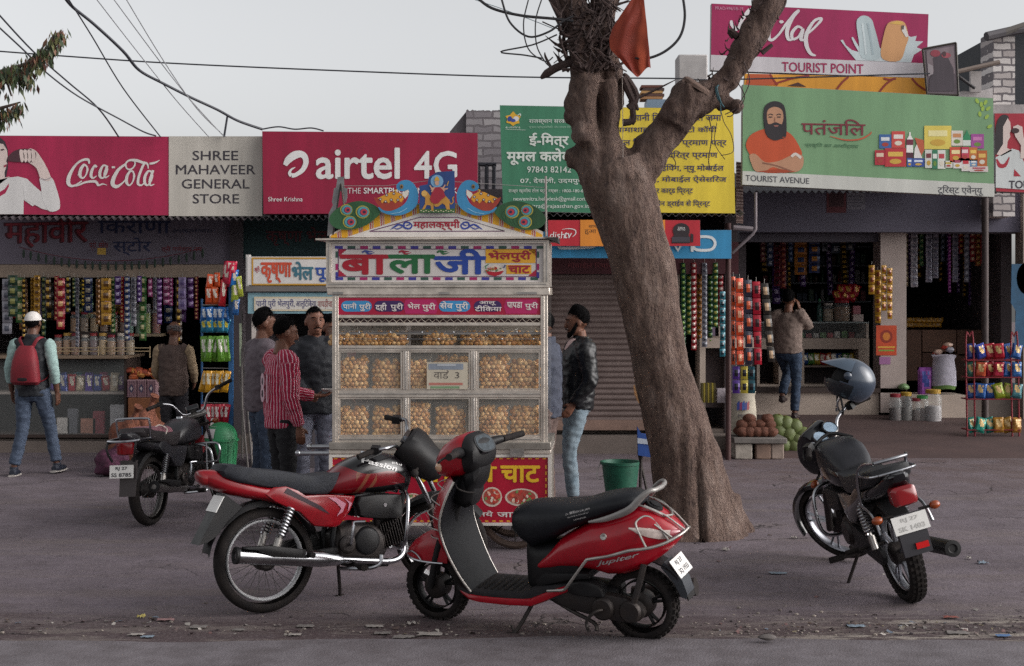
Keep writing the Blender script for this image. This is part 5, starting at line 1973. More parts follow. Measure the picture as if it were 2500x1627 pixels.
PAINT_R = M('#7c0613', .25, 0, .3, 9, coat=.35, dirt='#4a080e', spec=.4)
DKST, GRST = M('#2a1420', .3, 0, .1), M('#b07888', .3, 0, .15)
stp = dict(rim=M('#d2d2d4', .35, .35), paint=PAINT_R, tank=tank_mat('#640612', '#0d0a0d', '#6a3c2c'), fender=BLKPL, steer=R(42), fx=1.16, arc0=40, arc1=110, flap=True, rw=.048,
           decal=[([(.10, .716), (.20, .655), (.30, .60), (.36, .545), (.30, .575), (.2, .63), (.08, .69)], DKST), ([(.40, .64), (.46, .60), (.44, .555), (.40, .53), (.43, .575), (.40, .61), (.35, .645)], GRST), ([(.45, .635), (.50, .60), (.47, .55), (.48, .60)], GRST)],
           script=[('Passion', .575, .80, .835, .868, .025), ('plus', .765, .845, .815, .835, .0)],
           plate=(-.285, .645, .09, .05, 30),
           bars=[[(.95, .03, .895), (.92, .09, .905), (.90, .16, .965), (.87, .26, .985), (.80, .29, .975), (.72, .37, .955)], [(.95, -.03, .895), (.92, -.09, .905), (.90, -.16, .965), (.87, -.26, .985), (.80, -.29, .975), (.72, -.37, .955)]],
           cockpit=passion_cockpit, spring=CHROME)
FP = Frame((-1.424, 8.212, 0), R(29.9), 1, 4)
motorbike('motorbike', 'red motorbike with grey seat and chrome muffler parked before the snack cart', FP, stp)

# --- black motorbike facing away on the right
def cc_cockpit(t, F, ST):
 b = MB(ST)
 b.pillow([(.93, .86), (.96, .97), (1.01, 1.02), (1.07, 1.0), (1.13, .92), (1.16, .83), (1.13, .74), (1.07, .71), (1.0, .74)], .115, GLOSSBLK, 2)
 f = b.build('headlamp_cowl', t)
 for v in (-.062, .062):
  b = MB(ST)
  ax = Vector((-.72, 0, .69))
  b.lathe([(.0, 0), (.052, 0), (.056, .02), (.056, .05), (.049, .056), (.049, .05), (0, .05)], (.955, v, .925), GLOSSBLK, 22, ax)
  b.lathe([(0, .0525), (.047, .0525)], (.955, v, .925), M('#8fa3b5', .08, 0, .3, 30, coat=1), 22, ax)
  b.build('dial', f)
 for s in (-1, 1):
  indicator(t, ST, (1.05, .1 * s, .72), (1.05, .17 * s, .70))
def cc_extra(t, F, ST):
 b = MB(F)
 for s in (-1, 1):
  b.tube([(-.02, .15 * s, .64), (-.06, .155 * s, .76), (-.12, .15 * s, .86), (-.20, .13 * s, .905), (-.30, .10 * s, .915)], .0105, CHROME, 10, 4)
  b.tube([(-.10, .15 * s, .83), (-.28, .14 * s, .84), (-.33, .10 * s, .845)], .008, CHROME, 8, 4)
  b.tube([(.02, .15 * s, .64), (-.20, .155 * s, .60), (-.28, .16 * s, .50)], .01, CHROME, 8, 4)
 b.tube([(-.30, -.10, .915), (-.32, 0, .918), (-.30, .10, .915)], .0105, CHROME, 10, 4)
 b.tube([(-.33, -.10, .845), (-.345, 0, .847), (-.33, .10, .845)], .008, CHROME, 8, 4)
 b.build('grab_rail', t)
 for s in (-1, 1):
  indicator(t, F, (-.33, .08 * s, .60), (-.335, .15 * s, .60))
 b = MB(F)
 b.box((-.388, .03, .41), (.012, .075, .035), M('#c01414', .12, 0, 0, coat=.8))
 b.build('reflector', t)
 b = MB(F)
 b.body([(.42, .70, .80, .10), (.5, .70, .87, .13), (.62, .70, .92, .15), (.74, .70, .935, .15), (.84, .72, .93, .12), (.88, .78, .92, .05)], M('#1a1a20', .45, 0, .25, 12, .15, 40), 24, 3.2)
 b.tube([(.80, -.14, .90), (.84, 0, .96), (.80, .14, .90)], .012, BLKPL, 8, 3)
 b.build('tank_cover', t)
 b = MB(F)
 b.prism([Vector(p) for p in ((-.30, -.085, .58), (-.37, -.085, .36), (-.385, -.085, .36), (-.375, -.085, .50), (-.345, -.085, .60))], (0, .17, 0), M('#1d1a22', .5))
 b.build('mud_flap', t)
stc = dict(muf=(.225, .315, -.30), ptxt='#b4b2ae', paint=GLOSSBLK, fender=GLOSSBLK, lamp='block', muffler=BLKPL, rim=M('#8f9096', .35, .9), wk='cast', knobs=46, rw=.05, steer=R(-38), plate=(-.372, .545, .105, .052, 14),  # plate lettering paled in colour, as if washed out by glare
           plate_text=[('RJ 27', .15, .7, -.5, .5), ('SK 1403', -.75, -.2, -.75, .75)], seat=M('#17181c', .5, 0, .2, 20),
           bars=[[(.95, .03, .895), (.93, .10, .90), (.915, .16, .97), (.88, .27, 1.0), (.85, .28, .995), (.78, .39, .975)], [(.95, -.03, .895), (.93, -.10, .90), (.915, -.16, .97), (.88, -.27, 1.0), (.85, -.28, .995), (.78, -.39, .975)]],
           cockpit=cc_cockpit, extra=cc_extra, kick=False)
FC_ = Frame((2.398, 8.54, 0), math.atan2(1.27, -.10), 1, 15)
bike_c = motorbike('motorbike', 'black motorbike seen from behind on the right with a helmet on its mirror', FC_, stc)

# helmet hung over the left bar of that bike
HM = M('#343e4c', .25, 0, .25, 12, coat=.5, dirt='#272e38')
hc = at(2076, 930, 9.55)
t = thing('helmet', 'blue grey full face helmet hung on the handlebar of the black motorbike', 'helmet', hc)
rot = Matrix.Rotation(R(168), 3, 'Z') @ Matrix.Rotation(R(-18), 3, 'Y')
def hl(p):
 return hc + rot @ Vector(p)
b = MB()
def hs(th, ph, r=1.0):
 x, y, z = math.sin(th) * math.cos(ph), math.sin(th) * math.sin(ph), math.cos(th)
 k = 1.0 + .16 * max(0, x) ** 2 * max(0, -z)
 return hl((x * .168 * r * k, y * .128 * r, z * .150 * r))
n1, n2 = 72, 44
def face(i, j):
 th, ph = PI * .80 * (i + .5) / n2, 2 * PI * (j + .5) / n1
 c = math.cos(ph)
 return c > .12 and PI * .34 < th < PI * (.52 + .04 * c)
for r_, m in ((1.0, None), (.9, M('#0c0c10', .85))):
 vs = [hs(.02 + PI * .80 * i / n2, 2 * PI * j / n1, r_) for i in range(n2 + 1) for j in range(n1)]
 if m is None:
  up = [(i, j) for i in range(n2) for j in range(n1) if not face(i, j) and not (i > n2 * .66 and math.cos(2 * PI * (j + .5) / n1) > -.15)]
  dn = [(i, j) for i in range(n2) for j in range(n1) if not face(i, j) and (i > n2 * .66 and math.cos(2 * PI * (j + .5) / n1) > -.15)]
  q = lambda L: [(i * n1 + j, i * n1 + (j + 1) % n1, (i + 1) * n1 + (j + 1) % n1, (i + 1) * n1 + j) for i, j in L]
  b.add(vs, q(up), HM)
  b.build('shell', t, sharp=80)
  b = MB()
  b.add(vs, q(dn), M('#1c2026', .35, 0, .2, 10, coat=.3))
  b.build('chin_bar', t, sharp=80)
  b = MB()
 else:
  b.add(vs, [(i * n1 + j, i * n1 + (j + 1) % n1, (i + 1) * n1 + (j + 1) % n1, (i + 1) * n1 + j) for i in range(n2) for j in range(n1) if not face(i, j)], m)
  b.ell(hl((0, 0, -.01)), (.13, .10, .12), M('#060608', .95), 16, 10)
  b.build('lining', t)
b = MB()
P = []
for i in range(11):
 for j in range(25):
  ph = R(-84 + 168 * j / 24)
  th = PI * (.17 + .20 * i / 10)
  out = 1.03 + .42 * (i / 10) ** 1.4 * max(0, math.cos(ph)) ** 1.5
  x, y, z = math.sin(th) * math.cos(ph), math.sin(th) * math.sin(ph), math.cos(th)
  P.append(hl((x * .168 * out, y * .128 * 1.035, z * .150 * 1.035)))
P2 = [p + (p - hc) * .012 for p in P]
b.add(P + P2, [(i * 25 + j, i * 25 + j + 1, (i + 1) * 25 + j + 1, (i + 1) * 25 + j) for i in range(10) for j in range(24)] + [(275 + i * 25 + j, 275 + i * 25 + j + 1, 275 + (i + 1) * 25 + j + 1, 275 + (i + 1) * 25 + j) for i in range(10) for j in range(24)], M('#4e5c6c', .12, 0, .15, coat=.7, alpha=.93))
for s in (-1, 1):
 b.lathe([(0, .012), (.022, .012), (.027, -.004)], hl((.03, .127 * s, .03)), HM, 18, rot @ Vector((0, s, 0)))
b.build('visor', t, sharp=80)
b = MB()
b.tube([hl((.05, -.08, -.12)), hl((.02, -.06, -.20)), hl((-.02, 0, -.23)), hl((-.01, .06, -.19)), hl((.03, .08, -.12))], .007, M('#18181b', .7), 6, 4)
b.build('strap', t)
# its left mirror stem
b = MB()
b.tube([at(2042, 1005, 9.6), at(2048, 975, 9.58), at(2075, 950, 9.56)], .008, CHROME, 8, 4)
b.build('mirror_stem', bike_c)

# --- old dark motorbike by the left grocery
def old_cockpit(t, F, ST):
 b = MB(ST)
 b.ell((1.06, 0, .84), (.10, .088, .088), BLKPL, 18, 12)
 f = b.build('headlamp', t)
 b = MB(ST)
 b.box((.975, 0, .945), (.07, .12, .06), GLOSSBLK, rot=Matrix.Rotation(R(40), 3, 'Y'))
 b.build('meter', f, bev=.01)
 for s in (-1, 1):
  indicator(t, ST, (1.03, .09 * s, .78), (1.03, .15 * s, .78))
def old_extra(t, F, ST):
 b = MB(F)
 for s in (-1, 1):
  b.tube([(-.05, .13 * s, .74), (-.30, .125 * s, .76), (-.42, .12 * s, .76)], .011, BLKPL, 8, 4)
 b.tube([(-.30, -.13, .78), (-.42, -.13, .775), (-.45, 0, .77), (-.42, .13, .775), (-.30, .13, .78), (-.12, .13, .775), (-.12, -.13, .775)], .011, CHROME, 8, 3, closed=True)
 b.tube([(-.20, -.15, .78), (-.22, -.155, .92), (-.22, -.12, .945), (-.22, .12, .945), (-.22, .155, .92), (-.20, .15, .78)], .010, CHROME, 8, 4)
 b.tube([(-.42, -.10, .60), (-.45, -.13, .70), (-.42, -.13, .77)], .011, BLKPL, 8, 3)
 b.tube([(-.42, .10, .60), (-.45, .13, .70), (-.42, .13, .77)], .011, BLKPL, 8, 3)
 b.build('carrier', t)
 b = MB(F)
 b.pillow([(-.12, .80), (-.10, .85), (.05, .86), (.20, .845), (.27, .81), (.25, .785), (.0, .80)], .13, M('#8a5c66', .85, 0, .3, 14, .2, 90), 2)
 b.build('seat_pad', t)
 b = MB(F)
 for k in range(5):
  b.tube([(-.20 + .03 * k, -.13, .80 + .012 * (k % 2)), (-.25 + .03 * k, 0, .83), (-.2 + .035 * k, .13, .80)], .008, M('#b5a394', .9), 6, 4)
 b.tube([(-.05, .10, .84), (.02, .12, .87), (.08, .16, .83), (.02, .18, .79)], .006, M('#c9beb4', .9), 6, 4)
 b.build('rope', t)
 b = MB(F)
 b.tube([(.62, .12, .34), (.64, .24, .36), (.66, .29, .34), (.67, .30, .45), (.67, .27, .60), (.66, .15, .64)], .011, CHROME, 8, 5)
 b.tube([(.66, .14, .64), (.67, .33, .645), (.665, .375, .60), (.665, .365, .52), (.66, .33, .48), (.65, .15, .47)], .011, CHROME, 8, 5)
 b.tube([(.66, .25, .645), (.65, .25, .33)], .010, CHROME, 8)
 b.build('crash_guard', t)
 b = MB(F)
 b.prism([Vector(p) for p in ((-.30, -.075, .60), (-.37, -.075, .30), (-.38, -.075, .30), (-.355, -.075, .45), (-.33, -.075, .60))], (0, .15, 0), M('#3a3434', .6))
 b.build('mud_flap', t)
 b = MB(F)
 b.prism([(.95, -.07, .70), (.88, -.09, .60), (.90, -.09, .50), (.97, -.07, .56)], (0, .16, 0), M('#7a1c24', .4))
 b.build('shield', t)
sto = dict(paint=M('#1c1c22', .35, 0, .35, 9, dirt='#3a3634'), fender=BLKPL, lamp='block', muffler=M('#8a8684', .35, .9, .4, 10), rim=M('#7d7a78', .4, .9, .4), steer=R(-32), plate=(-.40, .515, .11, .055, 8), plate_v=-.03,
           plate_text=[('RJ 27', .15, .75, -.5, .5), ('SS 8785', -.8, -.2, -.85, .85)], seat=M('#2a2426', .6, 0, .25, 20), leg_guard=False,
           bars=[[(.95, .03, .91), (.93, .10, .92), (.90, .17, 1.03), (.86, .27, 1.075), (.83, .28, 1.075), (.74, .40, 1.10)], [(.95, -.03, .91), (.93, -.10, .92), (.90, -.17, 1.03), (.86, -.27, 1.075), (.83, -.28, 1.075), (.74, -.40, 1.06)]],
           cockpit=old_cockpit, extra=old_extra, rw=.05)
FO = Frame((-2.90, 11.4, 0), math.atan2(1.15, .27), 1, 3, .92)
motorbike('motorbike', 'old dark motorbike with a carrier and pink seat pad before the left grocery', FO, sto)

# --- red scooter in front
SF = Frame((.7017, 7.566, 0), R(155.76), -1, 7)
HT = steered(SF, (1.0, 0, .9), (-.3, 0, .95), R(-7))
t = thing('scooter', 'glossy red scooter with black seat standing nearest the road', 'scooter', SF.o, 'parked two-wheelers')
PR = M('#96061a', .3, 0, .25, 7, coat=.3, dirt='#4c0810', spec=.4)
SEATB = M('#0f1117', .45, 0, .3, 14, .15, 50, spec=.35)
wheel(t, SF, (0, .198), .198, .05, .125, 'alloy', BLKPL, knobs=34)
wheel(t, HT, (1.215, .196), .196, .047, .125, 'alloy', BLKPL, knobs=34)
b = MB(HT)
b.tube([(1.215, .08, .20), (1.16, .075, .42), (1.10, .05, .60)], .02, BLKPL, 10, 3)
b.tube([(1.215, -.08, .20), (1.16, -.075, .42), (1.10, -.05, .60)], .02, BLKPL, 10, 3)
b.tube([(1.10, 0, .58), (1.0, 0, .93)], .03, BLKPL, 10)
b.build('fork', t)
b = MB(HT)
rr = []
for u, z0, z1, w in ((1.395, .372, .386, .02), (1.38, .362, .41, .055), (1.34, .356, .455, .075), (1.28, .352, .495, .085), (1.21, .35, .525, .088), (1.15, .35, .535, .085), (1.10, .35, .53, .075)):
 ring = []
 for j in range(13):
  a = PI * j / 12
  ring.append(Vector((u, w * math.copysign(abs(math.cos(a)) ** .7, math.cos(a)), z0 + (z1 - z0) * math.sin(a) ** .8)))
 for j in range(13):
  a = PI - PI * j / 12
  ring.append(Vector((u, .93 * w * math.copysign(abs(math.cos(a)) ** .7, math.cos(a)), z0 + (z1 - z0) * .9 * math.sin(a) ** .8)))
 rr.append(ring)
b.rings(rr, PR)
fd = b.build('front_fender', t)
b = MB(HT)
b.tube([(1.12, .088, .350), (1.21, .094, .349), (1.30, .088, .352), (1.375, .06, .363), (1.402, 0, .376), (1.375, -.06, .363), (1.30, -.088, .352), (1.15, -.09, .35)], .0065, CHROME, 8, 4)
b.tube([(1.26, .094, .352), (1.285, .098, .385), (1.33, .088, .40), (1.375, .062, .385)], .005, CHROME, 8, 4)
b.build('fender_guard', fd)
# leg shield: red outside, black inside, metal edge
EDGE = [(1.005, .84, .155), (1.04, .755, .19), (1.075, .65, .205), (1.08, .57, .205), (1.045, .45, .20), (.985, .32, .185), (.93, .235, .17)]
FRNT = [(1.085, .86), (1.15, .77), (1.195, .66), (1.21, .56), (1.165, .44), (1.08, .32), (1.0, .235)]
E2 = crom([(p[0], p[2], p[1]) for p in EDGE], 4)
F2 = crom([(p[0], 0, p[1]) for p in FRNT], 4)
def shield(b, k, inset, m):
 rings_ = []
 for e, f in zip(E2, F2):
  row = []
  for j in range(21):
   s = -1 + 2 * j / 20
   q = 1 - abs(s) ** k
   row.append(Vector((e.x - .012 + .004 * q if inset else lerp(e.x, f.x, q), e.y * s * (.99 if inset else 1), lerp(e.z, f.z, q))))
  rings_.append(row)
 n = 21
 vs = [p for r in rings_ for p in r]
 b.add(vs, [(i * n + j, i * n + j + 1, (i + 1) * n + j + 1, (i + 1) * n + j) for i in range(len(rings_) - 1) for j in range(n - 1)], m)
b = MB(SF)
shield(b, 1.7, 0, PR)
ap = b.build('front_apron', t)
b = MB(SF)
shield(b, 1.7, .07, M('#0e0e12', .5, 0, .3, 9, .1, 60, spec=.2))
b.build('inner_panel', t)
b = MB(SF)
for s in (-1, 1):
 b.tube([(p.x - .004, (p.y + .003) * s, p.z) for p in E2], .0068, STEEL, 8)
b.build('shield_trim', ap)
b = MB(SF)
for z, w in ((.80, .13), (.72, .155), (.64, .165), (.56, .165), (.50, .15)):
 i = min(range(len(F2)), key=lambda q: abs(F2[q].z - z))
 f, e = F2[i], E2[i]
 b.tube([(e.x + .012, w * 1.15, e.z), (lerp(e.x, f.x, .75) + .03, w * .6, f.z), (f.x + .03, 0, f.z), (lerp(e.x, f.x, .75) + .03, -w * .6, f.z)], .004, STEEL, 6, 4)
b.build('front_guard', ap)
b = MB(SF)
b.body([(1.06, .68, .84, .06), (1.0, .66, .86, .085), (.95, .68, .86, .08), (.925, .73, .84, .06)], BLKPL, 16, 3)
b.tube([(.96, 0, .80), (.935, 0, .77), (.94, 0, .745)], .006, STEEL, 6, 3)
b.lathe([(0, .008), (.014, .008), (.016, 0)], (.965, .035, .80), STEEL, 12, (-1, 0, .2))
b.build('glove_panel', t)
b = MB(SF)
b.tube([(1.03, .10, .83), (.97, .16, .80), (.93, .05, .76), (.95, -.10, .79), (1.0, -.14, .84)], .005, RUBBER, 6, 5)
b.build('cable', t)
# floor, lower trim
b = MB(SF)
b.body([(1.02, .225, .26, .15), (.95, .205, .243, .17), (.80, .20, .243, .175), (.62, .20, .25, .175), (.56, .205, .285, .17), (.44, .22, .31, .165), (.36, .24, .325, .15)], M('#1a1a1e', .7, 0, .4, 12, .15, 90, dirt='#3c3634', spec=.25), 20, 6)
for k in range(7):
 b.box((.66 + .04 * k, 0, .2465), (.012, .25, .006), RUBBER)
b.build('floorboard', t)
b = MB(SF)
b.body([(1.0, .21, .25, .155), (.94, .178, .232, .178), (.88, .168, .228, .182), (.72, .165, .232, .183), (.57, .172, .24, .182), (.50, .20, .275, .178), (.42, .24, .305, .172), (.345, .275, .32, .165)], PR, 20, 3.5)
b.build('lower_trim', t)
b = MB(SF)
b.body([(.62, .25, .52, .085), (.595, .25, .50, .115), (.54, .25, .50, .135), (.45, .27, .52, .145), (.30, .30, .55, .15)], BLKPL, 20, 4)
b.build('seat_base', t)
# seat with its embossed saddle line
b = MB(SF)
st_ = [(.70, .585, .665, .075), (.685, .55, .69, .115), (.64, .51, .712, .14), (.58, .475, .728, .15), (.48, .52, .735, .152), (.37, .585, .738, .15), (.28, .625, .752, .148), (.20, .655, .782, .145), (.10, .69, .806, .135), (.02, .715, .815, .118), (-.03, .735, .80, .085), (-.045, .75, .785, .05)]
b.body([(u, z0, z1, w, 2.6) for u, z0, z1, w in st_], SEATB, 28)
se = b.build('seat', t)
b = MB(SF)
def seat_side(u, z):
 for p, q in zip(st_, st_[1:]):
  if q[0] <= u <= p[0]:
   k = (u - p[0]) / (q[0] - p[0])
   z0, z1, w = (lerp(p[i], q[i], k) for i in (1, 2, 3))
   kk = abs(z - (z0 + z1) / 2) / ((z1 - z0) / 2)
   return w * max(.02, 1 - min(1, kk) ** 2.6) ** (1 / 2.6)
 return .1
LET = M('#b0acab', .6)
for s, u0, u1, z0, h in (('PROP.', .335, .305, .703, .007), ('Dr. MUKESH LAL JAIN', .355, .22, .688, .012), ('SECTOR 4, HOUSE 27', .345, .225, .676, .007), ('UDAIPUR', .31, .24, .666, .007)):
 vs, fs = text_geo(s, .01)
 X0, X1 = min(v[0] for v in vs), max(v[0] for v in vs)
 Y0, Y1 = min(v[1] for v in vs), max(v[1] for v in vs)
 out = []
 for x, y in vs:
  u = lerp(u0, u1, (x - X0) / (X1 - X0))
  z = z0 + h * (y - Y0) / (Y1 - Y0) + (u0 - u) * .3
  out.append((u, seat_side(u, z) + .003, z))
 b.add(out, fs, LET)
b.build('lettering', se)
# rear body shell
b = MB(SF)
BS = [(.56, .375, .40, .12), (.52, .372, .44, .145), (.46, .375, .50, .16), (.40, .385, .56, .17), (.30, .388, .62, .182), (.22, .385, .66, .188), (.14, .365, .685, .19), (.05, .375, .715, .185), (-.03, .405, .745, .168), (-.09, .445, .735, .145), (-.15, .49, .70, .115), (-.20, .535, .665, .085), (-.235, .58, .635, .05), (-.245, .60, .62, .02)]
b.body([(u, z0, z1, w, 2.7) for u, z0, z1, w in BS], PR, 36)
bd = b.build('rear_body', t)
def body_side(u, z, B=BS, e=2.7):
 for p, q in zip(B, B[1:]):
  if q[0] <= u <= p[0]:
   k = (u - p[0]) / (q[0] - p[0])
   z0, z1, w = (lerp(p[i], q[i], k) for i in (1, 2, 3))
   kk = abs(z - (z0 + z1) / 2) / ((z1 - z0) / 2)
   return w * max(.02, 1 - min(1, kk) ** e) ** (1 / e)
 return .05
def on_body(pts, m, lift=.003, sp=2):
 P = crom([(p[0], p[1], 0) for p in pts], sp, True)
 b.add([(p.x, body_side(p.x, p.y) + lift, p.y) for p in P], [tuple(range(len(P)))], m)
b = MB(SF)
vs, fs = text_geo('Jupiter', .015, .3)
X0, X1 = min(v[0] for v in vs), max(v[0] for v in vs)
Y0, Y1 = min(v[1] for v in vs), max(v[1] for v in vs)
out = []
for x, y in vs:
 u = lerp(.185, -.05, (x - X0) / (X1 - X0))
 z = .432 + .033 * (y - Y0) / (Y1 - Y0) + (.185 - u) * .27
 out.append((u, body_side(u, z) + .004, z))
b.add(out, fs, M('#b9b4b4', .3, .4))
b.build('lettering', bd)
b = MB(SF)
b.lathe([(.0, .003), (.006, .003), (.012, .006), (.0165, .006), (.019, 0)], (.135, body_side(.135, .60) - .001, .60), STEEL, 16, (0, 1, .25))
b.build('seat_lock', bd)
# tail lamp cluster wrapping the stern
b = MB(SF)
LMP = [(.0, .635, .662, .158), (-.05, .60, .672, .158), (-.10, .575, .672, .142), (-.15, .565, .655, .118), (-.20, .572, .645, .090), (-.235, .588, .632, .056), (-.25, .602, .62, .024)]
b.body([(u, z0, z1, w + .004, 2.7) for u, z0, z1, w in LMP], M('#9a4650', .12, 0, .2, 20, coat=.9), 28)
tl = b.build('tail_lamp', t)
for s in (-1, 1):
 b = MB(SF)
 pts = []
 for u, z0, z1, w in LMP[0:5]:
  pts.append((u, z0 + .006, z1 - .004, w))
 vs = []
 for u, z0, z1, w in pts:
  for k in range(5):
   z = lerp(z0, z1, k / 4)
   vs.append((u, s * (body_side(u, z, LMP) + .0085), z))
 b.add(vs, [(i * 5 + k, i * 5 + k + 1, (i + 1) * 5 + k + 1, (i + 1) * 5 + k) for i in range(4) for k in range(4)], M('#cdbcb4', .08, 0, .35, 40, coat=1))
 b.build('lens', tl)
b = MB(SF)
ax = Vector((-.45, 0, .9))
b.lathe([(0, .026), (.030, .026), (.032, .018), (.045, .018), (.05, .004), (.05, -.02)], (-.085, 0, .725), BLKPL, 24, ax)
b.lathe([(.05, .0), (.058, .006), (.062, -.01)], (-.085, 0, .725), PR, 24, ax)
b.build('fuel_cap', t)
# silver grab rail
b = MB(SF)
for s in (-1, 1):
 b.tube([(.225, .150 * s, .665), (.14, .155 * s, .685), (.04, .152 * s, .722), (-.015, .145 * s, .755), (-.06, .132 * s, .805), (-.10, .112 * s, .838), (-.125, .08 * s, .84), (-.135, 0, .838)],
           [(.006, .006), (.014, .008), (.019, .010), (.019, .011), (.017, .011), (.014, .011), (.013, .011), (.013, .011)], M('#8f8b88', .4, .5, .25), 12, 4)
b.build('grab_rail', t)
# tubular crash guard round the stern
b = MB(SF)
for s in (-1, 1):
 b.tube([(.465, .185 * s, .283), (.40, .2 * s, .296), (.36, .205 * s, .306), (.325, .215 * s, .345), (.23, .222 * s, .468), (.205, .222 * s, .486), (.10, .222 * s, .51), (-.01, .214 * s, .545), (-.07, .2 * s, .553), (-.13, .175 * s, .562), (-.19, .135 * s, .58), (-.25, .07 * s, .61), (-.268, 0, .625)], .0082, STEEL, 10, 4)
 b.tube([(-.10, .185 * s, .557), (-.06, .165 * s, .62), (-.035, .15 * s, .672), (-.05, .13 * s, .695), (-.08, .11 * s, .705), (-.12, .10 * s, .68), (-.20, .12 * s, .585)], .006, STEEL, 8, 4)
 b.tube([(-.13, .135 * s, .672), (-.21, .10 * s, .60)], .005, STEEL, 8)
 b.tube([(-.03, .085 * s, .755), (-.10, .085 * s, .735), (-.16, .055 * s, .70), (-.185, 0, .69)], .006, STEEL, 8, 4)
 b.tube([(-.06, .08 * s, .752), (-.16, .06 * s, .705), (-.235, .04 * s, .645), (-.262, .03 * s, .62)], .005, STEEL, 8, 4)
b.build('crash_guard', t)
# engine, transmission, exhaust, stands
b = MB(SF)
b.pillow([(.48, .245), (.40, .285), (.20, .285), (.05, .27), (-.03, .24), (-.06, .195), (-.03, .15), (.06, .135), (.20, .155), (.30, .17), (.42, .20)], .03, DKMETAL, 2, v0=.125)
b.lathe([(0, .028), (.05, .028), (.062, .018), (.066, 0)], (.165, .15, .205), DKMETAL, 24, (0, 1, 0))
b.lathe([(0, .02), (.05, .02), (.06, .01), (.062, 0)], (.015, .15, .20), DKMETAL, 24, (0, 1, 0))
b.body([(.50, .20, .30, .06), (.44, .17, .31, .10), (.30, .16, .31, .10), (.12, .18, .30, .09)], BLKPL, 16, 3)
b.tube([(.16, .18, .205), (.19, .205, .20), (.235, .21, .155), (.235, .215, .115), (.215, .24, .105)], .009, DKMETAL, 8, 3)
b.tube([(.47, .12, .22), (.35, .14, .17), (.22, .15, .12), (.20, .17, .085)], .011, DKMETAL, 8, 3)
b.tube([(.0, .15, .23), (-.04, .14, .36), (-.06, .12, .45)], .018, DKMETAL, 8)
b.build('engine', t)
b = MB(SF)
b.pillow([(.36, .30), (.33, .335), (.24, .345), (.18, .33), (.155, .285), (.17, .265), (.33, .27)], .045, BLKPL, 2, v0=.13)
b.build('air_box', t)
b = MB(SF)
b.body([(.55, .265, .37, .13), (.48, .285, .385, .15), (.36, .33, .39, .165), (.24, .35, .395, .165)], BLKPL, 18, 4)
b.build('lower_cover', t)
b = MB(SF)
b.tube([(.10, -.14, .20), (-.25, -.16, .26)], [(.04, .04), (.05, .05)], DKMETAL, 12)
b.tube([(.45, -.06, .16), (.25, -.12, .15), (.10, -.14, .19)], .015, DKMETAL, 8, 3)
b.build('exhaust', t)
b = MB(SF)
b.tube([(.60, .08, .17), (.66, .13, .055), (.69, .155, .012)], .012, DKMETAL, 8)
b.tube([(.665, .14, .012), (.725, .17, .012)], .013, DKMETAL, 6)
b.tube([(.69, .15, .02), (.705, .145, .06)], .007, DKMETAL, 6)
b.build('side_stand', t)
# mudguard and plate
b = MB(SF)
arc = []
for i in range(9):
 a = R(95 + 78 * i / 8)
 r_ = .235 + .035 * (i / 8)
 w = lerp(.07, .055, i / 8)
 arc.append([Vector((r_ * math.cos(a), vv, .20 + r_ * math.sin(a) + .02)) for vv in (-w, -w * .5, w * .5, w)] + [Vector(((r_ + .008) * math.cos(a), vv, .20 + (r_ + .008) * math.sin(a) + .02)) for vv in (w, w * .5, -w * .5, -w)])
b.rings(arc, BLKPL)
b.prism([Vector(p) for p in ((-.15, -.06, .45), (-.245, -.06, .36), (-.27, -.06, .29), (-.262, -.06, .262), (-.235, -.06, .27), (-.20, -.06, .34), (-.13, -.06, .42))], (0, .12, 0), M('#2f3238', .6))
b.build('rear_mudguard', t)
b = MB(SF)
rot = Matrix.Rotation(R(36), 3, 'Y')
PC = Vector((-.222, .0, .425))
b.box(PC, (.004, .20, .105), M('#d9d7d4', .3, 0, .05), rot=rot)
np_ = b.build('number_plate', t, bev=.002)
b = MB(SF)
for s, z0, z1, x0, x1 in (('RJ 27', .006, .038, .05, -.05), ('SQ 1933', -.04, -.008, .07, -.07)):
 vs, fs = text_geo(s, .01)
 X0, X1 = min(v[0] for v in vs), max(v[0] for v in vs)
 Y0, Y1 = min(v[1] for v in vs), max(v[1] for v in vs)
 b.add([PC + rot @ Vector((-.0035, lerp(x0, x1, (x - X0) / (X1 - X0)), lerp(z0, z1, (y - Y0) / (Y1 - Y0)))) for x, y in vs], fs, M('#33323a', .5))
b.build('lettering', np_)
# handlebar head
b = MB(HT)
b.body([(1.15, .86, .93, .05), (1.135, .835, .97, .095), (1.09, .83, 1.025, .125), (1.03, .835, 1.065, .135), (.975, .85, 1.085, .137), (.945, .87, 1.08, .13)], PR, 28, 2.8)
hd = b.build('head_cowl', t)
b = MB(HT)
b.body([(.96, .86, 1.08, .115), (.94, .855, 1.088, .13), (.905, .87, 1.075, .13), (.875, .90, 1.045, .122), (.862, .93, 1.02, .10)], BLKPL, 28, 2.8)
b.body([(.99, .76, .90, .06), (.95, .74, .91, .085), (.90, .80, .92, .085), (.875, .86, .93, .06)], BLKPL, 20, 3)
b.build('dash_cowl', hd)
b = MB(HT)
ax = Vector((-.80, 0, .60))
a1 = Vector((0, 1, 0))
a2 = ax.cross(a1)
c = Vector((.883, 0, 1.022))
P = crom([c + a1 * (.088 * x) + a2 * (.055 * y) for x, y in ((-1, .0), (-.75, .8), (0, 1), (.75, .8), (1, 0), (.7, -.85), (0, -1), (-.7, -.85))], 4, True)
b.add([p + ax * .016 for p in P] + [p - ax * .03 for p in P], [tuple(range(len(P)))] + [(i, (i + 1) % len(P), len(P) + (i + 1) % len(P), len(P) + i) for i in range(len(P))], GLOSSBLK)
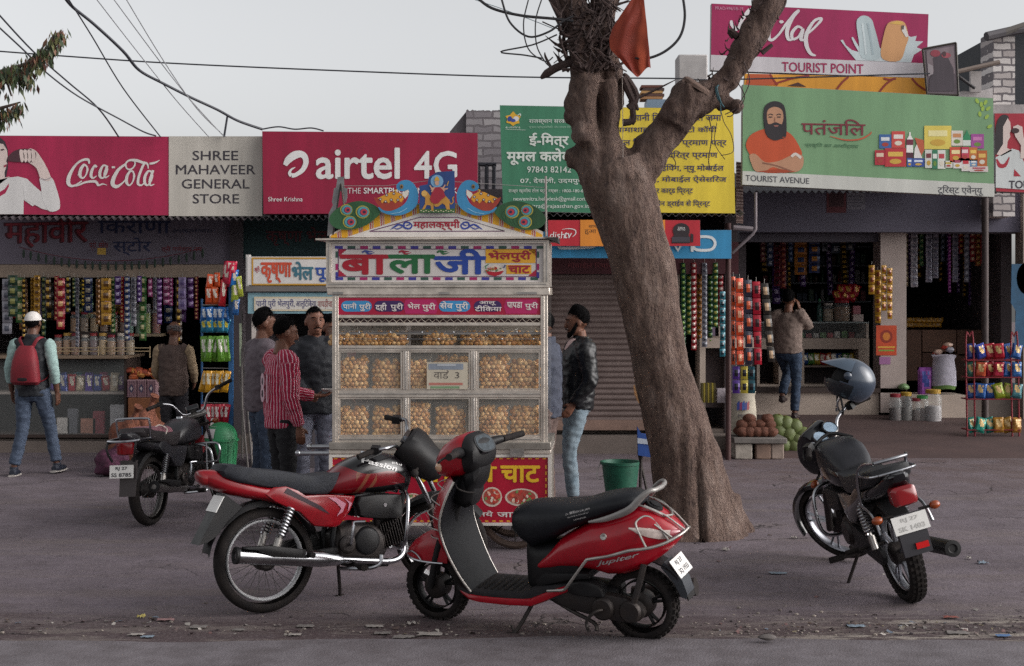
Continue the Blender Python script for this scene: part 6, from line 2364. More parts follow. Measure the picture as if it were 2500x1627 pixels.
b.add([c + (p - c) * .88 + ax * .0175 for p in P], [tuple(range(len(P)))], M('#333b41', .2, 0, .6, 40, spec=.5))
b.build('dash_lens', hd)
b = MB(HT)
b.ell((1.13, 0, .905), (.035, .085, .05), M('#c4c8cc', .06, 0, 0, coat=1), 18, 10)
b.build('headlamp', hd)
for s in (-1, 1):
 b = MB(HT)
 b.tube([(.955, .12 * s, .99), (.93, .20 * s, 1.005), (.90, .26 * s, 1.01)], [.034, .026, .02], BLKPL, 12, 3)
 b.build('switch_housing', hd)
 b = MB(HT)
 b.tube([(.90, .24 * s, 1.01), (.855, .385 * s, 1.02)], .019, RUBBER, 12)
 b.build('grip', hd)
 b = MB(HT)
 b.tube([(.945, .20 * s, .985), (.965, .27 * s, .985), (.925, .38 * s, .985)], .007, BLKPL, 6, 3)
 b.build('lever', hd)
 b = MB(HT)
 b.ell((1.10, .115 * s, .90), (.025, .02, .028), M('#c9a080', .1, 0, .1, coat=1), 10, 8)
 b.build('indicator', hd)

# ---------------------------------------------------------------- the pollarded tree
def bark_mat():
 m = bpy.data.materials.new('bark')
 m.use_nodes = True
 nt = m.node_tree
 N, L = nt.nodes, nt.links
 b = N['Principled BSDF']
 tc = N.new('ShaderNodeTexCoord')
 mp = N.new('ShaderNodeMapping')
 mp.inputs['Scale'].default_value = (1, 1, .45)
 L.new(tc.outputs['Object'], mp.inputs['Vector'])
 def nz(s, d=8, v=None):
  n = N.new('ShaderNodeTexNoise')
  n.inputs['Scale'].default_value = s
  n.inputs['Detail'].default_value = d
  n.inputs['Roughness'].default_value = .65
  L.new(mp.outputs[0] if v is None else v, n.inputs['Vector'])
  return n.outputs['Fac']
 def ramp(f, stops):
  r = N.new('ShaderNodeValToRGB')
  while len(r.color_ramp.elements) < len(stops):
   r.color_ramp.elements.new(.5)
  for e, (p, c) in zip(r.color_ramp.elements, stops):
   e.position = p
   e.color = lin(c) + (1,)
  L.new(f, r.inputs['Fac'])
  return r.outputs['Color']
 def mix(f, a, c, mode='MIX'):
  x = N.new('ShaderNodeMix')
  x.data_type = 'RGBA'
  x.blend_type = mode
  if isinstance(f, float):
   x.inputs[0].default_value = f
  else:
   L.new(f, x.inputs[0])
  L.new(a, x.inputs[6])
  L.new(c, x.inputs[7])
  return x.outputs[2]
 big, mid, fin = nz(2.2, 6), nz(9, 8), nz(42, 6)
 c = ramp(big, [(.3, '#3f302c'), (.5, '#62504a'), (.7, '#83736b')])
 c = mix(.62, c, ramp(mid, [(.36, '#2e2425'), (.5, '#5f4b44'), (.66, '#80706a')]))
 c = mix(.35, c, ramp(fin, [(.35, '#2e2524'), (.6, '#7a685c')]))
 at_ = N.new('ShaderNodeSeparateXYZ')
 L.new(tc.outputs['Object'], at_.inputs[0])
 mr = N.new('ShaderNodeMapRange')
 mr.inputs['From Min'].default_value = 2.2
 mr.inputs['From Max'].default_value = 4.2
 L.new(at_.outputs['Z'], mr.inputs['Value'])
 ml = N.new('ShaderNodeMath')
 ml.operation = 'MULTIPLY'
 L.new(mr.outputs[0], ml.inputs[0])
 L.new(mid, ml.inputs[1])
 c = mix(ml.outputs[0], c, ramp(fin, [(.3, '#2a2122'), (.7, '#54413a')]))
 L.new(c, b.inputs['Base Color'])
 b.inputs['Roughness'].default_value = .9
 b.inputs['Specular IOR Level'].default_value = .25
 ad = N.new('ShaderNodeMath')
 ad.operation = 'MULTIPLY_ADD'
 L.new(mid, ad.inputs[0])
 ad.inputs[1].default_value = 1.6
 L.new(fin, ad.inputs[2])
 bp = N.new('ShaderNodeBump')
 bp.inputs['Strength'].default_value = 1.0
 bp.inputs['Distance'].default_value = .03
 L.new(ad.outputs[0], bp.inputs['Height'])
 L.new(bp.outputs['Normal'], b.inputs['Normal'])
 return m

TY = 11.0
BARK = bark_mat()
base = at(1690, 1310, TY)
base.z = 0
tree = thing('tree', 'thick leaning pollarded tree trunk with hacked limbs beside the snack cart', 'tree', base)
b = MB()
def limb(rows, depth=1.0, dy=0):
 P, rr = [], []
 for y, l, r_ in rows:
  p = at((l + r_) / 2, y, TY + dy)
  w = (r_ - l) / 2 * TY / FPX
  P.append(p)
  rr.append((w, w * depth))
 return P, rr
P, rr = limb([(1318, 1552, 1838), (1290, 1575, 1815), (1250, 1590, 1795), (1150, 1588, 1768), (1045, 1572, 1735), (945, 1556, 1697), (850, 1542, 1674), (757, 1520, 1660), (664, 1493, 1648), (590, 1474, 1626), (500, 1442, 1608), (450, 1418, 1595), (405, 1404, 1570)])
b.tube(P, rr, BARK, 20, 3, flat=(1, 0, 0))
P, rr = limb([(470, 1425, 1545), (405, 1403, 1545), (340, 1404, 1516), (271, 1390, 1512), (226, 1392, 1508), (195, 1400, 1505)], .9)
b.tube(P, rr, BARK, 18, 3, flat=(1, 0, 0))
P, rr = limb([(270, 1392, 1462), (205, 1400, 1462), (150, 1398, 1462), (100, 1385, 1455), (40, 1372, 1440), (-40, 1350, 1420)], 1.0)
b.tube(P, rr, BARK, 14, 3, flat=(1, 0, 0))
P, rr = limb([(260, 1462, 1520), (200, 1470, 1520), (160, 1468, 1512), (100, 1440, 1490), (40, 1440, 1500), (-40, 1440, 1510)], .9, .05)
b.tube(P, rr, BARK, 14, 3, flat=(1, 0, 0))
R1 = [((1520, 470), 50), ((1560, 425), 47), ((1608, 345), 43), ((1658, 277), 41), ((1690, 242), 41), ((1728, 236), 37)]
b.tube([at(x, y, TY) for (x, y), w in R1], [w * TY / FPX for _, w in R1], BARK, 18, 4)
R2 = [((1690, 250), 40), ((1760, 210), 31), ((1800, 160), 29), ((1835, 95), 34), ((1865, 40), 34), ((1890, -30), 30)]
b.tube([at(x, y, TY - .03) for (x, y), w in R2], [w * TY / FPX for _, w in R2], BARK, 16, 4)
# sawn stub, knots, root flare
b.tube([at(1640, 300, TY - .05), at(1695, 212, TY - .12)], [.14, .125], BARK, 16)
for x, y, r_, dy in ((1650, 262, .10, -.1), (1660, 275, .07, -.14), (1410, 255, .09, -.06), (1395, 290, .06, -.05), (1400, 385, .08, 0), (1425, 330, .10, -.12), (1800, 262, .07, -.06), (1770, 255, .06, 0)):
 b.ell(at(x, y, TY + dy), r_, BARK, 12, 8, jit=.3, seed=x)
for x0, x1, dy in ((1600, 1545, -.1), (1650, 1640, -.3), (1720, 1760, -.28), (1755, 1822, -.1), (1770, 1838, .1), (1640, 1600, .25), (1720, 1790, .3)):
 p, q = at(x0, 1225, TY), at(x1, 1312, TY + dy)
 q.y = TY + dy
 q.z = -.02
 b.tube([p, (p + q) / 2 + Vector((0, dy * .3, -.06)), q], [.13, .10, .05], BARK, 10, 3)
me = remesh(b, .022, 2)
for v in me.vertices:
 v.co = v.co
ns = [v.normal.copy() for v in me.vertices]
for v, nn in zip(me.vertices, ns):
 p = v.co
 d = .026 * noise.noise(Vector((p.x * 5, p.y * 5, p.z * 2.2))) + .014 * noise.noise(Vector((p.x * 14, p.y * 14, p.z * 5))) - .02 * max(0, .25 - abs(noise.noise(Vector((p.x * 7, p.y * 7, p.z * 1.3 + 4))))) * 2 * (p.z < 1.4)
 if p.z > 2.7:
  d += .016 * noise.noise(p * 11) + .02 * abs(noise.noise(Vector((p.x * 16, p.y * 16, p.z * 3))))
 # split running up the foot of the trunk, and the hollow under the fork
 sx = lerp(1700, 1690, (p.z) / 1.0)
 X = at(sx, 1200, TY).x + .02 * noise.noise(Vector((0, 0, p.z * 6)))
 if p.z < 1.0 and p.y < TY:
  d -= .07 * math.exp(-((p.x - X) / .022) ** 2) * (1 - p.z) * 1.2
 h = at(1468, 275, TY)
 if p.y < TY + .05:
  d -= .17 * math.exp(-((p.x - h.x) / .05) ** 2 - ((p.z - h.z) / .19) ** 2)
 h = at(1500, 330, TY)
 v.co += nn * d
mesh_part(me, 'trunk', tree, base)
# bare wood where bark has been torn off
b = MB()
WOOD = M('#b98c62', .8, 0, .35, 12, .3, 60, dirt='#6a4834')
for pts, w in (([(1702, 1010), (1722, 1035), (1738, 1075), (1750, 1125)], .012), ([(1548, 940), (1552, 962), (1560, 985)], .012), ([(1690, 1075), (1692, 1120), (1700, 1160)], .012), ([(1775, 1190), (1785, 1215), (1790, 1240)], .01)):
 P = [at(x, y, TY - (.15 if 1660 < x < 1702 else .06)) for x, y in pts]
 b.tube(P, [w * .4] + [w] * (len(P) - 2) + [w * .3], WOOD, 8, 3)
b.build('torn_wood', tree)
b = MB()
c = at(1705, 205, TY - .13)
b.lathe([(0, .004), (.06, .006), (.10, .004), (.118, -.008), (.125, -.03)], c, M('#5a463c', .9, 0, .5, 22, .4, 60), 20, Vector((.5, -.25, .8)))
b.build('sawn_end', tree)
# frayed bark, splinters and thin stems round the hacked limbs
tr = random.Random(9)
FRAY = M('#3a2b28', .9, 0, .4, 14, .3, 50)
b = MB()
for k in range(330):
 seg = tr.random()
 if seg < .75:
  x, y = tr.uniform(1362, 1505), tr.uniform(-20, 175)
 else:
  t_ = tr.random()
  x, y = lerp(1735, 1880, t_) + tr.uniform(-45, 45), lerp(235, 0, t_) + tr.uniform(-20, 20)
 p = at(x, y, TY + tr.uniform(-.15, .1))
 an = tr.uniform(-2.6, .4)
 l = tr.uniform(.06, .2) if seg < .75 else tr.uniform(.03, .09)
 q = p + Vector((l * math.cos(an), tr.uniform(-.05, .05), -l * math.sin(an)))
 b.tube([p, (p + q) / 2 + Vector((tr.uniform(-.015, .015), 0, tr.uniform(-.02, .02))), q], [.016, .009, .002] if seg < .75 else [.009, .006, .001], FRAY, 5)
fb_ = b.build('frayed_bark', tree)
fb_['kind'] = 'stuff'
for pts, w in (([(1440, 130), (1400, 150), (1360, 165), (1335, 180), (1320, 192)], .04), ([(1345, 165), (1332, 140), (1330, 128)], .012), ([(1520, 300), (1545, 295), (1545, 268), (1552, 240)], .03), ([(1528, 300), (1550, 292), (1545, 306)], .018), ([(1535, 250), (1590, 225), (1650, 195)], .012),
               ([(1535, 265), (1555, 235), (1530, 190), (1522, 180)], .03), ([(1520, 190), (1545, 245), (1558, 270)], .035), ([(1395, 290), (1386, 278), (1384, 262)], .02), ([(1405, 345), (1400, 340), (1396, 332)], .015),
               ([(1345, -20), (1370, 40), (1395, 90)], .045), ([(1460, 230), (1452, 205), (1455, 262)], .03), ([(1800, 90), (1780, 75), (1788, 95)], .03), ([(1860, 130), (1885, 110)], .02), ([(1880, 60), (1910, 20), (1920, 0)], .02)):
 b = MB()
 b.tube([at(x, y, TY - .05) for x, y in pts], [w] + [w * .8] * (len(pts) - 2) + [w * .25], FRAY, 8, 3)
 b.build('branch_stub', tree)
b = MB()
TW = M('#3f3230', .85, 0, .3, 14)
for pts, w in (([(1440, 40), (1470, 100), (1440, 190), (1435, 175)], .006), ([(1410, 60), (1450, 55), (1490, 20)], .01), ([(1390, 20), (1420, 60), (1440, 120), (1470, 160)], .008), ([(1360, 110), (1420, 90), (1480, 110)], .007),
               ([(1480, 30), (1450, 90), (1440, 150)], .008), ([(1760, 270), (1768, 300), (1785, 330), (1790, 370), (1760, 380)], .003), ([(1730, 285), (1738, 330), (1730, 390), (1735, 415)], .004), ([(1750, 300), (1745, 350), (1770, 390)], .003), ([(1800, 200), (1818, 240), (1790, 280), (1775, 285)], .004),
               ([(1815, 150), (1830, 200), (1800, 260), (1770, 280)], .004), ([(1640, 380), (1650, 400), (1640, 410)], .004), ([(1395, 0), (1400, 60), (1430, 30), (1470, 60)], .008)):
 b = MB()
 b.tube([at(x, y, TY - .12) for x, y in pts], w, TW, 6, 5)
 b.build('twig', tree)
for k in range(40):
 x, y = tr.uniform(1375, 1500), tr.uniform(0, 150)
 b = MB()
 b.tube([at(x, y, TY - .1), at(x + tr.uniform(-40, 40), y + tr.uniform(-50, 20), TY - .1 + tr.uniform(-.1, .1)), at(x + tr.uniform(-70, 70), y + tr.uniform(-90, 60), TY - .1)], tr.uniform(.003, .007), TW, 5, 3)
 b.build('twig', tree)
b = MB()
b.tube([at(1747, 212, TY - .12), at(1752, 240, TY - .15), at(1768, 262, TY - .1), at(1760, 250, TY - .14), at(1750, 215, TY - .16), at(1762, 205, TY - .06)], .006, M('#2e5058', .7), 6, 4)
b.tube([at(1758, 240, TY - .14), at(1760, 280, TY - .14)], .004, M('#2e5058', .7), 5)
tag(b.build('rope', loc=at(1755, 240, TY - .1)), 'thin teal rope knotted round the right limb of the tree', 'rope')
b = MB()
b.tube([at(1519, 190, TY - .2), at(1520, 260, TY - .22), at(1521, 410, TY - .24)], .0025, M('#8a8078', .7), 5)
tag(b.build('string', loc=at(1520, 300, TY - .2)), 'pale string hanging down the front of the tree fork', 'string')
# black cable hoops caught in the crown
CB = M('#1c1a1e', .55, 0, .2, 20)
def cable(pts, Y, r, label, name='cable', m=CB, cat='cable', group=None):
 b = MB()
 P = [at(p[0], p[1], Y if len(p) < 3 else p[2]) for p in pts]
 b.tube(P, r, m, 6, 6)
 return tag(b.build(name, loc=P[0]), label, cat, group)
cable([(1160, -10), (1200, 20), (1270, 38), (1350, 46), (1400, 52)], 10.8, .011, 'thick black cable reaching the hacked tree top from the upper left')
cable([(1225, 0), (1245, 55), (1290, 90), (1340, 78), (1375, 52), (1400, 40)], 10.75, .008, 'black cable sagging in a loop left of the tree top')
cable([(1290, 0), (1278, 60), (1290, 120), (1330, 150), (1350, 140)], 10.7, .005, 'thin black hoop hanging farthest left at the tree top')
cable([(1322, 0), (1308, 50), (1310, 110), (1330, 150), (1345, 165)], 10.72, .005, 'thin black hoop hanging next to the tree top limb')
cable([(1360, 85), (1300, 110), (1222, 127), (1280, 135), (1325, 143)], 10.7, .006, 'black cable end doubled into a point left of the tree')
cable([(1665, -20), (1672, 40), (1660, 90), (1625, 125), (1580, 143), (1540, 140), (1510, 130)], 10.6, .010, 'black cable curving behind the orange flag on the right')
cable([(1160, 0), (1220, 20), (1300, 50), (1350, 70)], 10.9, .003, 'faint thin wire beside the thick cable at the tree top', m=M('#7a8a90', .6))
# orange flag
fy = 10.55
b = MB()
cols_, rows_ = 22, 26
vs = []
for j in range(rows_ + 1):
 v = j / rows_
 xl = lerp(1548, 1480, min(1, v * 1.6)) if v < .62 else lerp(1480, 1540, (v - .62) / .38)
 xl = [1548, 1530, 1512, 1496, 1488, 1490, 1515, 1535][min(7, int(v * 7))] * (1 - (v * 7 % 1)) + [1548, 1530, 1512, 1496, 1488, 1490, 1515, 1535, 1540][min(8, int(v * 7) + 1)] * (v * 7 % 1)
 xr = lerp(1572, 1588, v)
 for i in range(cols_ + 1):
  u = i / cols_
  y = lerp(-10, 178 + 14 * math.sin(u * 5), v) + (12 * u - 8) * v
  p = at(lerp(xl, xr, u), y, fy)
  p.y += .05 * math.sin(u * 9 + v * 3) * v + .03 * noise.noise(Vector((u * 3, v * 4, 2)))
  vs.append(p)
k = cols_ + 1
FLM = M('#8c3426', .7, 0, .2, 6, trans=0)
fm_ = FLM.copy()
nt = fm_.node_tree
tr_ = nt.nodes.new('ShaderNodeBsdfTranslucent')
tr_.inputs['Color'].default_value = lin('#9c4e3a') + (1,)
mx = nt.nodes.new('ShaderNodeMixShader')
mx.inputs[0].default_value = .55
nt.links.new(nt.nodes['Principled BSDF'].outputs[0], mx.inputs[1])
nt.links.new(tr_.outputs[0], mx.inputs[2])
nt.links.new(mx.outputs[0], nt.nodes['Material Output'].inputs['Surface'])
b.add(vs, [(j * k + i, j * k + i + 1, (j + 1) * k + i + 1, (j + 1) * k + i) for j in range(rows_) for i in range(cols_)], fm_)
fl = tag(b.build('flag', loc=at(1530, 100, fy)), 'orange cloth flag hanging from the hacked tree top', 'flag')

# overhead wires
WR = M('#2a2c34', .6)
for pts, r, lab in (([(155, -10), (178, 18), (230, 60), (300, 125), (340, 172), (400, 205), (465, 238), (530, 268), (580, 295), (640, 316)], .016, 'thick sagging black cable running down to the red phone board'),
     ([(-10, 28), (80, 125), (165, 200), (240, 265), (290, 335)], .009, 'dark wire from the left edge down to the drinks board, upper of two'),
     ([(-10, 60), (60, 125), (110, 175), (190, 235), (290, 290), (350, 322), (380, 332)], .009, 'dark wire from the left edge down to the drinks board, lower of two'),
     ([(165, -5), (225, 90), (300, 215), (392, 335)], .007, 'thin dark wire crossing the thick sagging cable at the upper left'),
     ([(233, -5), (330, 120), (430, 245), (510, 335)], .005, 'faint grey wire, leftmost of three slanting down to the white panel'),
     ([(275, -5), (390, 150), (470, 250), (548, 335)], .005, 'faint grey wire, middle of three slanting down to the white panel'),
     ([(306, -5), (400, 150), (480, 265), (545, 330)], .005, 'faint grey wire, rightmost of three slanting down to the white panel')):
 n_ = len(pts)
 P = [(x, y, lerp(13.5, 15.85, i / (n_ - 1))) for i, (x, y) in enumerate(pts)]
 cable(P, 15, r, lab, 'overhead_wire', WR if r > .006 else M('#8a8c90', .6), 'wire', 'overhead wires at the left')
cable([(-10, 125), (150, 137), (420, 155), (800, 172), (1250, 188), (1640, 192), (1760, 195), (2270, 180)], 15.2, .008, 'long nearly level wire crossing the whole sky', 'overhead_wire', WR, 'wire')
cable([(555, 285), (547, 335)], 15.85, .012, 'short upright wire hook on top of the white name panel', 'wire_hook', WR, 'wire')
cable([(640, 316), (680, 310), (720, 316), (760, 313), (790, 320)], 15.85, .008, 'loose wire lying along the top of the red phone board', 'overhead_wire', WR, 'wire')

# leafy branch reaching in at the upper left
lt = thing('leafy_tree', 'leafy drooping branches of a tree reaching in at the upper left', 'tree', (px(-260, 9.5), 9.5, 0))
b = MB()
BRN = M('#4a3c34', .9, 0, .4, 12, .3, 40)
b.tube([(px(-260, 9.5), 9.5, 0), (px(-255, 9.5), 9.5, 2.0), at(-240, 200, 9.5), at(-220, 60, 9.5)], [.16, .14, .12, .08], BRN, 12, 4)
b.tube([at(-240, 260, 9.5), at(-100, 200, 9.5), at(-10, 180, 9.5), at(40, 165, 9.5), at(85, 145, 9.5), at(120, 110, 9.5), at(150, 75, 9.5)], [.06, .03, .02, .014, .01, .007, .004], BRN, 8, 3)
b.tube([at(-240, 330, 9.5), at(-80, 285, 9.5), at(0, 265, 9.5), at(50, 250, 9.5)], [.05, .025, .012, .005], BRN, 8, 3)
b.tube([at(10, 180, 9.5), at(20, 210, 9.5), at(28, 235, 9.5)], [.01, .008, .006], BRN, 6)
b.build('branch', lt)
lr = random.Random(21)
b = MB()
LM = [M(h, .6, 0, .3, 9) for h in ('#35442a', '#44512f', '#57592f', '#5a3a30', '#6e4a34', '#2e3b2c')]
for line, n_ in (([(-40, 200), (0, 165), (40, 160), (80, 140), (105, 128), (125, 105), (140, 85), (148, 72)], 620), ([(-30, 290), (0, 275), (30, 262), (52, 252)], 240), ([(0, 175), (40, 185), (80, 178)], 160)):
 for k in range(n_):
  t_ = lr.random() * (len(line) - 1.001)
  i = int(t_)
  x, y = lerp(line[i][0], line[i + 1][0], t_ - i), lerp(line[i][1], line[i + 1][1], t_ - i)
  sp_ = 12 + 16 * (1 - t_ / len(line))
  p = at(x + lr.gauss(0, sp_ * .5), y + abs(lr.gauss(0, sp_ * .8)) - 6, 9.5 + lr.uniform(-.12, .12))
  l = lr.uniform(.04, .085)
  d = Vector((lr.uniform(-.45, .45), lr.uniform(-.3, .3), -1)).normalized()
  s_ = d.cross(Vector((lr.uniform(-1, 1), lr.uniform(-1, 1), .2))).normalized() * l * .17
  b.add([p, p + d * l * .5 + s_, p + d * l, p + d * l * .5 - s_], [(0, 1, 2, 3)], lr.choice(LM))
b.build('foliage', lt)

# ---------------------------------------------------------------- people
SKIN = M('#6d4634', .55, 0, .2, 14, .05, 120)
SKIN2 = M('#5a3a2c', .55, 0, .2, 14, .05, 120)
SKIN3 = M('#7c523e', .55, 0, .2, 14, .05, 120)
HAIRM = M('#0a0809', .85, 0, .4, 60, .8, 220, spec=.08)

def person(label, pos, yaw, h, P, clothes, group=None):
 """P: pose in metres for a 1.75 m body, x right, y ahead, z up"""
 pos = Vector(pos)
 k = h / 1.75
 cy, sy = math.cos(yaw), math.sin(yaw)
 fwd, rgt = Vector((math.cos(yaw), math.sin(yaw), 0)), Vector((math.sin(yaw), -math.cos(yaw), 0))
 W = lambda p: pos + (rgt * p[0] + fwd * p[1] + Vector((0, 0, 1)) * p[2]) * k
 t = thing('person', label, 'person', pos, group)
 lean = P.get('lean', (0, 0))
 top = lambda x, y, z: Vector((x + lean[0] * (z - .92) / .6, y + lean[1] * (z - .92) / .6, z))
 skin = P.get('skin', SKIN)
 sk, up, lo = MB(W), MB(W), MB(W)
 fl = tuple(rgt)
 def tub(b, pts, r, m, n=12, sp=3, flat=(1, 0, 0)):
  b.tube(pts, r, m, n, sp, flat=flat)
 # trunk under the clothes
 tub(sk, [top(0, 0, .86), top(0, 0, 1.0), top(0, .005, 1.2), top(0, 0, 1.38), top(0, -.005, 1.46)], [(.13, .09), (.12, .085), (.14, .095), (.15, .085), (.06, .05)], skin)
 # neck and head
 hp, hy = P.get('pitch', 0), P.get('turn', 0)
 nb = top(0, -.01, 1.44)
 hc_ = top(0, .0, 1.50) + Vector((0, .02 + .06 * math.sin(hp), .115))
 Rm = Matrix.Rotation(hy, 3, 'Z') @ Matrix.Rotation(-hp, 3, 'X')
 H = lambda p: hc_ + Rm @ Vector(p)
 tub(sk, [nb, top(0, 0, 1.50), H((0, -.012, -.07))], [.068, .058, .056], skin)
 sk.ell(H((0, -.012, .028)), (.076, .096, .092), skin, 18, 12, rot=Rm)
 tub(sk, [H((0, .010, .04)), H((0, .018, -.03)), H((0, .03, -.075)), H((0, .045, -.108))], [(.070, .082), (.066, .072), (.054, .055), (.03, .03)], skin, 14)
 tub(sk, [H((0, .088, .02)), H((0, .108, -.018)), H((0, .094, -.035))], [(.010, .01), (.016, .012), (.012, .008)], skin, 8)
 sk.ell(H((0, .088, -.068)), (.024, .012, .010), skin, 10, 6, rot=Rm)
 tub(sk, [H((-.04, .078, .035)), H((0, .09, .034)), H((.04, .078, .035))], [.009, .010, .009], skin, 8)
 for s in (-1, 1):
  sk.ell(H((.078 * s, -.008, -.005)), (.010, .022, .032), skin, 10, 8, rot=Rm)
 # arms and hands
 sleeves = []
 for s, key in ((1, 'R'), (-1, 'L')):
  A = P[key]
  S = top(.185 * s, -.01, 1.40)
  E, Wr = Vector(A[0]), Vector(A[1])
  d = Vector(A[2]).normalized() if len(A) > 2 and A[2] else (Wr - E).normalized()
  tub(sk, [S, (S + E) / 2, E, (E + Wr) / 2, Wr], [.048, .044, .036, .034, .026], skin)
  nrm = Vector(A[3]) if len(A) > 3 else Vector((-s, .25, 0))
  nrm = (nrm - d * nrm.dot(d)).normalized()
  sd_ = d.cross(nrm) * (1 if (d.cross(nrm)).dot(Vector((0, 1, .2))) > 0 else -1)
  curl = A[4] if len(A) > 4 else .5
  tub(sk, [Wr, Wr + d * .05, Wr + d * .092], [(.027, .02), (.038, .017), (.041, .014)], skin, 10, 3, flat=sd_)
  for o, l in ((.030, .068), (.0105, .078), (-.0105, .073), (-.030, .058)):
   b0 = Wr + d * .086 + sd_ * o
   d1 = (d + nrm * curl * .45).normalized()
   d2 = (d + nrm * curl * 1.3).normalized()
   tub(sk, [b0, b0 + d1 * l * .5, b0 + d1 * l * .5 + d2 * l * .5], [.0105, .0098, .0075], skin, 8, 2)
  tb = Wr + d * .028 + sd_ * .03
  tub(sk, [tb, tb + (d * .6 + sd_ * .7 + nrm * .25).normalized() * .032, tb + (d * .8 + sd_ * .5 + nrm * .5).normalized() * .062], [.014, .0115, .0085], skin, 8, 2)
  sleeves.append((S, E, Wr, s, P.get('sleeve', 1.0)))
 # legs
 for s, key in ((1, 'RL'), (-1, 'LL')):
  Kn, An, toe = (Vector(q) for q in P[key][:3])
  Hp = Vector((.092 * s, 0, .90))
  tub(sk, [Hp, (Hp + Kn) / 2, Kn, lerp(Kn, An, .35), An], [.075, .068, .05, .048, .034], skin)
  f = (toe - An)
  f.z = 0
  f.normalize()
  heel = An - f * .055
  if P.get('shoes', True):
   sh_ = MB(W)
   zt = P[key][3] if len(P[key]) > 3 else 0
   sm = clothes['shoes']
   h0 = Vector((heel.x, heel.y, An.z - .045 + zt * .0))
   tp = Vector((toe.x, toe.y, toe.z))
   sh_.tube([An + Vector((0, 0, .02)), An - Vector((0, 0, .03)) + f * .01], [.044, .046], sm, 10, 2)
   sh_.tube([h0, An + f * .02 - Vector((0, 0, .05)), lerp(An, tp, .6) - Vector((0, 0, .035 * .4)), tp], [(.036, .034), (.042, .04), (.045, .03), (.03, .022)], sm, 12, 3, flat=f.cross(Vector((0, 0, 1))))
   me = remesh(sh_, .008 * k, 2, [sm])
   so = mesh_part(me, 'shoe', t, pos)
   if clothes.get('sole'):
    sb_ = MB(W)
    lowz = min(h0.z - .034, tp.z - .02)
    sb_.tube([h0 - Vector((0, 0, .03)) - f * .02, lerp(An, tp, .5) - Vector((0, 0, .052)), tp - Vector((0, 0, .018)) + f * .015], [(.04, .012), (.047, .012), (.033, .010)], clothes['sole'], 12, 3, flat=f.cross(Vector((0, 0, 1))))
    sb_.build('sole', so)
  else:
   tub(sk, [heel, An + f * .05 - Vector((0, 0, .03)), toe], [.035, .038, .025], skin)
  lr_ = clothes.get('leg_r', 1.0)
  tub(lo, [Hp + Vector((0, 0, .02)), lerp(Hp, Kn, .3) , Kn, lerp(Kn, An, .45), An + (Kn - An).normalized() * .035], [.098 * lr_, .092 * lr_, .068 * lr_, .066 * lr_, .060 * lr_], clothes['trousers'], 14)
 # trousers seat
 tub(lo, [(0, 0, .80), (0, -.012, .88), (0, -.005, .96), (0, 0, 1.02)], [(.10, .08), (.168, .112), (.155, .105), (.145, .10)], clothes['trousers'], 18)
 lm_ = remesh(lo, .012 * k, 3, [clothes['trousers']], wr=.010, wf=15, seed=h * 10)
 mesh_part(lm_, 'trousers', t, pos)
 # upper garment
 g_ = clothes['g']
 hem = clothes.get('hem', .86)
 tm = clothes['top']
 tub(up, [top(0, 0, hem), top(0, -.003, lerp(hem, 1.1, .5)), top(0, 0, 1.15), top(0, .005, 1.28), top(0, -.004, 1.39), top(0, -.012, 1.455)], [(.160 * g_, .125 * g_), (.168 * g_, .128 * g_), (.165 * g_, .128 * g_), (.178 * g_, .132 * g_), (.170 * g_, .11 * g_), (.085, .072)], tm, 22)
 if clothes.get('collar'):
  tub(up, [top(0, -.012, 1.43), top(0, -.014, clothes['collar'])], [(.088, .078), (.078, .072)], tm, 16, 2)
 for S, E, Wr, s, frac in sleeves:
  if clothes.get('vest'):
   tub(up, [top(.10 * s, -.01, 1.41), top(.175 * s, -.01, 1.385)], [.07, .065], tm, 10, 2)
   continue
  tub(up, [top(.09 * s, -.012, 1.41), S + Vector((0, 0, -.012)), lerp(S, E, .5), E, lerp(E, Wr, .5), lerp(E, Wr, frac)], [.072 * g_, .082 * g_, .070 * g_, .062 * g_, .055 * g_, .044 * g_], tm, 14)
 um = remesh(up, .012 * k, 3, [tm], wr=clothes.get('wr', .011), wf=12, seed=h * 7)
 if clothes.get('stripes'):
  # running measure round the body or the sleeve, for the knitted stripes
  vals = []
  for v in um.vertices:
   q = v.co - pos
   l = Vector((q.dot(rgt), q.dot(fwd), q.z)) / k
   best, ang = None, 0
   for S, E, Wr, s, frac in sleeves:
    for a, b_ in ((S, E), (E, Wr)):
     ab = b_ - a
     tt = max(0, min(1, (l - a).dot(ab) / ab.length_squared))
     dd = (l - a - ab * tt)
     dist = dd.length - .055
     if tt > .12 or a is E:
      if best is None or dist < best:
       best = dist
       n1 = ab.normalized()
       e1 = (Vector((1, 0, 0)) - n1 * n1.x).normalized()
       ang = math.atan2(dd.dot(n1.cross(e1)), dd.dot(e1)) * .065
   ctr = top(0, 0, l.z)
   bd_ = math.hypot((l.x - ctr.x) / .165, (l.y - ctr.y) / .125)
   if best is None or (bd_ - 1) * .14 < best:
    ang = math.atan2((l.y - ctr.y) / .125, (l.x - ctr.x) / .165) * .16
   vals.append(ang)
  a_ = um.attributes.new('girth', 'FLOAT', 'POINT')
  a_.data.foreach_set('value', vals)
 mesh_part(um, clothes.get('name', 'jacket'), t, pos)
 if clothes.get('vest'):
  slv = MB(W)
  for S, E, Wr, s, frac in sleeves:
   tub(slv, [top(.13 * s, -.012, 1.40), S + Vector((0, 0, -.012)), lerp(S, E, .5), E, lerp(E, Wr, .5), lerp(E, Wr, frac)], [.06, .070, .062, .056, .050, .042], clothes['sleeve_m'], 14)
  sm_ = remesh(slv, .010 * k, 2, [clothes['sleeve_m']], wr=.006, wf=16, seed=3)
  mesh_part(sm_, 'shirt', t, pos)
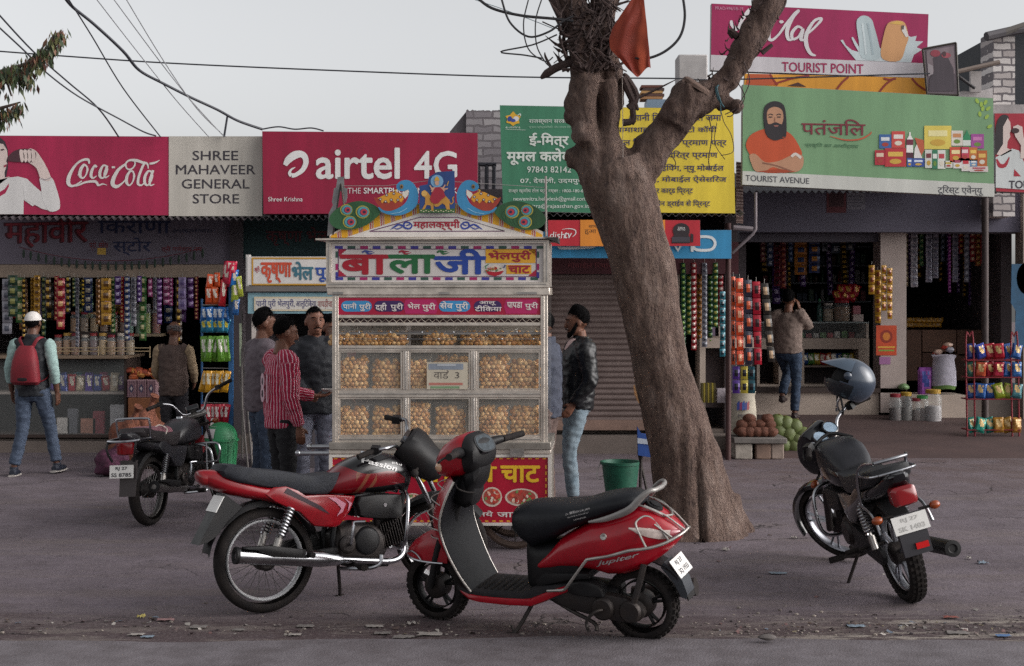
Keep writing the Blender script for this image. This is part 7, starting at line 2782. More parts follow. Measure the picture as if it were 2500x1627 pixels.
 if clothes.get('inner'):
  sb_ = MB(W)
  tub(sb_, [top(0, .02, hem + .02), top(0, .03, 1.15), top(0, .03, 1.38), top(0, .0, 1.455)], [(.10, .115), (.10, .118), (.08, .10), (.07, .062)], clothes['inner'], 14)
  sb_.build('shirt', t)
 bm_ = remesh(sk, .0068 * k, 1, [skin])
 mesh_part(bm_, 'body', t, pos)
 # hair, brows, eyes, beard
 hb = MB(W)
 hm = P.get('hairm', HAIRM)
 st = P.get('hair', 'short')
 if st != 'bald':
  vol = P.get('vol', .012)
  rows_, cols_ = 18, 44
  vs = []
  for i in range(rows_ + 1):
   for j in range(cols_):
    ph = 2 * PI * j / cols_
    front, sd = math.sin(ph), abs(math.cos(ph))
    lim = lerp(1.72, .90, max(0, front) ** .35) if front > 0 else lerp(1.80, 2.38, (-front) ** .8)
    lim += .16 * noise.noise(Vector((j * .9, h * 7, 3)))
    th = .01 + lim * i / rows_
    rr = 1 + (.045 * noise.noise(Vector((j * 1.1, i * 1.1, h * 9))) + .05 * noise.noise(Vector((math.cos(ph) * 2.5, math.sin(ph) * 2.5, i * .22 + h * 5)))) * (i < rows_)
    extra = vol * (1 - 1.15 * (i / rows_) ** 1.3 if i < rows_ else -.6) * (1 + .3 * max(0, math.cos(th)) * (1 + .6 * max(0, front)))
    vs.append(H(((.078 + extra) * math.sin(th) * math.cos(ph) * rr, -.012 + (.099 + extra) * math.sin(th) * math.sin(ph) * rr, .028 + (.094 + extra * 1.3) * math.cos(th) * rr)))
  hb.add(vs, [(i * cols_ + j, i * cols_ + (j + 1) % cols_, (i + 1) * cols_ + (j + 1) % cols_, (i + 1) * cols_ + j) for i in range(rows_) for j in range(cols_)], hm)
 else:
  for i in range(60):
   ph = PI + random.uniform(-.2, PI + .2)
   th = random.uniform(1.25, 1.9)
   hb.ell(H((.079 * math.sin(th) * math.cos(ph), -.012 + .099 * math.sin(th) * math.sin(ph), .028 + .094 * math.cos(th))), .014, hm, 6, 4)
 if st != 'bald':
  hq = random.Random(int(h * 1000))
  for q in range(420):
   ph, tt = hq.uniform(0, 2 * PI), hq.uniform(.15, 1.03)
   front = math.sin(ph)
   lim = lerp(1.72, .90, max(0, front) ** .35) if front > 0 else lerp(1.72, 2.38, (-front) ** .8)
   th = lim * tt
   e = P.get('vol', .012) * (1 - tt ** 1.3) + .001
   dn = Vector((math.cos(th) * math.cos(ph), math.cos(th) * math.sin(ph), -math.sin(th)))
   ou = Vector((math.sin(th) * math.cos(ph), math.sin(th) * math.sin(ph), math.cos(th)))
   p0 = Vector(((.078 + e) * ou.x, -.012 + (.099 + e) * ou.y, .028 + (.094 + e * 1.3) * ou.z))
   l = hq.uniform(.012, .026) * (1 + max(0, vol_ := P.get('vol', .012)) * 20)
   d_ = (dn + ou * hq.uniform(.15, .7) + Vector((hq.uniform(-.5, .5), hq.uniform(-.5, .5), hq.uniform(-.3, .3)))).normalized()
   sd_ = d_.cross(ou).normalized() * .0035
   hb.add([H(p0 - sd_), H(p0 + sd_), H(p0 + d_ * l)], [(0, 1, 2)], hm)
 hb.build('hair', t)
 fb = MB(W)
 for s in (-1, 1):
  tub(fb, [H((.014 * s, .094, .036)), H((.034 * s, .089, .042)), H((.054 * s, .072, .034))], [.003, .0045, .002], HAIRM, 6)
  fb.ell(H((.032 * s, .080, .014)), (.010, .006, .004), M('#7a706a', .4, 0, 0), 8, 6, rot=Rm)
  fb.ell(H((.032 * s, .086, .014)), (.005, .004, .005), M('#1a1210', .2, 0, 0), 6, 5, rot=Rm)
 fb.build('eyes', t)
 if P.get('beard'):
  bb = MB(W)
  w_ = P['beard']
  if w_ > .5:
   tub(bb, [H((-.073, .012, .0)), H((-.064, .045, -.06)), H((-.03, .078, -.098)), H((0, .088, -.104)), H((.03, .078, -.098)), H((.064, .045, -.06)), H((.073, .012, .0))], [(.008, .010), (.020 * w_, .014), (.024 * w_, .014), (.024 * w_, .015), (.024 * w_, .014), (.020 * w_, .014), (.008, .010)], HAIRM, 8, 3, flat=(0, 0, 1))
  tub(bb, [H((-.034, .088, -.056)), H((0, .103, -.046)), H((.034, .088, -.056))], [.004, .007, .004], HAIRM, 6)
  bb.build('beard', t)
 return t, W, top, H, Rm

STAND_R, STAND_L = [(.10, .02, .49), (.11, -.01, .075), (.13, .16, .03)], [(-.10, .02, .49), (-.11, -.02, .075), (-.13, .15, .03)]
HANG_R = [(.235, -.03, 1.12), (.225, .05, .88)]
HANG_L = [(-.235, -.03, 1.12), (-.225, .05, .88)]
JEAN = M('#2c3646', .85, 0, .6, 6, .2, 90, dirt='#4c586c')
JEANL = M('#56656f', .85, 0, .6, 8, .2, 90, dirt='#869299')
JEANG = M('#585a68', .85, 0, .45, 7, .2, 90, dirt='#74747e')
BLKCL = M('#141317', .85, 0, .3, 9, .2, 90)
SHOE = M('#1b1a1e', .6, 0, .3, 12)
SOLE = M('#b5aea8', .7, 0, .2, 12)

# white-capped man walking away on the left
def gp(px_, py_):
 Y = gy(py_)
 return Vector((px(px_, Y), Y, 0))
capm = dict(top=M('#15181f', .7, 0, .25, 7, .1, 50), g=1.04, hem=.84, trousers=JEAN, shoes=M('#1d2230', .6), sole=SOLE, vest=True, sleeve_m=M('#8fa8a4', .85, 0, .25, 9, .15, 90), name='vest', collar=1.5)
t, W, top, H, Rm = person('man in white cap with red backpack and mint sleeves walking toward the left grocery', (px(80, 14.7), 14.7, 0), R(84), 1.70,
 dict(R=[(.25, -.04, 1.13), (.255, .03, .88)], L=[(-.25, -.02, 1.13), (-.265, .07, .89)], RL=[(.13, .14, .51), (.19, .17, .10), (.21, .33, .05)], LL=[(-.10, -.03, .49), (-.15, -.13, .085), (-.17, .02, .025)], skin=SKIN2, pitch=-.05, sleeve=.62, vol=-.003), capm)
b = MB(W)
vs = []
n1, n2 = 24, 9
for i in range(n2 + 1):
 for j in range(n1):
  ph, th = 2 * PI * j / n1, .02 + 1.52 * i / n2
  vs.append(H((.086 * math.sin(th) * math.cos(ph), -.012 + .106 * math.sin(th) * math.sin(ph), .03 + .098 * math.cos(th))))
CAPM = M('#c9c4c0', .8, 0, .15, 12, .1, 80)
b.add(vs, [(i * n1 + j, i * n1 + (j + 1) % n1, (i + 1) * n1 + (j + 1) % n1, (i + 1) * n1 + j) for i in range(n2) for j in range(n1)], CAPM)
vs = []
for i in range(6):
 for j in range(13):
  a = PI * (.15 + .7 * j / 12)
  r_ = .094 + .07 * i / 5 * math.sin(a)
  vs.append(H((r_ * .92 * math.cos(a), -.012 + r_ * 1.12 * math.sin(a), .042 - .02 * i / 5)))
b.add(vs, [(i * 13 + j, i * 13 + j + 1, (i + 1) * 13 + j + 1, (i + 1) * 13 + j) for i in range(5) for j in range(12)], CAPM)
b.build('cap', t)
BPR = M('#74101f', .65, 0, .25, 9, .15, 40)
bp_ = thing('backpack', 'red backpack on the back of the man in the white cap', 'backpack', W((0, -.22, 1.0)))
b = MB(W)
rr = []
for z, w, d in ((.97, .13, .05), (1.0, .155, .075), (1.1, .15, .085), (1.22, .135, .08), (1.32, .11, .06), (1.38, .075, .03)):
 rr.append([Vector((w * math.copysign(abs(math.cos(a)) ** .6, math.cos(a)), -.135 - d * .55 + d * math.copysign(abs(math.sin(a)) ** .7, math.sin(a)), z)) for a in [2 * PI * j / 24 for j in range(24)]])
b.rings(rr, BPR)
b.build('bag', bp_)
b = MB(W)
b.ell((0, -.225, 1.04), (.12, .035, .055), M('#1a1418', .7), 16, 8)
b.build('pocket', bp_)
b = MB(W)
for s in (-1, 1):
 b.tube([(.05 * s, -.12, 1.36), (.10 * s, -.10, 1.45), (.12 * s, .0, 1.46), (.13 * s, .10, 1.38), (.15 * s, .12, 1.2), (.17 * s, .0, 1.05), (.14 * s, -.12, 1.0)], [(.018, .006)] * 7, BPR, 8, 4)
b.build('strap', bp_)
b = MB(W)
b.tube([(.045, -.205, 1.33), (.05, -.232, 1.2), (.055, -.238, 1.06)], .003, M('#3a0c14', .5), 6, 3)
b.build('zip', bp_)
b = MB(W)
b.add([W and (-.06, -.232, 1.225), (-.035, -.233, 1.225), (-.045, -.233, 1.245)], [(0, 1, 2)], M('#c9c0bc', .6))
b.build('emblem', bp_)

# balding man in a brown vest at the counter
person('balding man in brown knitted vest with his back turned at the left grocery', (px(424, 15.9), 15.9, 0), R(86), 1.58,
 dict(R=[(.24, .04, 1.12), (.20, .20, .98)], L=[(-.24, .04, 1.12), (-.21, .18, .98)], RL=STAND_R, LL=STAND_L, skin=SKIN2, hair='bald', hairm=M('#4a4444', .8), pitch=.2, sleeve=.9),
 dict(top=M('#4a3b36', .95, 0, .25, 10, .3, 120), g=1.12, hem=.82, trousers=M('#221f24', .9, 0, .3, 8), shoes=SHOE, vest=True, sleeve_m=M('#8a765e', .9, 0, .25, 9, .15, 90), name='vest'))

# grey-jacketed man
t, W, top, H, Rm = person('man in grey brown jacket standing behind the man in the striped shirt', (px(640, 12.3), 12.3, 0), R(28), 1.735,
 dict(R=[(.245, .0, 1.12), (.24, .06, .88)], L=[(-.24, .05, 1.12), (-.16, .26, 1.02)], RL=STAND_R, LL=STAND_L, pitch=.1, turn=R(-8), vol=.016, sleeve=.86),
 dict(top=M('#5e545a', .85, 0, .3, 6, .2, 60, dirt='#4a4048'), g=1.16, hem=.86, trousers=M('#3d4a5e', .85, 0, .4, 7, .2, 90), shoes=SHOE, collar=1.49, wr=.012))
b = MB(W)
c = Vector((.24, .06, .885))
b.tube([c + Vector((.033 * math.cos(a), .033 * math.sin(a), .004 * math.sin(a))) for a in [2 * PI * i / 20 for i in range(20)]], .004, CHROME, 6, closed=True)
b.build('bracelet', t)
b = MB(W)
b.tube([(.242, .045, .935), (.24, .058, .90)], [.044, .042], M('#1c1d26', .9), 12)
b.build('cuff', t)

# striped shirt man
def stripe_mat():
 m = M('#9a0f38', .85, 0, .2, 9, .25, 120).copy()
 nt = m.node_tree
 N, L = nt.nodes, nt.links
 b = N['Principled BSDF']
 a_ = N.new('ShaderNodeAttribute')
 a_.attribute_name = 'girth'
 tc = N.new('ShaderNodeTexCoord')
 n = N.new('ShaderNodeTexNoise')
 n.inputs['Scale'].default_value = 14
 L.new(tc.outputs['Object'], n.inputs['Vector'])
 def mth(op, a, c):
  x = N.new('ShaderNodeMath')
  x.operation = op
  for i, q in enumerate((a, c)):
   if isinstance(q, (int, float)):
    x.inputs[i].default_value = q
   else:
    L.new(q, x.inputs[i])
  return x.outputs[0]
 f = mth('FRACT', mth('ADD', mth('MULTIPLY', a_.outputs['Fac'], 36), mth('MULTIPLY', n.outputs['Fac'], .8)), 0)
 f = mth('LESS_THAN', f, .2)
 x = N.new('ShaderNodeMix')
 x.data_type = 'RGBA'
 L.new(f, x.inputs[0])
 L.new(b.inputs['Base Color'].links[0].from_socket, x.inputs[6])
 x.inputs[7].default_value = lin('#d3b3bd') + (1,)
 L.new(x.outputs[2], b.inputs['Base Color'])
 return m
SM = stripe_mat()
t, W, top, H, Rm = person('man in red shirt with thin white stripes talking beside the snack cart', (px(688, 11.2), 11.2, 0), R(30), 1.675,
 dict(R=[(.245, -.02, 1.11), (.235, .06, .86), (.05, .12, -1), (-1, .3, 0), .7], L=[(-.2, .10, 1.12), (-.10, .33, 1.08), (.15, 1, .06), (0, 0, 1), .6], RL=STAND_R, LL=STAND_L, pitch=.22, turn=R(-6), sleeve=.97, vol=.010),
 dict(top=SM, g=1.1, hem=.84, trousers=BLKCL, shoes=SHOE, stripes=True, name='shirt', wr=.009))
b = MB(W)
# white figures printed on the back of the shirt
vs, fs = text_geo('81', .01)
X0, X1 = min(v[0] for v in vs), max(v[0] for v in vs)
Y0, Y1 = min(v[1] for v in vs), max(v[1] for v in vs)
b.add([(lerp(-.075, .085, (x - X0) / (X1 - X0)), -.158 - .0 * x + .25 * (lerp(-.075, .085, (x - X0) / (X1 - X0))) ** 2, lerp(1.05, 1.29, (y - Y0) / (Y1 - Y0))) for x, y in vs], fs, M('#c9aab4', .8))
b.build('lettering', t)
# a paper bowl in his hand
b = MB()
hp_ = W((-.08, .44, 1.115))
b.lathe([(0, 0), (.035, .002), (.055, .022), (.053, .023), (.034, .005), (0, .004)], hp_, M('#b9b4b0', .5, 0, .15), 16)
tag(b.build('paper_bowl', loc=hp_), 'small pale paper bowl in the hand of the striped shirt man', 'bowl')

# navy-jacketed man facing the street
t, W, top, H, Rm = person('man in dark navy jacket facing the street left of the snack cart', (px(768, 12.2), 12.2, 0), R(-78), 1.755,
 dict(R=[(.22, .06, 1.13), (.10, .24, 1.03)], L=[(-.24, .02, 1.12), (-.225, .07, .88)], RL=STAND_R, LL=STAND_L, turn=R(12), vol=.006, sleeve=.96, beard=.25, skin=M('#7a5140', .55, 0, .2, 14)),
 dict(top=M('#10131c', .75, 0, .25, 7, .15, 50), g=1.14, hem=.83, trousers=JEANG, shoes=SHOE, collar=1.5))
# glimpse of a seated customer in maroon behind
person('person in maroon scarf half hidden between the navy jacket and the cart', (px(806, 13.8), 13.8, 0), R(-60), 1.66,
 dict(R=HANG_R, L=HANG_L, RL=STAND_R, LL=STAND_L, vol=.02, pitch=.2), dict(top=M('#5c1224', .9, 0, .3, 8, .2, 60), g=1.1, hem=.8, trousers=JEANG, shoes=SHOE, collar=1.52))
# leather jacket
t, W, top, H, Rm = person('bearded man in black leather jacket and faded jeans right of the cart', (px(1408, 12.4), 12.4, 0), R(192), 1.745,
 dict(R=[(.24, -.02, 1.13), (.20, .12, .95)], L=[(-.255, -.05, 1.12), (-.215, .08, .92), (.1, .6, -.8)], RL=[(.10, .04, .49), (.10, .0, .075), (.12, .17, .03)], LL=[(-.10, .09, .50), (-.11, .06, .075), (-.13, .23, .03)], pitch=.12, turn=R(-6), vol=.022, beard=1.0, sleeve=1.0, lean=(0, -.03)),
 dict(top=M('#0b0c10', .42, 0, .4, 8, .12, 30), g=1.17, hem=.86, trousers=JEANL, shoes=SHOE, collar=1.5, inner=M('#c9aca8', .9), wr=.012, leg_r=.95))
# hooded person mostly behind the cart
person('person in grey hooded top and brown trousers half hidden by the cart', (px(1332, 12.0), 12.0, 0), R(165), 1.72,
 dict(R=HANG_R, L=HANG_L, RL=STAND_R, LL=STAND_L, pitch=.2, vol=.012), dict(top=M('#3e4250', .9, 0, .3, 8, .25, 60), g=1.1, hem=.84, trousers=M('#5d4a44', .9, 0, .3, 8, .2, 80), shoes=SHOE, collar=1.53))
# customer on the phone in the right-hand store
t, W, top, H, Rm = person('man in beige top and jeans on the phone at the right-hand counter', (px(1925, 18.9), 18.9, .224), R(62), 1.72,
 dict(R=[(.24, .12, 1.26), (.12, .10, 1.50), (-.2, .0, .9), (-1, .1, 0), 1.2], L=[(-.235, .03, 1.13), (-.20, .16, .95)], RL=[(.10, .02, .49), (.10, -.05, .085), (.11, .12, .03)], LL=[(-.10, .26, .62), (-.12, .10, .30), (-.12, .26, .25)], vol=.02, pitch=.05, sleeve=.98),
 dict(top=M('#7d6c64', .9, 0, .25, 7, .2, 60), g=1.14, hem=.9, trousers=M('#28384e', .85, 0, .4, 7, .2, 90), shoes=M('#2c1c1c', .6), name='sweatshirt'))

# ---------------------------------------------------------------- goods
gr = random.Random(17)
ORD = ['first', 'second', 'third', 'fourth', 'fifth', 'sixth', 'seventh', 'eighth', 'ninth', 'tenth', 'eleventh', 'twelfth', 'thirteenth', 'fourteenth', 'fifteenth', 'sixteenth', 'seventeenth', 'eighteenth', 'nineteenth', 'twentieth',
       '21st', '22nd', '23rd', '24th', '25th', '26th', '27th', '28th', '29th', '30th', '31st', '32nd', '33rd', '34th', '35th', '36th']
def foil(h, rough=.22):
 return M(h, rough, .15, .3, 25, .25, 60)

def strip(x, y0, y1, Y, w, c1, c2, label, group, seg=None, slant=0):
 """a hung chain of joined sachets, each puffed"""
 b = MB()
 p0 = at(x, y0, Y)
 mpp = Y / FPX
 sl = seg or w * 1.05
 n = max(2, int((y1 - y0) / sl))
 W_ = w * mpp / 2
 H_ = (y1 - y0) * mpp / n
 rot = gr.uniform(-.35, .35)
 ux = Vector((math.cos(rot), math.sin(rot), 0))
 for i in range(n):
  zt = p0.z - H_ * i
  vs, fs = [], []
  for r_ in range(5):
   for c_ in range(5):
    u, v = c_ / 2 - 1, r_ / 4
    bul = .022 * (1 - u * u) * math.sin(PI * v) + .003
    vs.append(p0 + Vector((slant * mpp * (i + v) / n, 0, 0)) + ux * (u * W_ * (.97 + .05 * math.sin(i))) + Vector((0, -bul - .006 * math.sin(i * 1.7), zt - p0.z - H_ * v * .96)))
  for r_ in range(4):
   for c_ in range(4):
    b.add([vs[r_ * 5 + c_], vs[r_ * 5 + c_ + 1], vs[(r_ + 1) * 5 + c_ + 1], vs[(r_ + 1) * 5 + c_]], [(0, 1, 2, 3)], c2 if (r_ in (1, 2) and c_ in (1, 2)) else c1)
 b.tube([p0 + Vector((0, 0, .05)), p0], .003, M('#8a8680', .6), 4)
 return tag(b.build('sachet_strip', loc=p0), label, 'sachet strip', group)

def chip_bag(c, w, h, c1, c2, label, group, tilt=0, yaw=0, name='snack_bag', cat='snack bag', roll=0):
 b = MB()
 q = Matrix.Rotation(yaw, 3, 'Z') @ Matrix.Rotation(tilt, 3, 'X') @ Matrix.Rotation(roll, 3, 'Y')
 n = 9
 fr, bk = [], []
 for j in range(n):
  for i in range(n):
   u, v = i / (n - 1) * 2 - 1, j / (n - 1) * 2 - 1
   puff = max(0, (1 - u ** 4)) ** .5 * max(0, (1 - v ** 4)) ** .6 * .24 * w
   puff *= 1 + .25 * noise.noise(Vector((u * 2 + c[0] * 9, v * 2, c[2] * 9)))
   x = u * w / 2 * (1 - .06 * (1 - abs(v)))
   fr.append(c + q @ Vector((x, -puff, v * h / 2)))
   bk.append(c + q @ Vector((x, puff * .6, v * h / 2)))
 for L, sgn in ((fr, 0), (bk, 1)):
  for j in range(n - 1):
   for i in range(n - 1):
    m = c2 if (sgn == 0 and 2 <= i <= 5 and 3 <= j <= 6 and (i + j) % 5) else c1
    b.add([L[j * n + i], L[j * n + i + 1], L[(j + 1) * n + i + 1], L[(j + 1) * n + i]], [(0, 1, 2, 3)], m)
 return tag(b.build(name, loc=c), label, cat, group)

def jar(c, r_, h, fill, lid, label, group, level=.85, name='jar', cat='jar', clear=True):
 t = thing(name, label, cat, c, group)
 b = MB()
 b.lathe([(0, .004), (r_ * .9, .004), (r_ * .93, h * .1), (r_ * .93, h * level * .8), (0, h * level * .82)], c, fill, 14)
 b.build('contents', t)
 b = MB()
 b.lathe([(0, 0), (r_ * .95, 0), (r_, h * .06), (r_, h * .74), (r_ * .78, h * .86), (r_ * .78, h * .9)], c, M('#d8dcdc', .08, 0, 0, alpha=.16, spec=.8), 16)
 b.build('glass', t)
 b = MB()
 b.lathe([(r_ * .84, h * .87), (r_ * .86, h * .985), (r_ * .8, h), (0, h)], c, lid, 16)
 b.build('lid', t)
 return t

# --- left grocery: strips over the counter
pal = [('dark green', '#1f3a28', '#8a8a50'), ('gold', '#a87c28', '#5a3a18'), ('dark brown', '#3a2a1c', '#b8923a'), ('red', '#8a1c28', '#c8a070'), ('gold and black', '#2a2622', '#c8a83a'), ('green', '#3c6a34', '#c8c090'), ('silver', '#8a8890', '#4a4c58'),
       ('blue', '#24345e', '#b8b0a0'), ('bronze', '#8a6034', '#4a2c18'), ('violet', '#4a2c6a', '#b0a0c0'), ('pink', '#8e3a6a', '#d0a8c0'), ('maroon', '#5a1c2a', '#b08860'), ('purple', '#5c3470', '#a890b8'), ('lilac', '#8a7aa0', '#5a4a78')]
xs_ = [16, 34, 48, 62, 78, 92, 106, 120, 136, 150, 164, 178, 192, 206, 218, 236, 250, 262, 276, 290, 300, 312, 326, 338, 350, 364, 378, 392, 406, 420, 434, 448, 462, 478]
seq = [6, 0, 5, 2, 1, 1, 0, 2, 3, 3, 4, 0, 6, 4, 7, 8, 8, 1, 5, 9, 3, 7, 6, 9, 5, 10, 6, 12, 10, 10, 2, 13, 12, 11]
for i, x in enumerate(xs_):
 nme, a1, a2 = pal[seq[i % len(seq)]]
 y1 = gr.uniform(725, 800) if i % 3 else gr.uniform(780, 850)
 strip(x + gr.uniform(-3, 3), 676 + gr.uniform(-4, 6), y1, 16.92 + gr.uniform(-.04, .06) - .12 * (i % 2), gr.choice((9, 11, 13, 15, 20, 24)), foil(a1), foil(a2), '%s sachet strip over the left counter, %s from the left end' % (nme, ORD[i]), 'sachet strips hung in the left grocery')
# a second row further in
for i in range(14):
 nme, a1, a2 = pal[(i * 5 + 3) % len(pal)]
 strip(30 + i * 32 + gr.uniform(-6, 6), 684, gr.uniform(760, 815), 17.5, 20, foil(a1), foil(a2), '%s sachet strip behind the front strips, %s from the left' % (nme, ORD[i]), 'sachet strips hung further inside the left grocery')
# leaf garland
gl = thing('leaf_garland', 'string of dark green mango leaves along the painted grocery fascia', 'garland', at(270, 620, 16.94))
b = MB()
LEAF = M('#1c3024', .6, 0, .3, 12)
sag = lambda x: 603 + 34 * (1 - ((x - 275) / 230) ** 2) ** 1 if 45 < x < 505 else 603
b.tube([at(x, sag(x), 16.95) for x in range(46, 506, 20)], .004, M('#6a2a34', .8), 4)
b.build('string', gl)
b = MB()
for k in range(24):
 x = 56 + k * 19 + gr.uniform(-2, 2)
 p = at(x, sag(x) + 2, 16.94)
 b.ell(p + Vector((0, 0, -.055)), (.017, .006, .055), LEAF, 8, 6)
b.build('leaves', gl)
b = MB()
b.span(at(238, 606, 16.95), at(258, 622, 16.94), M('#b5923c', .6, 0, .2))
tag(b.build('tag_card', loc=at(248, 622, 16.95)), 'small yellow card hung in the middle of the painted fascia', 'card')
# counter and display case
ct = thing('display_counter', 'glass fronted display counter full of sweets in the left grocery', 'counter', (px(170, 16.95), 16.95, .13))
zc0, zc1 = .135, pz(868, 16.9)
def cspan(x0, y0, x1, y1, Ya, Yb, m, b):
 b.span((px(x0, 16.9), Ya, pz(y1, 16.9)), (px(x1, 16.9), Yb, pz(y0, 16.9)), m)
b = MB()
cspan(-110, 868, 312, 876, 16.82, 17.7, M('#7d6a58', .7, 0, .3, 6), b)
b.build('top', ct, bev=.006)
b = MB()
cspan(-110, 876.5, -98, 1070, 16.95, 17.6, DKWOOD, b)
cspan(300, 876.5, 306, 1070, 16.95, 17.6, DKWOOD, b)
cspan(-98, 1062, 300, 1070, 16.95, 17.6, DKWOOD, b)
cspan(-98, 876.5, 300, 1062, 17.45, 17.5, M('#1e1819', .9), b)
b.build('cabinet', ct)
b = MB()
cspan(-98, 958, 300, 964, 16.96, 17.45, M('#8a8078', .5), b)
b.build('shelf', ct)
b = MB()
cspan(-98, 878, 300, 1062, 16.94, 16.945, GLASS, b)
b.build('glass', ct)
b = MB()
for y in (850, 858):
 b.tube([(px(125, 16.84), 16.84, pz(y, 16.84)), (px(368, 16.84), 16.84, pz(y, 16.84))], .006, M('#b09a78', .5, .3), 6)
for x in (128, 240, 366):
 b.tube([(px(x, 16.84), 16.84, pz(874, 16.84)), (px(x, 16.84), 16.84, pz(846, 16.84))], .006, M('#b09a78', .5, .3), 6)
tag(b.build('counter_rail', loc=(px(245, 16.84), 16.84, zc1)), 'thin double rail before the jars on the left counter', 'rail')
cols2 = [('violet', '#4a2c8a'), ('yellow', '#b89a30'), ('blue', '#2a3e8a'), ('pink', '#a03a6a'), ('red', '#a02030'), ('teal', '#2a6a78'), ('cream', '#b8a890'), ('purple', '#6a3080')]
for i in range(16):
 nme, h_ = cols2[i % 8]
 c = Vector((px(138 + i * 10.3, 17.2), 17.15 + .08 * (i % 2), pz(955, 17.1) + .09))
 chip_bag(c, .10, .18 + .04 * (i % 3), foil(h_), foil('#c8c0b0'), '%s sweet packet on the case shelf, %s from the left' % (nme, ORD[i]), 'packets inside the glass counter', yaw=gr.uniform(-.4, .4), roll=gr.uniform(-.15, .15))
for i, (x, w, h_, c1) in enumerate(((140, 30, 40, '#b0aaa4'), (166, 24, 62, '#5a5a60'), (198, 36, 38, '#9a6a58'), (228, 28, 56, '#7a2834'), (270, 40, 72, '#a9a7a8'))):
 b = MB()
 b.span((px(x, 17.1), 17.08, pz(1060, 17.1)), (px(x + w, 17.1), 17.14, pz(1060 - h_, 17.1)), M(h_ and c1, .6, 0, .3, 20))
 tag(b.build('carton', loc=(px(x + w / 2, 17.1), 17.1, pz(1060, 17.1))), '%s flat carton at the bottom of the glass case, %s from the left' % (('pale', 'grey', 'tan', 'dark red', 'printed white')[i], ORD[i]), 'carton', 'cartons inside the glass counter')
# jars on the counter
fills = ['#8a5a34', '#a87a4a', '#7a4a2c', '#9a8068', '#5a3438', '#b09060', '#96704a', '#8a6448', '#a08868']
for i in range(9):
 c = Vector((px(140 + i * 22, 17.0), 17.0 + gr.uniform(0, .05), zc1 + .002))
 jar(c, .052, .26 if i % 3 else .24, M(fills[i], .6, 0, .5, 60), M(['#8a2a2c', '#b89048', '#7c2030', '#c0b4a8'][i % 4], .4), 'jar of brown sweets on the front of the left counter, %s from the left' % ORD[i], 'jars along the left counter')
for i in range(6):
 c = Vector((px(182 + i * 24, 17.3), 17.32, zc1 + .002))
 b = MB()
 b.span(c + Vector((-.06, -.05, 0)), c + Vector((.06, .05, .27)), M('#3a2c28', .7))
 tag(b.build('box', loc=c), 'dark box carrying a jar behind the front jars, %s from the left' % ORD[i], 'box', 'boxes behind the front jars')
 jar(c + Vector((0, 0, .272)), .055, .24, M(fills[(i * 2 + 1) % 9], .6, 0, .5, 60), M(['#b06a5a', '#8c1f2c', '#c09468'][i % 3], .4), 'jar raised on a dark box in the left grocery, %s from the left' % ORD[i], 'raised jars in the left grocery')
for i, (x, cl) in enumerate(((318, '#5a8a7a'), (340, '#4a6a4a'), (360, '#8a9a30'), (382, '#8a3a20'))):
 jar(Vector((px(x, 17.35), 17.35, zc1 + .25)), .05, .36, M(cl, .4, 0, .4, 30), M('#8a8684', .4), '%s tall jar to the left of the man in the brown vest' % ('sea green', 'dark green', 'lime green', 'rust red')[i], 'tall jars on the inner shelf')
b = MB()
b.span((px(300, 17.4), 17.25, zc1 + .215), (px(400, 17.4), 17.5, zc1 + .248), M('#8a7a64', .6))
tag(b.build('shelf', loc=(px(350, 17.4), 17.4, zc1 + .2)), 'wooden shelf under the tall coloured jars', 'shelf')
# patterned boxes and orange crate beside the counter
b = MB()
b.span((px(312, 16.8), 16.8, .13), (px(392, 16.8), 17.2, pz(972, 16.8)), M('#7a4a2c', .75, 0, .3, 8, .15, 30))
tag(b.build('crate', loc=(px(352, 16.8), 16.8, .13), bev=.01), 'orange brown crate beside the glass counter', 'crate')
for i, x in enumerate((310, 334, 358)):
 t = thing('patterned_box', 'pale box with a dark diamond on the orange brown crate, %s from the left' % ORD[i], 'box', (px(x + 12, 16.85), 16.85, pz(970, 16.85)), 'patterned boxes on the crate')
 b = MB()
 b.span((px(x, 16.85), 16.86, pz(971, 16.85) + .004), (px(x + 22, 16.85), 17.05, pz(928, 16.85)), M('#9a7a80', .7, 0, .25, 30))
 b.build('carton', t)
 a = Art(plane_at(16.858))
 a.part = 'print'
 for k in range(5):
  a.rect(x + 1 + k * 4.4, 930, x + 3 + k * 4.4, 969, M('#5a3a48', .7), 1)
 a.poly([(x + 11, 938), (x + 17, 949), (x + 11, 960), (x + 5, 949)], M('#2a2c48', .7), 2)
 a.poly([(x + 11, 943), (x + 14, 949), (x + 11, 955), (x + 8, 949)], M('#b0a0a0', .7), 3)
 a.finish(t)
b = MB()
for k in range(16):
 b.ell(at(318 + gr.uniform(0, 70), 915 + gr.uniform(-12, 6), 16.98), (.06, .05, .035), M(['#a05028', '#8a3a24', '#b07838'][k % 3], .5, 0, .3, 20), 8, 6, jit=.3, seed=k)
o_ = b.build('packet_heap', loc=at(352, 926, 16.95))
tag(o_, 'heap of orange packets lying on the patterned boxes', 'packets', None, 'stuff')
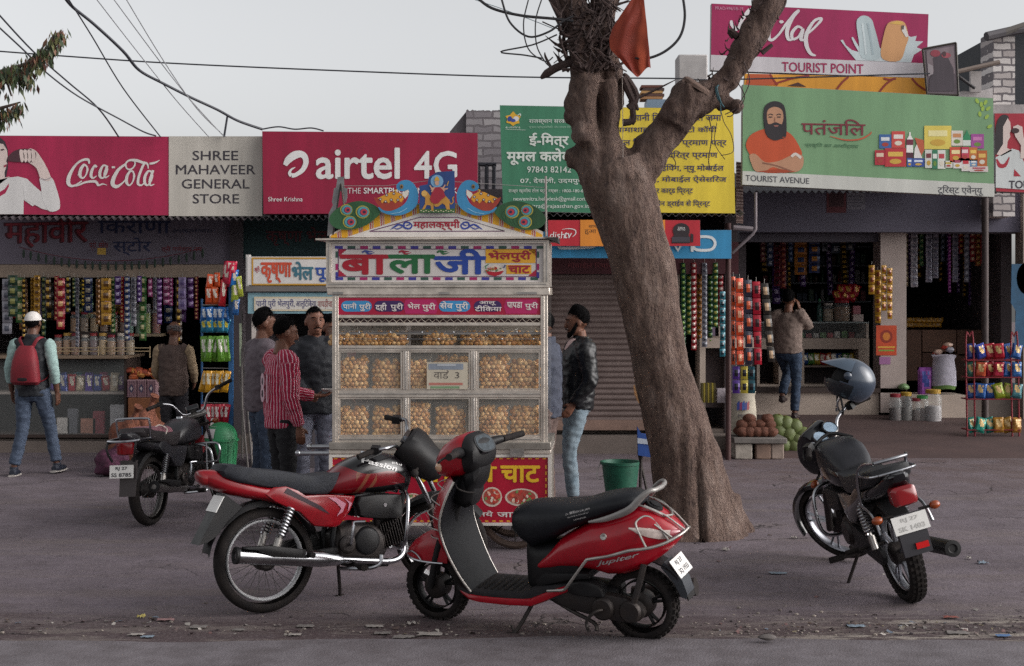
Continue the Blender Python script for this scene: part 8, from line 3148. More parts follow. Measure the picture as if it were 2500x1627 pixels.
# onion sacks on the ground
def sack(c, rx, rz, m, label, n_=5):
 t = thing('mesh_sack', label, 'sack', c)
 b = MB()
 b.ell(c + Vector((0, 0, rz * .86)), (rx * 1.05, rx * .8, rz), m, 26, 18, jit=.42, seed=c.x)
 b.tube([c + Vector((rx * .3, 0, rz * 1.7)), c + Vector((rx * .4, 0, rz * 2.1)), c + Vector((rx * .55, -.02, rz * 2.3))], [.06, .025, .05], m, 10, 2)
 b.build('net', t)
sack(Vector((px(272, 14.6), 14.6, 0)), .17, .15, M('#4a2038', .9, 0, .6, 30, 1, 40), 'purple mesh sack of onions on the ground behind the old motorbike')
sack(Vector((px(312, 14.95), 14.95, 0)), .22, .30, M('#6a3c2a', .9, 0, .6, 26, 1, 40), 'large orange mesh sack of potatoes behind the purple sack')
sack(Vector((px(352, 15.3), 15.3, 0)), .22, .34, M('#7c4a38', .85, 0, .5, 22, .8, 50), 'brown mesh sack of potatoes beside the large orange sack')
# snack rack at the right end of the grocery
rk = thing('snack_rack', 'blue snack rack pole with wires at the right end of the left grocery', 'rack', (px(565, 15.7), 15.7, 0))
b = MB()
BLP = M('#2c5c8c', .5, .1, .3, 8)
b.span((px(559, 15.7), 15.68, 0), (px(569, 15.7), 15.73, pz(690, 15.7)), BLP)
b.build('pole', rk)
b = MB()
b.tube([(px(488, 15.7), 15.8, 0), (px(488, 15.7), 15.8, pz(730, 15.7))], .012, BLP, 6)
b.build('side_pole', rk)
b = MB()
for y in (745, 812, 900, 985, 1040):
 b.tube([(px(486, 15.7), 15.8, pz(y, 15.7)), (px(566, 15.7), 15.72, pz(y, 15.7))], .005, STEEL, 6)
b.build('wire', rk)
rows5 = [(770, 5, '#1f5a9a', '#cfd4d8', 'blue', 40), (795, 5, '#2a7a9a', '#c8b840', 'cyan', 34), (852, 5, '#5a8a2c', '#d4d0c4', 'green and white', 62), (932, 6, '#c08c22', '#d8d0b8', 'yellow', 52), (1012, 6, '#a01c30', '#d4c8c4', 'red', 50)]
for y, n_, c1, c2, nm, hh in rows5:
 for i in range(n_):
  x = 492 + (558 - 492) * (i + .5) / n_
  chip_bag(at(x, y, 15.66 - .03 * (i % 2)), 15 * 15.7 / FPX * (1.25 if n_ < 6 else 1.05), hh * 15.7 / FPX, foil(c1), foil(c2), '%s snack bag on the blue rack, %s from the left' % (nm, ORD[i]), 'snack bags on the blue rack', yaw=gr.uniform(-.5, .5), roll=gr.uniform(-.12, .25))
for i, (x, y, c1, nm, w, hh) in enumerate(((513, 688, '#b8451c', 'upper left orange', 15, 36), (530, 684, '#c24a20', 'upper right orange', 15, 36), (510, 722, '#b4441e', 'lower left orange', 15, 44), (526, 722, '#b84a1c', 'lower middle orange', 15, 44), (545, 715, '#a41e28', 'tall red', 15, 66), (555, 670, '#a81c38', 'crimson', 22, 60),
                                          (564, 655, '#b42440', 'topmost red', 24, 34), (572, 680, '#2264a8', 'bright blue', 16, 44), (574, 715, '#8a9a34', 'olive', 16, 46), (576, 750, '#2a5a94', 'lowest hanging blue', 14, 40), (585, 700, '#a0a83c', 'yellow green', 12, 50))):
 chip_bag(at(x, y, 15.64), w * 15.6 / FPX * 1.2, hh * 15.6 / FPX, foil(c1), foil('#c8bcb0'), '%s snack bag in the bunch above the blue rack' % nm, 'snack bags bunched above the blue rack', yaw=gr.uniform(-.5, .5), roll=gr.uniform(-.15, .15))
b = MB()
b.add([at(515, 1022, 15.5), at(532, 1020, 15.5), at(526, 1080, 15.45), at(508, 1080, 15.45)], [(0, 1, 2, 3)], M('#b8b2b0', .6, 0, .2))
tag(b.build('paper_sheet', loc=at(520, 1080, 15.5)), 'pale paper sheet hung under the red snack bags', 'paper')
# leaning dark poles
for i, (x0, y0, x1, y1) in enumerate(((583, 905, 606, 1150), (596, 900, 616, 1140), (605, 905, 636, 1145), (590, 760, 592, 1120))):
 b = MB()
 q = at(x1, y1, 14.6 + .1 * i)
 q.z = max(q.z, 0.0)
 b.tube([at(x0, y0, 15.3), q], .011, M('#55504e', .5, .5, .4), 8)
 tag(b.build('metal_pole', loc=q), '%s thin metal pole propped behind the grey jacketed man' % ('leftmost', 'second', 'third', 'upright')[i], 'pole', 'poles propped beside the stall')
b = MB()
b.tube([at(587, 790, 15.2), at(588, 895, 15.2)], .014, M('#a8b49a', .4), 8)
tag(b.build('pale_tube', loc=at(588, 895, 15.2)), 'pale greenish tube standing beside the propped metal poles', 'tube')
# green dustbin with domed lid
c = Vector((px(540, 15.1), 15.1, 0))
t = thing('dustbin', 'green dustbin with a domed lid under the snack rack', 'dustbin', c)
GB_ = M('#1f6a42', .5, 0, .25, 6, .1, 40)
b = MB()
b.lathe([(0, 0), (.145, 0), (.15, .02), (.172, .30), (.172, .31)], c, GB_, 28)
for k in range(14):
 a = 2 * PI * k / 14
 b.tube([c + Vector((.148 * math.cos(a), .148 * math.sin(a), .02)), c + Vector((.172 * math.cos(a), .172 * math.sin(a), .28))], .007, GB_, 5)
b.build('bin', t)
b = MB()
b.lathe([(.172, .31), (.188, .315), (.188, .335), (.175, .34), (.165, .40), (.13, .46), (.07, .505), (0, .515)], c, GB_, 28)
b.build('lid', t)
b = MB()
P = []
for i in range(5):
 for j in range(5):
  a, z = R(200 + 14 * i), .355 + .03 * j
  r_ = [.175, .168, .155, .135, .105][j] + .006
  P.append(c + Vector((r_ * math.cos(a), r_ * math.sin(a), z)))
b.add(P, [(i * 5 + j, i * 5 + j + 1, (i + 1) * 5 + j + 1, (i + 1) * 5 + j) for i in range(4) for j in range(4)], M('#a8a4a4', .6, 0, .3, 20))
b.build('label', t)
# green bucket by the tree
c = Vector((px(1515, 12.9), 12.9, 0))
t = thing('bucket', 'dark green plastic bucket standing left of the tree', 'bucket', c)
b = MB()
b.lathe([(0, .005), (.125, .005), (.13, .0), (.17, .32), (.185, .32), (.187, .345), (.165, .345), (.12, .02), (0, .02)], c, M('#12503c', .5, 0, .3, 7, .1, 40), 30)
b.build('pail', t)
b = MB()
b.tube([c + Vector((-.186, -.02, .33)), c + Vector((-.215, -.06, .26)), c + Vector((-.215, -.08, .2)), c + Vector((-.17, -.10, .19))], .004, STEEL, 6, 3)
b.build('handle', t)
t = thing('folded_stand', 'dark folding stand with a blue and white bag behind the tree', 'stand', (px(1572, 12.2), 12.2, 0))
b = MB()
b.tube([(px(1562, 12.2), 12.2, 0), (px(1566, 12.2), 12.2, .62)], .014, DKMETAL, 8)
b.tube([(px(1590, 12.2), 12.2, .0), (px(1560, 12.2), 12.25, .5)], .012, DKMETAL, 8)
b.build('stand_leg', t)
b = MB()
b.prism([at(1556, 1042, 12.15), at(1566, 1060, 12.15), at(1590, 1062, 12.15), at(1592, 1118, 12.15), at(1558, 1112, 12.15)], (0, .06, 0), M('#22468a', .6, 0, .25, 10))
b.prism([at(1556.5, 1070, 12.145), at(1588, 1074, 12.145), at(1588, 1086, 12.145), at(1556.5, 1083, 12.145)], (0, .003, 0), M('#a9b0bc', .6))
b.build('bag', t)

# --- kiosk right of the trunk
for i in range(8):
 x = 1668 + i * 13
 nme, a1, a2 = [('dark green', '#1c4028', '#6a8a3c'), ('green', '#2c5a34', '#a0a048'), ('red and white', '#8a2028', '#c8b8b0'), ('amber', '#8a5a20', '#4a2c18'), ('silver', '#80808a', '#3a3c48')][i % 5]
 strip(x, 642, gr.uniform(760, 880), 16.9 + .1 * (i % 2), 13, foil(a1), foil(a2), '%s sachet strip between tree and iron post, %s from the left' % (nme, ORD[i]), 'sachet strips in the kiosk by the tree')
strip(1764, 712, 872, 16.2, 15, foil('#2a6a78'), foil('#1c2a34'), 'teal and black sachet strip just left of the iron post', 'sachet strips by the iron post', 18)
t = thing('kiosk_counter', 'cream counter with a small glass case between the tree and the iron post', 'counter', (px(1745, 17.0), 17.02, .2))
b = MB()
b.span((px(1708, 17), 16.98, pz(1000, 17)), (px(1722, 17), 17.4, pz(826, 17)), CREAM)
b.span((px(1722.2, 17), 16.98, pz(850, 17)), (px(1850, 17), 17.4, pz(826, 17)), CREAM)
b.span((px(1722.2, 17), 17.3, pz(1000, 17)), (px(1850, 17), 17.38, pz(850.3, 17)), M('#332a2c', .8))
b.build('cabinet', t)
b = MB()
b.span((px(1712, 17), 17.0, pz(825.8, 17)), (px(1758, 17), 17.3, pz(822, 17)), M('#8a7a70', .6))
b.span((px(1712, 17), 17.0, pz(793, 17)), (px(1758, 17), 17.3, pz(789, 17)), CREAM)
for x in (1712, 1755):
 b.span((px(x, 17), 17.0, pz(821.8, 17)), (px(x + 3, 17), 17.03, pz(793.2, 17)), CREAM)
b.span((px(1716, 17), 17.2, pz(821.5, 17)), (px(1752, 17), 17.26, pz(800, 17)), M('#7a6a80', .5, 0, .4, 40))
b.build('glass_case', t)
b = MB()
for k in range(7):
 b.span((px(1710 + k * 5, 16.9), 16.8, pz(982, 16.9)), (px(1714 + k * 5, 16.9), 16.9, pz(935, 16.9)), M('#8a7a24' if k % 2 else '#4a4018', .6))
tag(b.build('yellow_crate', loc=(px(1727, 16.9), 16.85, pz(982, 16.9))), 'slatted yellow crate on the step right of the trunk', 'crate')
b = MB()
b.span((px(1748, 16.9), 16.78, pz(982, 16.9)), (px(1772, 16.9), 16.9, pz(948, 16.9)), M('#a49aa0', .6, 0, .4, 40))
tag(b.build('basket', loc=(px(1760, 16.9), 16.85, pz(982, 16.9))), 'small white basket of packets beside the slatted yellow crate', 'basket')
# orange crisp strips right of the post
for i, (x, c1, c2, nm, sl) in enumerate(((1790, '#b84a24', '#2a2022', 'narrow orange', 0), (1805, '#c8421c', '#d8a080', 'bright orange red', 2), (1826, '#2c2a3a', '#b8502c', 'black and orange', 3), (1846, '#a8162c', '#3a2024', 'crimson', 5), (1866, '#2c2622', '#b89a7c', 'black and tan', 18))):
 strip(x, 676 + 4 * i, 892 - 6 * (i > 3), 15.9 - .03 * i, 19 if i else 10, foil(c1), foil(c2), '%s crisp packet strip hanging right of the iron post' % nm, 'crisp packet strips right of the iron post', 35, sl)
for i, (x, c1, nm) in enumerate(((1797, '#4a2c7a', 'violet'), (1817, '#a8983a', 'yellow'), (1834, '#22505c', 'teal'))):
 strip(x, 895, 962, 15.95, 18, foil(c1), foil('#1c1a22'), '%s packet strip hanging low over the printed white sack' % nm, 'packet strips over the white sack', 32)
# printed sack, coconuts, stone slab
c = Vector((px(1815, 16.6), 16.65, 0))
t = thing('flour_sack', 'white plastic sack with blue print behind the coconuts', 'sack', c)
b = MB()
rr = []
for z, w in ((0, .13), (.08, .165), (.3, .17), (.55, .155), (.68, .14), (.74, .155), (.75, .12), (.70, .11)):
 rr.append([c + Vector((w * math.cos(a) * (1 + .06 * noise.noise(Vector((math.cos(a) * 2, z * 4, 0)))), w * .8 * math.sin(a), z)) for a in [2 * PI * j / 22 for j in range(22)]])
b.rings(rr, M('#a9a090', .7, 0, .25, 10, .3, 30))
b.build('sack_body', t)
a = Art(lambda x, y, l: Vector((px(x, 16.5), 16.65 - .8 * math.sqrt(max(.001, .178 ** 2 - min(.176, abs(px(x, 16.5) - c.x)) ** 2)) - .004 - l, pz(y, 16.5))))
a.part = 'print'
for k in range(5):
 a.poly([(1800 + k * 6, 985), (1806 + k * 6, 978 + 3 * (k % 2)), (1806 + k * 6, 1000), (1800 + k * 6, 1003)], M(['#3a4a94', '#8a3a64', '#3a5a9a', '#4a4a80', '#a05a5c'][k], .6), 1)
a.text('Milk-26', (1803, 1012, 1838, 1020), M('#4a4450', .6), 1, .01)
a.finish(t)
t = thing('stone_bench', 'low bench of a grey slab on whitewashed blocks right of the iron post', 'bench', (px(1850, 16.2), 16.2, 0))
b = MB()
b.span((px(1788, 16.2), 16.1, pz(1082, 16.2)), (px(1918, 16.2), 16.6, pz(1068, 16.2)), M('#6a6460', .9, 0, .3, 6, .3, 40))
b.build('slab', t, bev=.012)
for x0, x1, cc in ((1792, 1835, '#a39a90'), (1843, 1880, '#7a6458'), (1880.5, 1912, '#8a7a70')):
 b = MB()
 b.span((px(x0, 16.2), 16.14, 0), (px(x1, 16.2), 16.5, pz(1082.4, 16.2)), M(cc, .9, 0, .4, 7, .3, 40))
 b.build('block', t, bev=.015)
zt = pz(1068, 16.2)
CO_ = M('#5c3424', .85, 0, .4, 18, .8, 90)
k = 0
for row, n_, z, y in ((0, 5, .055, 16.25), (0, 5, .055, 16.42), (1, 4, .135, 16.33), (2, 2, .20, 16.34)):
 for i in range(n_):
  x = 1802 + (1890 - 1802) * (i + .5 + .15 * row) / n_ - row * 3
  p = Vector((px(x, 16.3), y, zt + z))
  b = MB()
  b.ell(p, (.078, .062, .058), CO_, 14, 10, jit=.15, seed=k)
  tag(b.build('coconut', loc=p - Vector((0, 0, .055))), '%s brown coconut, %s from left, in the %s on the stone bench' % ('husked', ORD[i], ('front row', 'back row', 'second layer', 'top layer')[(0 if y < 16.3 else 1) if row == 0 else row + 1]), 'coconut', 'brown coconuts on the stone bench')
  k += 1
GC = M('#4c5a2c', .6, 0, .4, 9, .2, 50, dirt='#5e5a34')
for i, (x, y, s) in enumerate(((1902, 1052, .10), (1925, 1060, .105), (1945, 1075, .10), (1912, 1085, .11), (1938, 1095, .105), (1960, 1090, .10), (1898, 1030, .09), (1918, 1035, .095), (1940, 1042, .095), (1958, 1060, .09))):
 p = at(x, y, 16.75)
 p.z = max(p.z, s * .9)
 b = MB()
 b.ell(p, (s, s * .95, s * 1.05), GC, 14, 10, jit=.12, seed=i, rot=Matrix.Rotation(gr.uniform(-.8, .8), 3, 'Y'))
 b.lathe([(.012, s * 1.0), (.018, s * 1.08), (0, s * 1.1)], p, M('#6a5a34', .8), 8, Vector((gr.uniform(-.5, .5), -.2, 1)))
 tag(b.build('green_coconut', loc=p - Vector((0, 0, s))), '%s of the green coconuts heaped beside the stone bench' % ('leftmost in the middle', 'middle', 'right middle', 'lower left', 'lowest', 'lower right', 'topmost left', 'top centre', 'top right', 'rightmost')[i], 'green coconut', 'green coconuts beside the bench')

# --- right-hand store
ct = thing('store_counter', 'long cream counter with a glass top case in the right-hand store', 'counter', (px(1985, 20), 20.0, .29))
zz = lambda y: pz(y, 20)
b = MB()
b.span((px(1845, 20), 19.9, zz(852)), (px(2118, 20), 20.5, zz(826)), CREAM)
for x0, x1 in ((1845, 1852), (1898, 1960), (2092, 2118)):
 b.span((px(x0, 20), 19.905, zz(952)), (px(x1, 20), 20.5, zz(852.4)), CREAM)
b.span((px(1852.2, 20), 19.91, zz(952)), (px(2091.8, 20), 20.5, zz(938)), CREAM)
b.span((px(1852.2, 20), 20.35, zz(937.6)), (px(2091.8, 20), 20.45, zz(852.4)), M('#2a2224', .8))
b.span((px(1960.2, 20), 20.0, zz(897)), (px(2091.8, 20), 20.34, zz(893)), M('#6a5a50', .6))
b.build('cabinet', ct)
b = MB()
b.span((px(1845, 20), 19.92, zz(825.6)), (px(2118, 20), 19.93, zz(790)), GLASS)
b.span((px(1845, 20), 19.92, zz(789.6)), (px(2118, 20), 20.4, zz(786)), M('#b8c4c4', .1, 0, .1, alpha=.5))
b.span((px(2112, 20), 19.935, zz(825.6)), (px(2118, 20), 20.4, zz(790)), CREAM)
b.build('glass_case', ct)
cc = [('blue', '#2a4a80'), ('green', '#4a7a34'), ('yellow', '#a89030'), ('red', '#9a2430'), ('orange', '#b0602a'), ('white', '#b0aaa4')]
for i in range(9):
 nm, h_ = cc[i % 6]
 chip_bag(Vector((px(1966 + i * 14, 20.1), 20.12, zz(892) + .085)), .11, .16, foil(h_), foil('#c8c0b0'), '%s packet in the lower counter opening, %s from the left' % (nm, ORD[i]), 'packets in the counter opening', yaw=gr.uniform(-.5, .5), roll=gr.uniform(-.3, .3))
for i in range(12):
 nm, h_ = cc[(i * 2 + 1) % 6]
 b = MB()
 p = Vector((px(1900 + i * 17.5, 20.1), 20.15, zz(825.4)))
 b.span(p, p + Vector((.075, .06, .05 + .05 * gr.random())), M(h_, .4, 0, .3, 30))
 tag(b.build('small_box', loc=p), '%s small box inside the glass top case, %s from the left' % (nm, ORD[i]), 'box', 'small boxes in the glass top case')
zt = zz(786) + .004
# bottle, jars, red packets on the counter
c = Vector((px(2001, 20.1), 20.1, zt))
t = thing('bottle', 'clear drink bottle standing on the right-hand counter', 'bottle', c)
b = MB()
b.lathe([(0, 0), (.04, 0), (.043, .03), (.043, .19), (.016, .26), (.014, .29)], c, M('#4a6a64', .1, 0, .2, 20, alpha=.6), 16)
b.build('glass', t)
b = MB()
b.lathe([(.016, .285), (.017, .315), (0, .316)], c, M('#3a8a5a', .4), 12)
b.build('cap', t)
jar(Vector((px(2022, 20.1), 20.1, zt)), .075, .26, M('#a8947c', .6, 0, .5, 40), M('#c0b8b0', .4), 'jar of pale sweets beside the clear bottle on the right-hand counter', 'counter jars')
jar(Vector((px(2055, 20.1), 20.1, zt)), .12, .30, M('#8a6a4c', .6, 0, .5, 40), M('#a02430', .4), 'wide jar of brown snacks on the right-hand counter', 'counter jars')
for i in range(6):
 chip_bag(Vector((px(2046 + 9 * i, 20.25), 20.3, zt + .36 + .08 * (i % 2))), .13, .17, foil('#a81e30'), foil('#c8983c'), 'bright red packet piled above the wide jar, %s from the left' % ORD[i], 'red packets above the jars', yaw=gr.uniform(-.5, .5), roll=gr.uniform(-.4, .4))
b = MB()
b.span((px(2083, 20), 20.0, zt), (px(2108, 20), 20.15, zt + .10), M('#b8a8a4', .6, 0, .3, 30))
tag(b.build('printed_box', loc=(px(2095, 20), 20.05, zt)), 'small printed white box at the right end of the counter', 'box')
b = MB()
b.span((px(2084, 20), 20.02, zt + .104), (px(2102, 20), 20.14, zt + .22), M('#a86a74', .6, 0, .3, 30))
tag(b.build('printed_box', loc=(px(2093, 20), 20.05, zt + .1)), 'pink box standing on the small printed white box', 'box')
# back shelves
for j, y in enumerate((602, 648, 690, 735)):
 sh_ = thing('wall_shelf', '%s shelf of small goods on the back wall of the right-hand store' % ('topmost', 'second', 'third', 'lowest')[j], 'shelf', (px(1980, 22.3), 22.3, pz(y, 22.3)), 'back wall shelves')
 b = MB()
 b.span((px(1860, 22.3), 22.1, pz(y, 22.3) - .025), (px(2118, 22.3), 22.58, pz(y, 22.3)), M('#6c7078', .6))
 b.build('board', sh_)
 for i in range(18):
  p = Vector((px(1866 + i * 14, 22.3), 22.22 + .1 * gr.random(), pz(y, 22.3) + .002))
  nm, h_ = [('brown', '#5a3a24'), ('gold', '#8a6a24'), ('dark blue', '#24304a'), ('red', '#7a2028'), ('green', '#2c4a34'), ('white', '#8a8684')][gr.randrange(6)]
  b = MB()
  hh = gr.uniform(.10, .2)
  if gr.random() < .5:
   b.lathe([(0, 0), (.032, 0), (.034, hh * .7), (.016, hh * .85), (.016, hh), (0, hh)], p, M(h_, .35, 0, .3, 30), 10)
   tag(b.build('bottle', loc=p), '%s bottle on the %s back shelf, %s from the left' % (nm, ('topmost', 'second', 'third', 'lowest')[j], ORD[i]), 'bottle', 'goods on the back shelves')
  else:
   b.span(p - Vector((.04, .03, 0)), p + Vector((.035, .03, hh)), M(h_, .5, 0, .3, 30))
   tag(b.build('packet_box', loc=p), '%s box on the %s back shelf, %s from the left' % (nm, ('topmost', 'second', 'third', 'lowest')[j], ORD[i]), 'box', 'goods on the back shelves')
# strips in the right-hand store
for i, (x, y0, y1, w, c1, c2, nm, seg) in enumerate(((1862, 572, 640, 12, '#5a2a30', '#8a7060', 'dull maroon', None), (1880, 570, 650, 14, '#34405a', '#8a8a90', 'slate blue', None), (1897, 572, 700, 16, '#6a1c28', '#3a1c20', 'dark red', None), (1912, 570, 705, 14, '#5a1c24', '#8a4a34', 'maroon', None),
  (1930, 572, 640, 12, '#2a3a5a', '#6a7a90', 'blue', None), (1955, 574, 672, 30, '#a86a24', '#26345c', 'orange and blue', 20), (1988, 574, 668, 26, '#26345c', '#a8702a', 'blue and orange', 20), (2014, 572, 615, 14, '#6a6c74', '#2a2c34', 'grey', None), (2040, 572, 620, 20, '#2c3a48', '#8a9098', 'steel blue', None), (2075, 574, 612, 18, '#3a4450', '#8a8a88', 'dim grey blue', None))):
 strip(x, y0, y1, 19.9 + .05 * (i % 3), w, foil(c1), foil(c2), '%s strip at the top of the right-hand counter bay, %s from the left' % (nm, ORD[i]), 'strips in the right-hand counter bay', seg)
for i, (x, y0, y1, w, c1, c2, nm, seg) in enumerate(((2212, 566, 700, 12, '#4a3c34', '#8a7a5c', 'brown', None), (2232, 566, 702, 18, '#a8a4ac', '#787684', 'white', 14), (2250, 566, 650, 12, '#3c6a44', '#8a9a6a', 'green', None), (2268, 568, 690, 16, '#8a8896', '#5c5a6a', 'pale grey', 14), (2284, 566, 680, 14, '#9a98a4', '#6a687a', 'silver', 14), (2302, 566, 640, 12, '#3c4454', '#6a7484', 'slate', None),
  (2318, 566, 715, 8, '#7a3078', '#b070a8', 'magenta', None), (2332, 566, 690, 14, '#8e8c9a', '#605e70', 'lilac grey', 14), (2346, 552, 620, 12, '#8a2028', '#c89a4a', 'red and gold', None), (2360, 566, 690, 12, '#70707c', '#9c9ca8', 'grey', 14), (2374, 550, 640, 13, '#8e2a30', '#c8b090', 'red', None), (2388, 552, 650, 13, '#a05828', '#c8a860', 'amber', None), (2400, 556, 645, 12, '#94262c', '#b8b0a8', 'crimson', None))):
 strip(x, y0, y1, 19.75 + .06 * (i % 3), w, foil(c1), foil(c2), '%s strip in the far right doorway, %s from the left' % (nm, ORD[i]), 'strips in the far right doorway', seg)
for i, (x, y0, y1) in enumerate(((2128, 648, 720), (2143, 660, 790), (2158, 648, 760), (2172, 655, 780))):
 strip(x, y0, y1, 19.08, 15, foil('#a87c22'), foil('#7a3a20'), 'amber packet strip on the cream pillar above the red poster, %s from left' % ORD[i], 'amber strips on the cream pillar', 20)
for i in range(22):
 nme, a1, a2 = pal[(i * 7 + 2) % len(pal)]
 x = 2206 + (i % 14) * 15 if i < 14 else 1860 + (i - 14) * 32
 strip(x + gr.uniform(-5, 5), 560, gr.uniform(640, 760), 20.6 + .3 * gr.random(), gr.choice((10, 14, 18)), foil(a1), foil(a2), '%s strip hung deep inside the right-hand store, %s from the right' % (nme, ORD[(13 - i if i < 14 else 21 - i + 14)]), 'strips deep in the right-hand store', gr.choice((None, 12)), gr.uniform(-8, 8))
# cartons, yellow packets, sacks on the ledge at the far right
for i, (x0, y0, x1, y1, c1) in enumerate(((2206, 806, 2250, 930, '#6a5044'), (2252, 806, 2335, 860, '#74584a'), (2252, 862, 2300, 930, '#5c4238'), (2337, 806, 2400, 870, '#664c40'), (2302, 864, 2400, 930, '#5e463c'))):
 b = MB()
 b.span((px(x0, 20.2), 20.2, pz(y1, 20.2)), (px(x1, 20.2), 20.7, pz(y0, 20.2)), M(c1, .85, 0, .25, 6))
 tag(b.build('carton', loc=(px((x0 + x1) / 2, 20.2), 20.2, pz(y1, 20.2)), bev=.008), 'brown %s carton stacked in the far right doorway' % ('tall left', 'wide upper', 'lower middle', 'upper right', 'lower right')[i], 'carton', 'cartons in the far right doorway')
for i in range(14):
 row = i // 7
 p = Vector((px(2212 + (i % 7) * 13 + 5 * row, 20.3), 20.32, pz(802 - 12 * row - 3, 20.3) + .03))
 chip_bag(p, .11, .07, foil('#a87a22'), foil('#7a5a2c'), 'yellow packet in the %s layer on the cartons, %s from the left' % (('lower', 'upper')[row], ORD[i % 7]), 'yellow packets on the cartons', yaw=gr.uniform(-.3, .3))
chip_bag(at(2258, 935, 19.2), .20, .42, foil('#7a3a8a', .4), foil('#34408a', .4), 'purple detergent bag standing on the ledge at the far right', None, name='detergent_bag', cat='bag')
c = at(2304, 950, 19.2)
t = thing('rice_sack', 'white and green sack standing open beside the purple detergent bag', 'sack', c)
b = MB()
rr = []
for z, w in ((0, .15), (.05, .17), (.25, .165), (.40, .14), (.45, .165), (.46, .13)):
 rr.append([c + Vector((w * math.cos(a), w * .7 * math.sin(a), z + .01 * math.sin(a * 3))) for a in [2 * PI * j / 20 for j in range(20)]])
b.rings(rr[:2], M('#5a7a3c', .7, 0, .3, 14))
b.rings(rr[1:], M('#a09ca8', .7, 0, .3, 12, .3, 30))
b.build('sack_body', t)
b = MB()
for k in range(5):
 b.ell(c + Vector((gr.uniform(-.1, .1), gr.uniform(-.03, .08), .47 + .03 * k)), (.06, .05, .035), M(['#a8382c', '#b89a8a', '#8a8a94'][k % 3], .5), 8, 6, jit=.3, seed=k)
b.build('packets', t)
b = MB()
b.ell(at(2206, 945, 19.15), (.075, .06, .045), M('#6c8a5c', .5, 0, .4, 20), 12, 8, jit=.2, seed=3)
tag(b.build('packet', loc=at(2206, 953, 19.15)), 'small green and white packet lying on the dark ledge', 'packet')
for i, (x, r_, h_, fc_, lc) in enumerate(((2186, .085, .36, '#4a3836', '#8a2430'), (2212, .085, .38, '#4c4440', '#a8862c'), (2236, .08, .30, '#5a4640', '#7a2430'), (2252, .085, .34, '#6a5a58', '#3c9a4c'), (2275, .115, .42, '#a9a3a4', '#b08a34'))):
 p = Vector((px(x, 18.85), 18.85 - .05 * (i == 4), .21))
 jar(p, r_, h_, M(fc_, .6, 0, .4, 30), M(lc, .4), 'big plastic jar with a %s lid on the floor below the ledge' % ('red', 'yellow', 'dark red', 'green', 'golden')[i], 'plastic jars on the store floor', .6)
# red wire rack with snack bags
wy = 17.6
rk = thing('wire_rack', 'red wire rack hung with snack bags at the far right', 'rack', (px(2420, wy), wy, .1))
RW = M('#7a1c28', .5, .2, .3, 10)
b = MB()
z0_ = pz(1090, wy)
for x0, x1 in ((2358, 2376), (2468, 2484)):
 b.tube([(px(x0 + 4, wy), wy, z0_), (px(x0, wy), wy, pz(832, wy)), (px((x0 + x1) / 2, wy), wy, pz(822, wy)), (px(x1, wy), wy, pz(832, wy)), (px(x1 + 6, wy), wy + .02, z0_ - .03)], .011, RW, 8, 3)
b.build('upright', rk)
b = MB()
for y in (880, 922, 975, 1050):
 b.tube([(px(2360, wy), wy - .02, pz(y, wy)), (px(2490, wy), wy - .02, pz(y, wy))], .007, RW, 6)
 b.tube([(px(2360, wy), wy + .22, pz(y, wy)), (px(2490, wy), wy + .22, pz(y, wy))], .007, RW, 6)
 for x in (2360, 2425, 2490):
  b.tube([(px(x, wy), wy - .02, pz(y, wy)), (px(x, wy), wy + .22, pz(y, wy))], .007, RW, 6)
b.build('tray', rk)
for y, nm_r, row in ((858, 'top', (('#24327a', 'navy'), ('#2c3c8c', 'blue'), ('#a02030', 'red'), ('#a41c2c', 'second red'), ('#2a5094', 'right blue'), ('#24508c', 'far right blue'))), (903, 'second', (('#3c7a6c', 'teal'), ('#a8482c', 'orange'), ('#9c2234', 'red'), ('#a0243c', 'crimson'), ('#2a5a9c', 'blue'), ('#3464a0', 'far right blue'))),
                  (955, 'third', (('#245094', 'blue'), ('#2a5898', 'second blue'), ('#2c549a', 'third blue'), ('#7c8a24', 'lime'), ('#808c2c', 'second lime'), ('#3c7078', 'teal'))), (1038, 'bottom', (('#1f7a6c', 'teal'), ('#2a8474', 'second teal'), ('#24786c', 'third teal'), ('#a07024', 'orange'), ('#a87c2c', 'second orange'), ('#986a2c', 'third orange')))):
 for i, (h_, nm) in enumerate(row):
  p = at(2372 + i * 22, y, wy + .06 - .05 * (i % 2))
  chip_bag(p, .135, .19, foil(h_, .18), foil('#c8a870', .2), '%s snack bag in the %s row of the red wire rack' % (nm, nm_r), 'snack bags on the red wire rack', tilt=gr.uniform(-.3, .1), yaw=gr.uniform(-.4, .4), roll=gr.uniform(-.3, .3))

# --- litter on the ground
PAPW = M('#a9a4a2', .8, 0, .2, 20)
def scrap(x, y, w, m, label, name='paper_scrap', cat='litter', flat=False):
 p = at(x, y, gy(y))
 p.z = .0
 b = MB()
 n = 6
 vs = []
 sx = w * p.y / FPX / 2
 for j in range(n + 1):
  for i in range(n + 1):
   u, v = i / n * 2 - 1, j / n * 2 - 1
   e = 1 + .35 * noise.noise(Vector((u * 1.5 + x, v * 1.5, y)))
   vs.append(p + Vector((u * sx * e, v * sx * (.9 if not flat else .6) * e, .008 + (.028 if not flat else .008) * abs(noise.noise(Vector((u * 2 + x, v * 2 + y, 1)))))))
 k = n + 1
 b.add(vs, [(j * k + i, j * k + i + 1, (j + 1) * k + i + 1, (j + 1) * k + i) for j in range(n) for i in range(n)], m)
 return tag(b.build(name, loc=p), label, cat, 'litter on the ground')
WHS, GRY, BLS = M('#938c87', .8, 0, .3, 20), M('#726c69', .8, 0, .4, 20), M('#74828f', .7, 0, .3, 20)
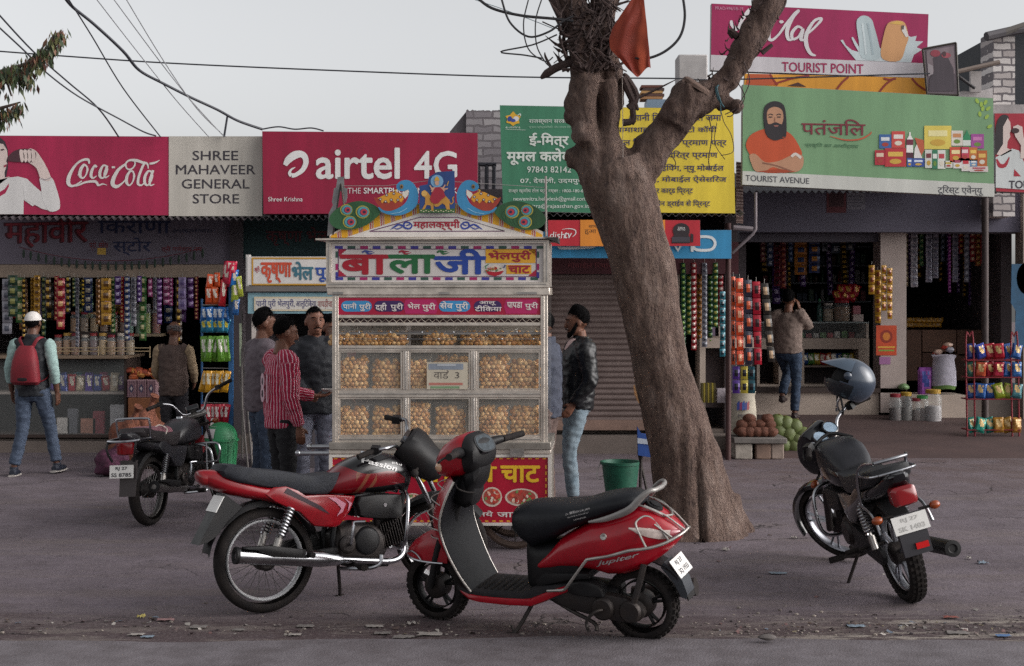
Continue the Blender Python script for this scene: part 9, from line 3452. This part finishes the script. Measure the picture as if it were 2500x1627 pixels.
for x, y, w, m, lab in ((335, 1552, 40, WHS, 'pale torn card lying in the gutter at the left'), (360, 1558, 30, BLS, 'bluish wrapper beside the torn card in the gutter'), (485, 1534, 44, GRY, 'grey crumpled scrap left of the red motorbike wheel'), (345, 1510, 18, M('#a89a58', .7), 'yellowish wrapper scrap in the gutter at the left'),
      (405, 1516, 40, M('#8a6a6a', .8, 0, .3, 30), 'pinkish crumpled paper in the gutter at the left'), (585, 1541, 28, GRY, 'small grey scrap below the red motorbike wheel'), (745, 1532, 44, GRY, 'flat grey scrap right of the red motorbike wheel'), (720, 1553, 32, WHS, 'torn pale paper near the road edge under the red motorbike'),
      (915, 1532, 42, WHS, 'long thin pale paper left of the scooter wheel'), (935, 1549, 40, GRY, 'grey scrap below the long thin pale paper'), (1003, 1526, 22, WHS, 'small white card by the scooter front wheel'), (1050, 1551, 60, WHS, 'large crumpled white paper beside the scooter stand'), (985, 1558, 50, GRY, 'flat dusty paper left of the large crumpled paper'),
      (1772, 1345, 18, WHS, 'white paper cup lying right of the tree foot'), (1900, 1402, 40, BLS, 'pale blue wrapper lying between tree and black motorbike'), (1938, 1316, 14, WHS, 'small white scrap left of the black motorbike'), (2365, 1366, 12, WHS, 'tiny white scrap right of the black motorbike muffler'), (2400, 1377, 24, BLS, 'bluish scrap at the right beyond the muffler'),
      (2090, 1532, 40, BLS, 'bluish plastic in the lime patch at the lower right'), (2215, 1526, 28, WHS, 'white scrap in the lime patch at the lower right'), (2320, 1510, 36, M('#7a4038', .8), 'reddish brick chip in the dirt at the lower right'), (2450, 1555, 36, M('#4a6a94', .7), 'blue wrapper at the lower right edge'), (2340, 1548, 50, GRY, 'grey plastic sheet in the dirt at the lower right'), (1730, 1313, 28, M('#7a4a6a', .7), 'purple wrapper at the foot of the tree')):
 scrap(x, y, w, m, lab, flat=w > 24)
b = MB()
p = at(1875, 1577, gy(1577))
p.z = .045
b.ell(p, (.05, .025, .016), M('#5c5654', .9, 0, .3), 10, 6, jit=.3, seed=5)
tag(b.build('stone', loc=p - Vector((0, 0, .015))), 'flat grey stone lying on the concrete road edge', 'stone')
b = MB()
dr = random.Random(77)
LB_ = [M(h_, .7, 0, .3, 30) for h_ in ('#7a7470', '#96908a', '#6a5a58', '#6a4e4c', '#5c6674', '#746a54', '#54443c', '#a59e98', '#4a3c38', '#5e5450')]
for cx_, cy_, sx_, sy_, n_ in ((350, 1520, 60, 10, 34), (120, 1530, 80, 10, 16), (620, 1540, 140, 12, 22), (1010, 1545, 60, 8, 20), (2080, 1530, 110, 10, 50), (2330, 1532, 110, 12, 50), (1820, 1540, 80, 10, 14), (1700, 1400, 200, 60, 14), (2350, 1450, 120, 60, 12)):
 for k in range(n_):
  x, y = dr.gauss(cx_, sx_), dr.gauss(cy_, sy_)
  if y > 1560 or y < 1250:
   continue
  p = at(x, y, gy(y))
  s = dr.uniform(.005, .02)
  q = Matrix.Rotation(dr.uniform(-.5, .5), 3, 'X') @ Matrix.Rotation(dr.uniform(0, 6), 3, 'Z')
  p.z = s * .35
  b.add([p + q @ Vector((s * dr.uniform(.6, 1.2) * u, s * dr.uniform(.3, .8) * v, s * .25 * dr.uniform(-1, 1))) for u, v in ((-1, -1), (0, -1.1), (1, -1), (1, 1), (0, .9), (-1, 1))], [(0, 1, 4, 5), (1, 2, 3, 4)], dr.choice(LB_))
o_ = b.build('rubbish_bits', loc=(0, 7.8, 0))
tag(o_, 'tiny torn wrappers and leaf bits strewn along the gutter', 'rubbish', None, 'stuff')
b = MB()
dr = random.Random(31)
for k in range(520):
 x, y = dr.uniform(-3.2, 3.2), 7.62 + abs(dr.gauss(0, .35))
 if dr.random() < .3:
  x, y = dr.uniform(1.0, 3.2), 7.65 + abs(dr.gauss(0, .25))
 s = dr.uniform(.003, .009) if dr.random() < .9 else .014
 b.ell((x, y, s * .35), (s, s * dr.uniform(.6, 1), s * .5), [M('#5a514e', .9), M('#6f6762', .9), M('#40383a', .9), M('#8a8078', .9)][dr.randrange(4)], 5, 3)
o_ = b.build('gravel', loc=(0, 7.8, 0))
tag(o_, 'loose grit and pebbles scattered along the gutter', 'gravel', None, 'stuff')
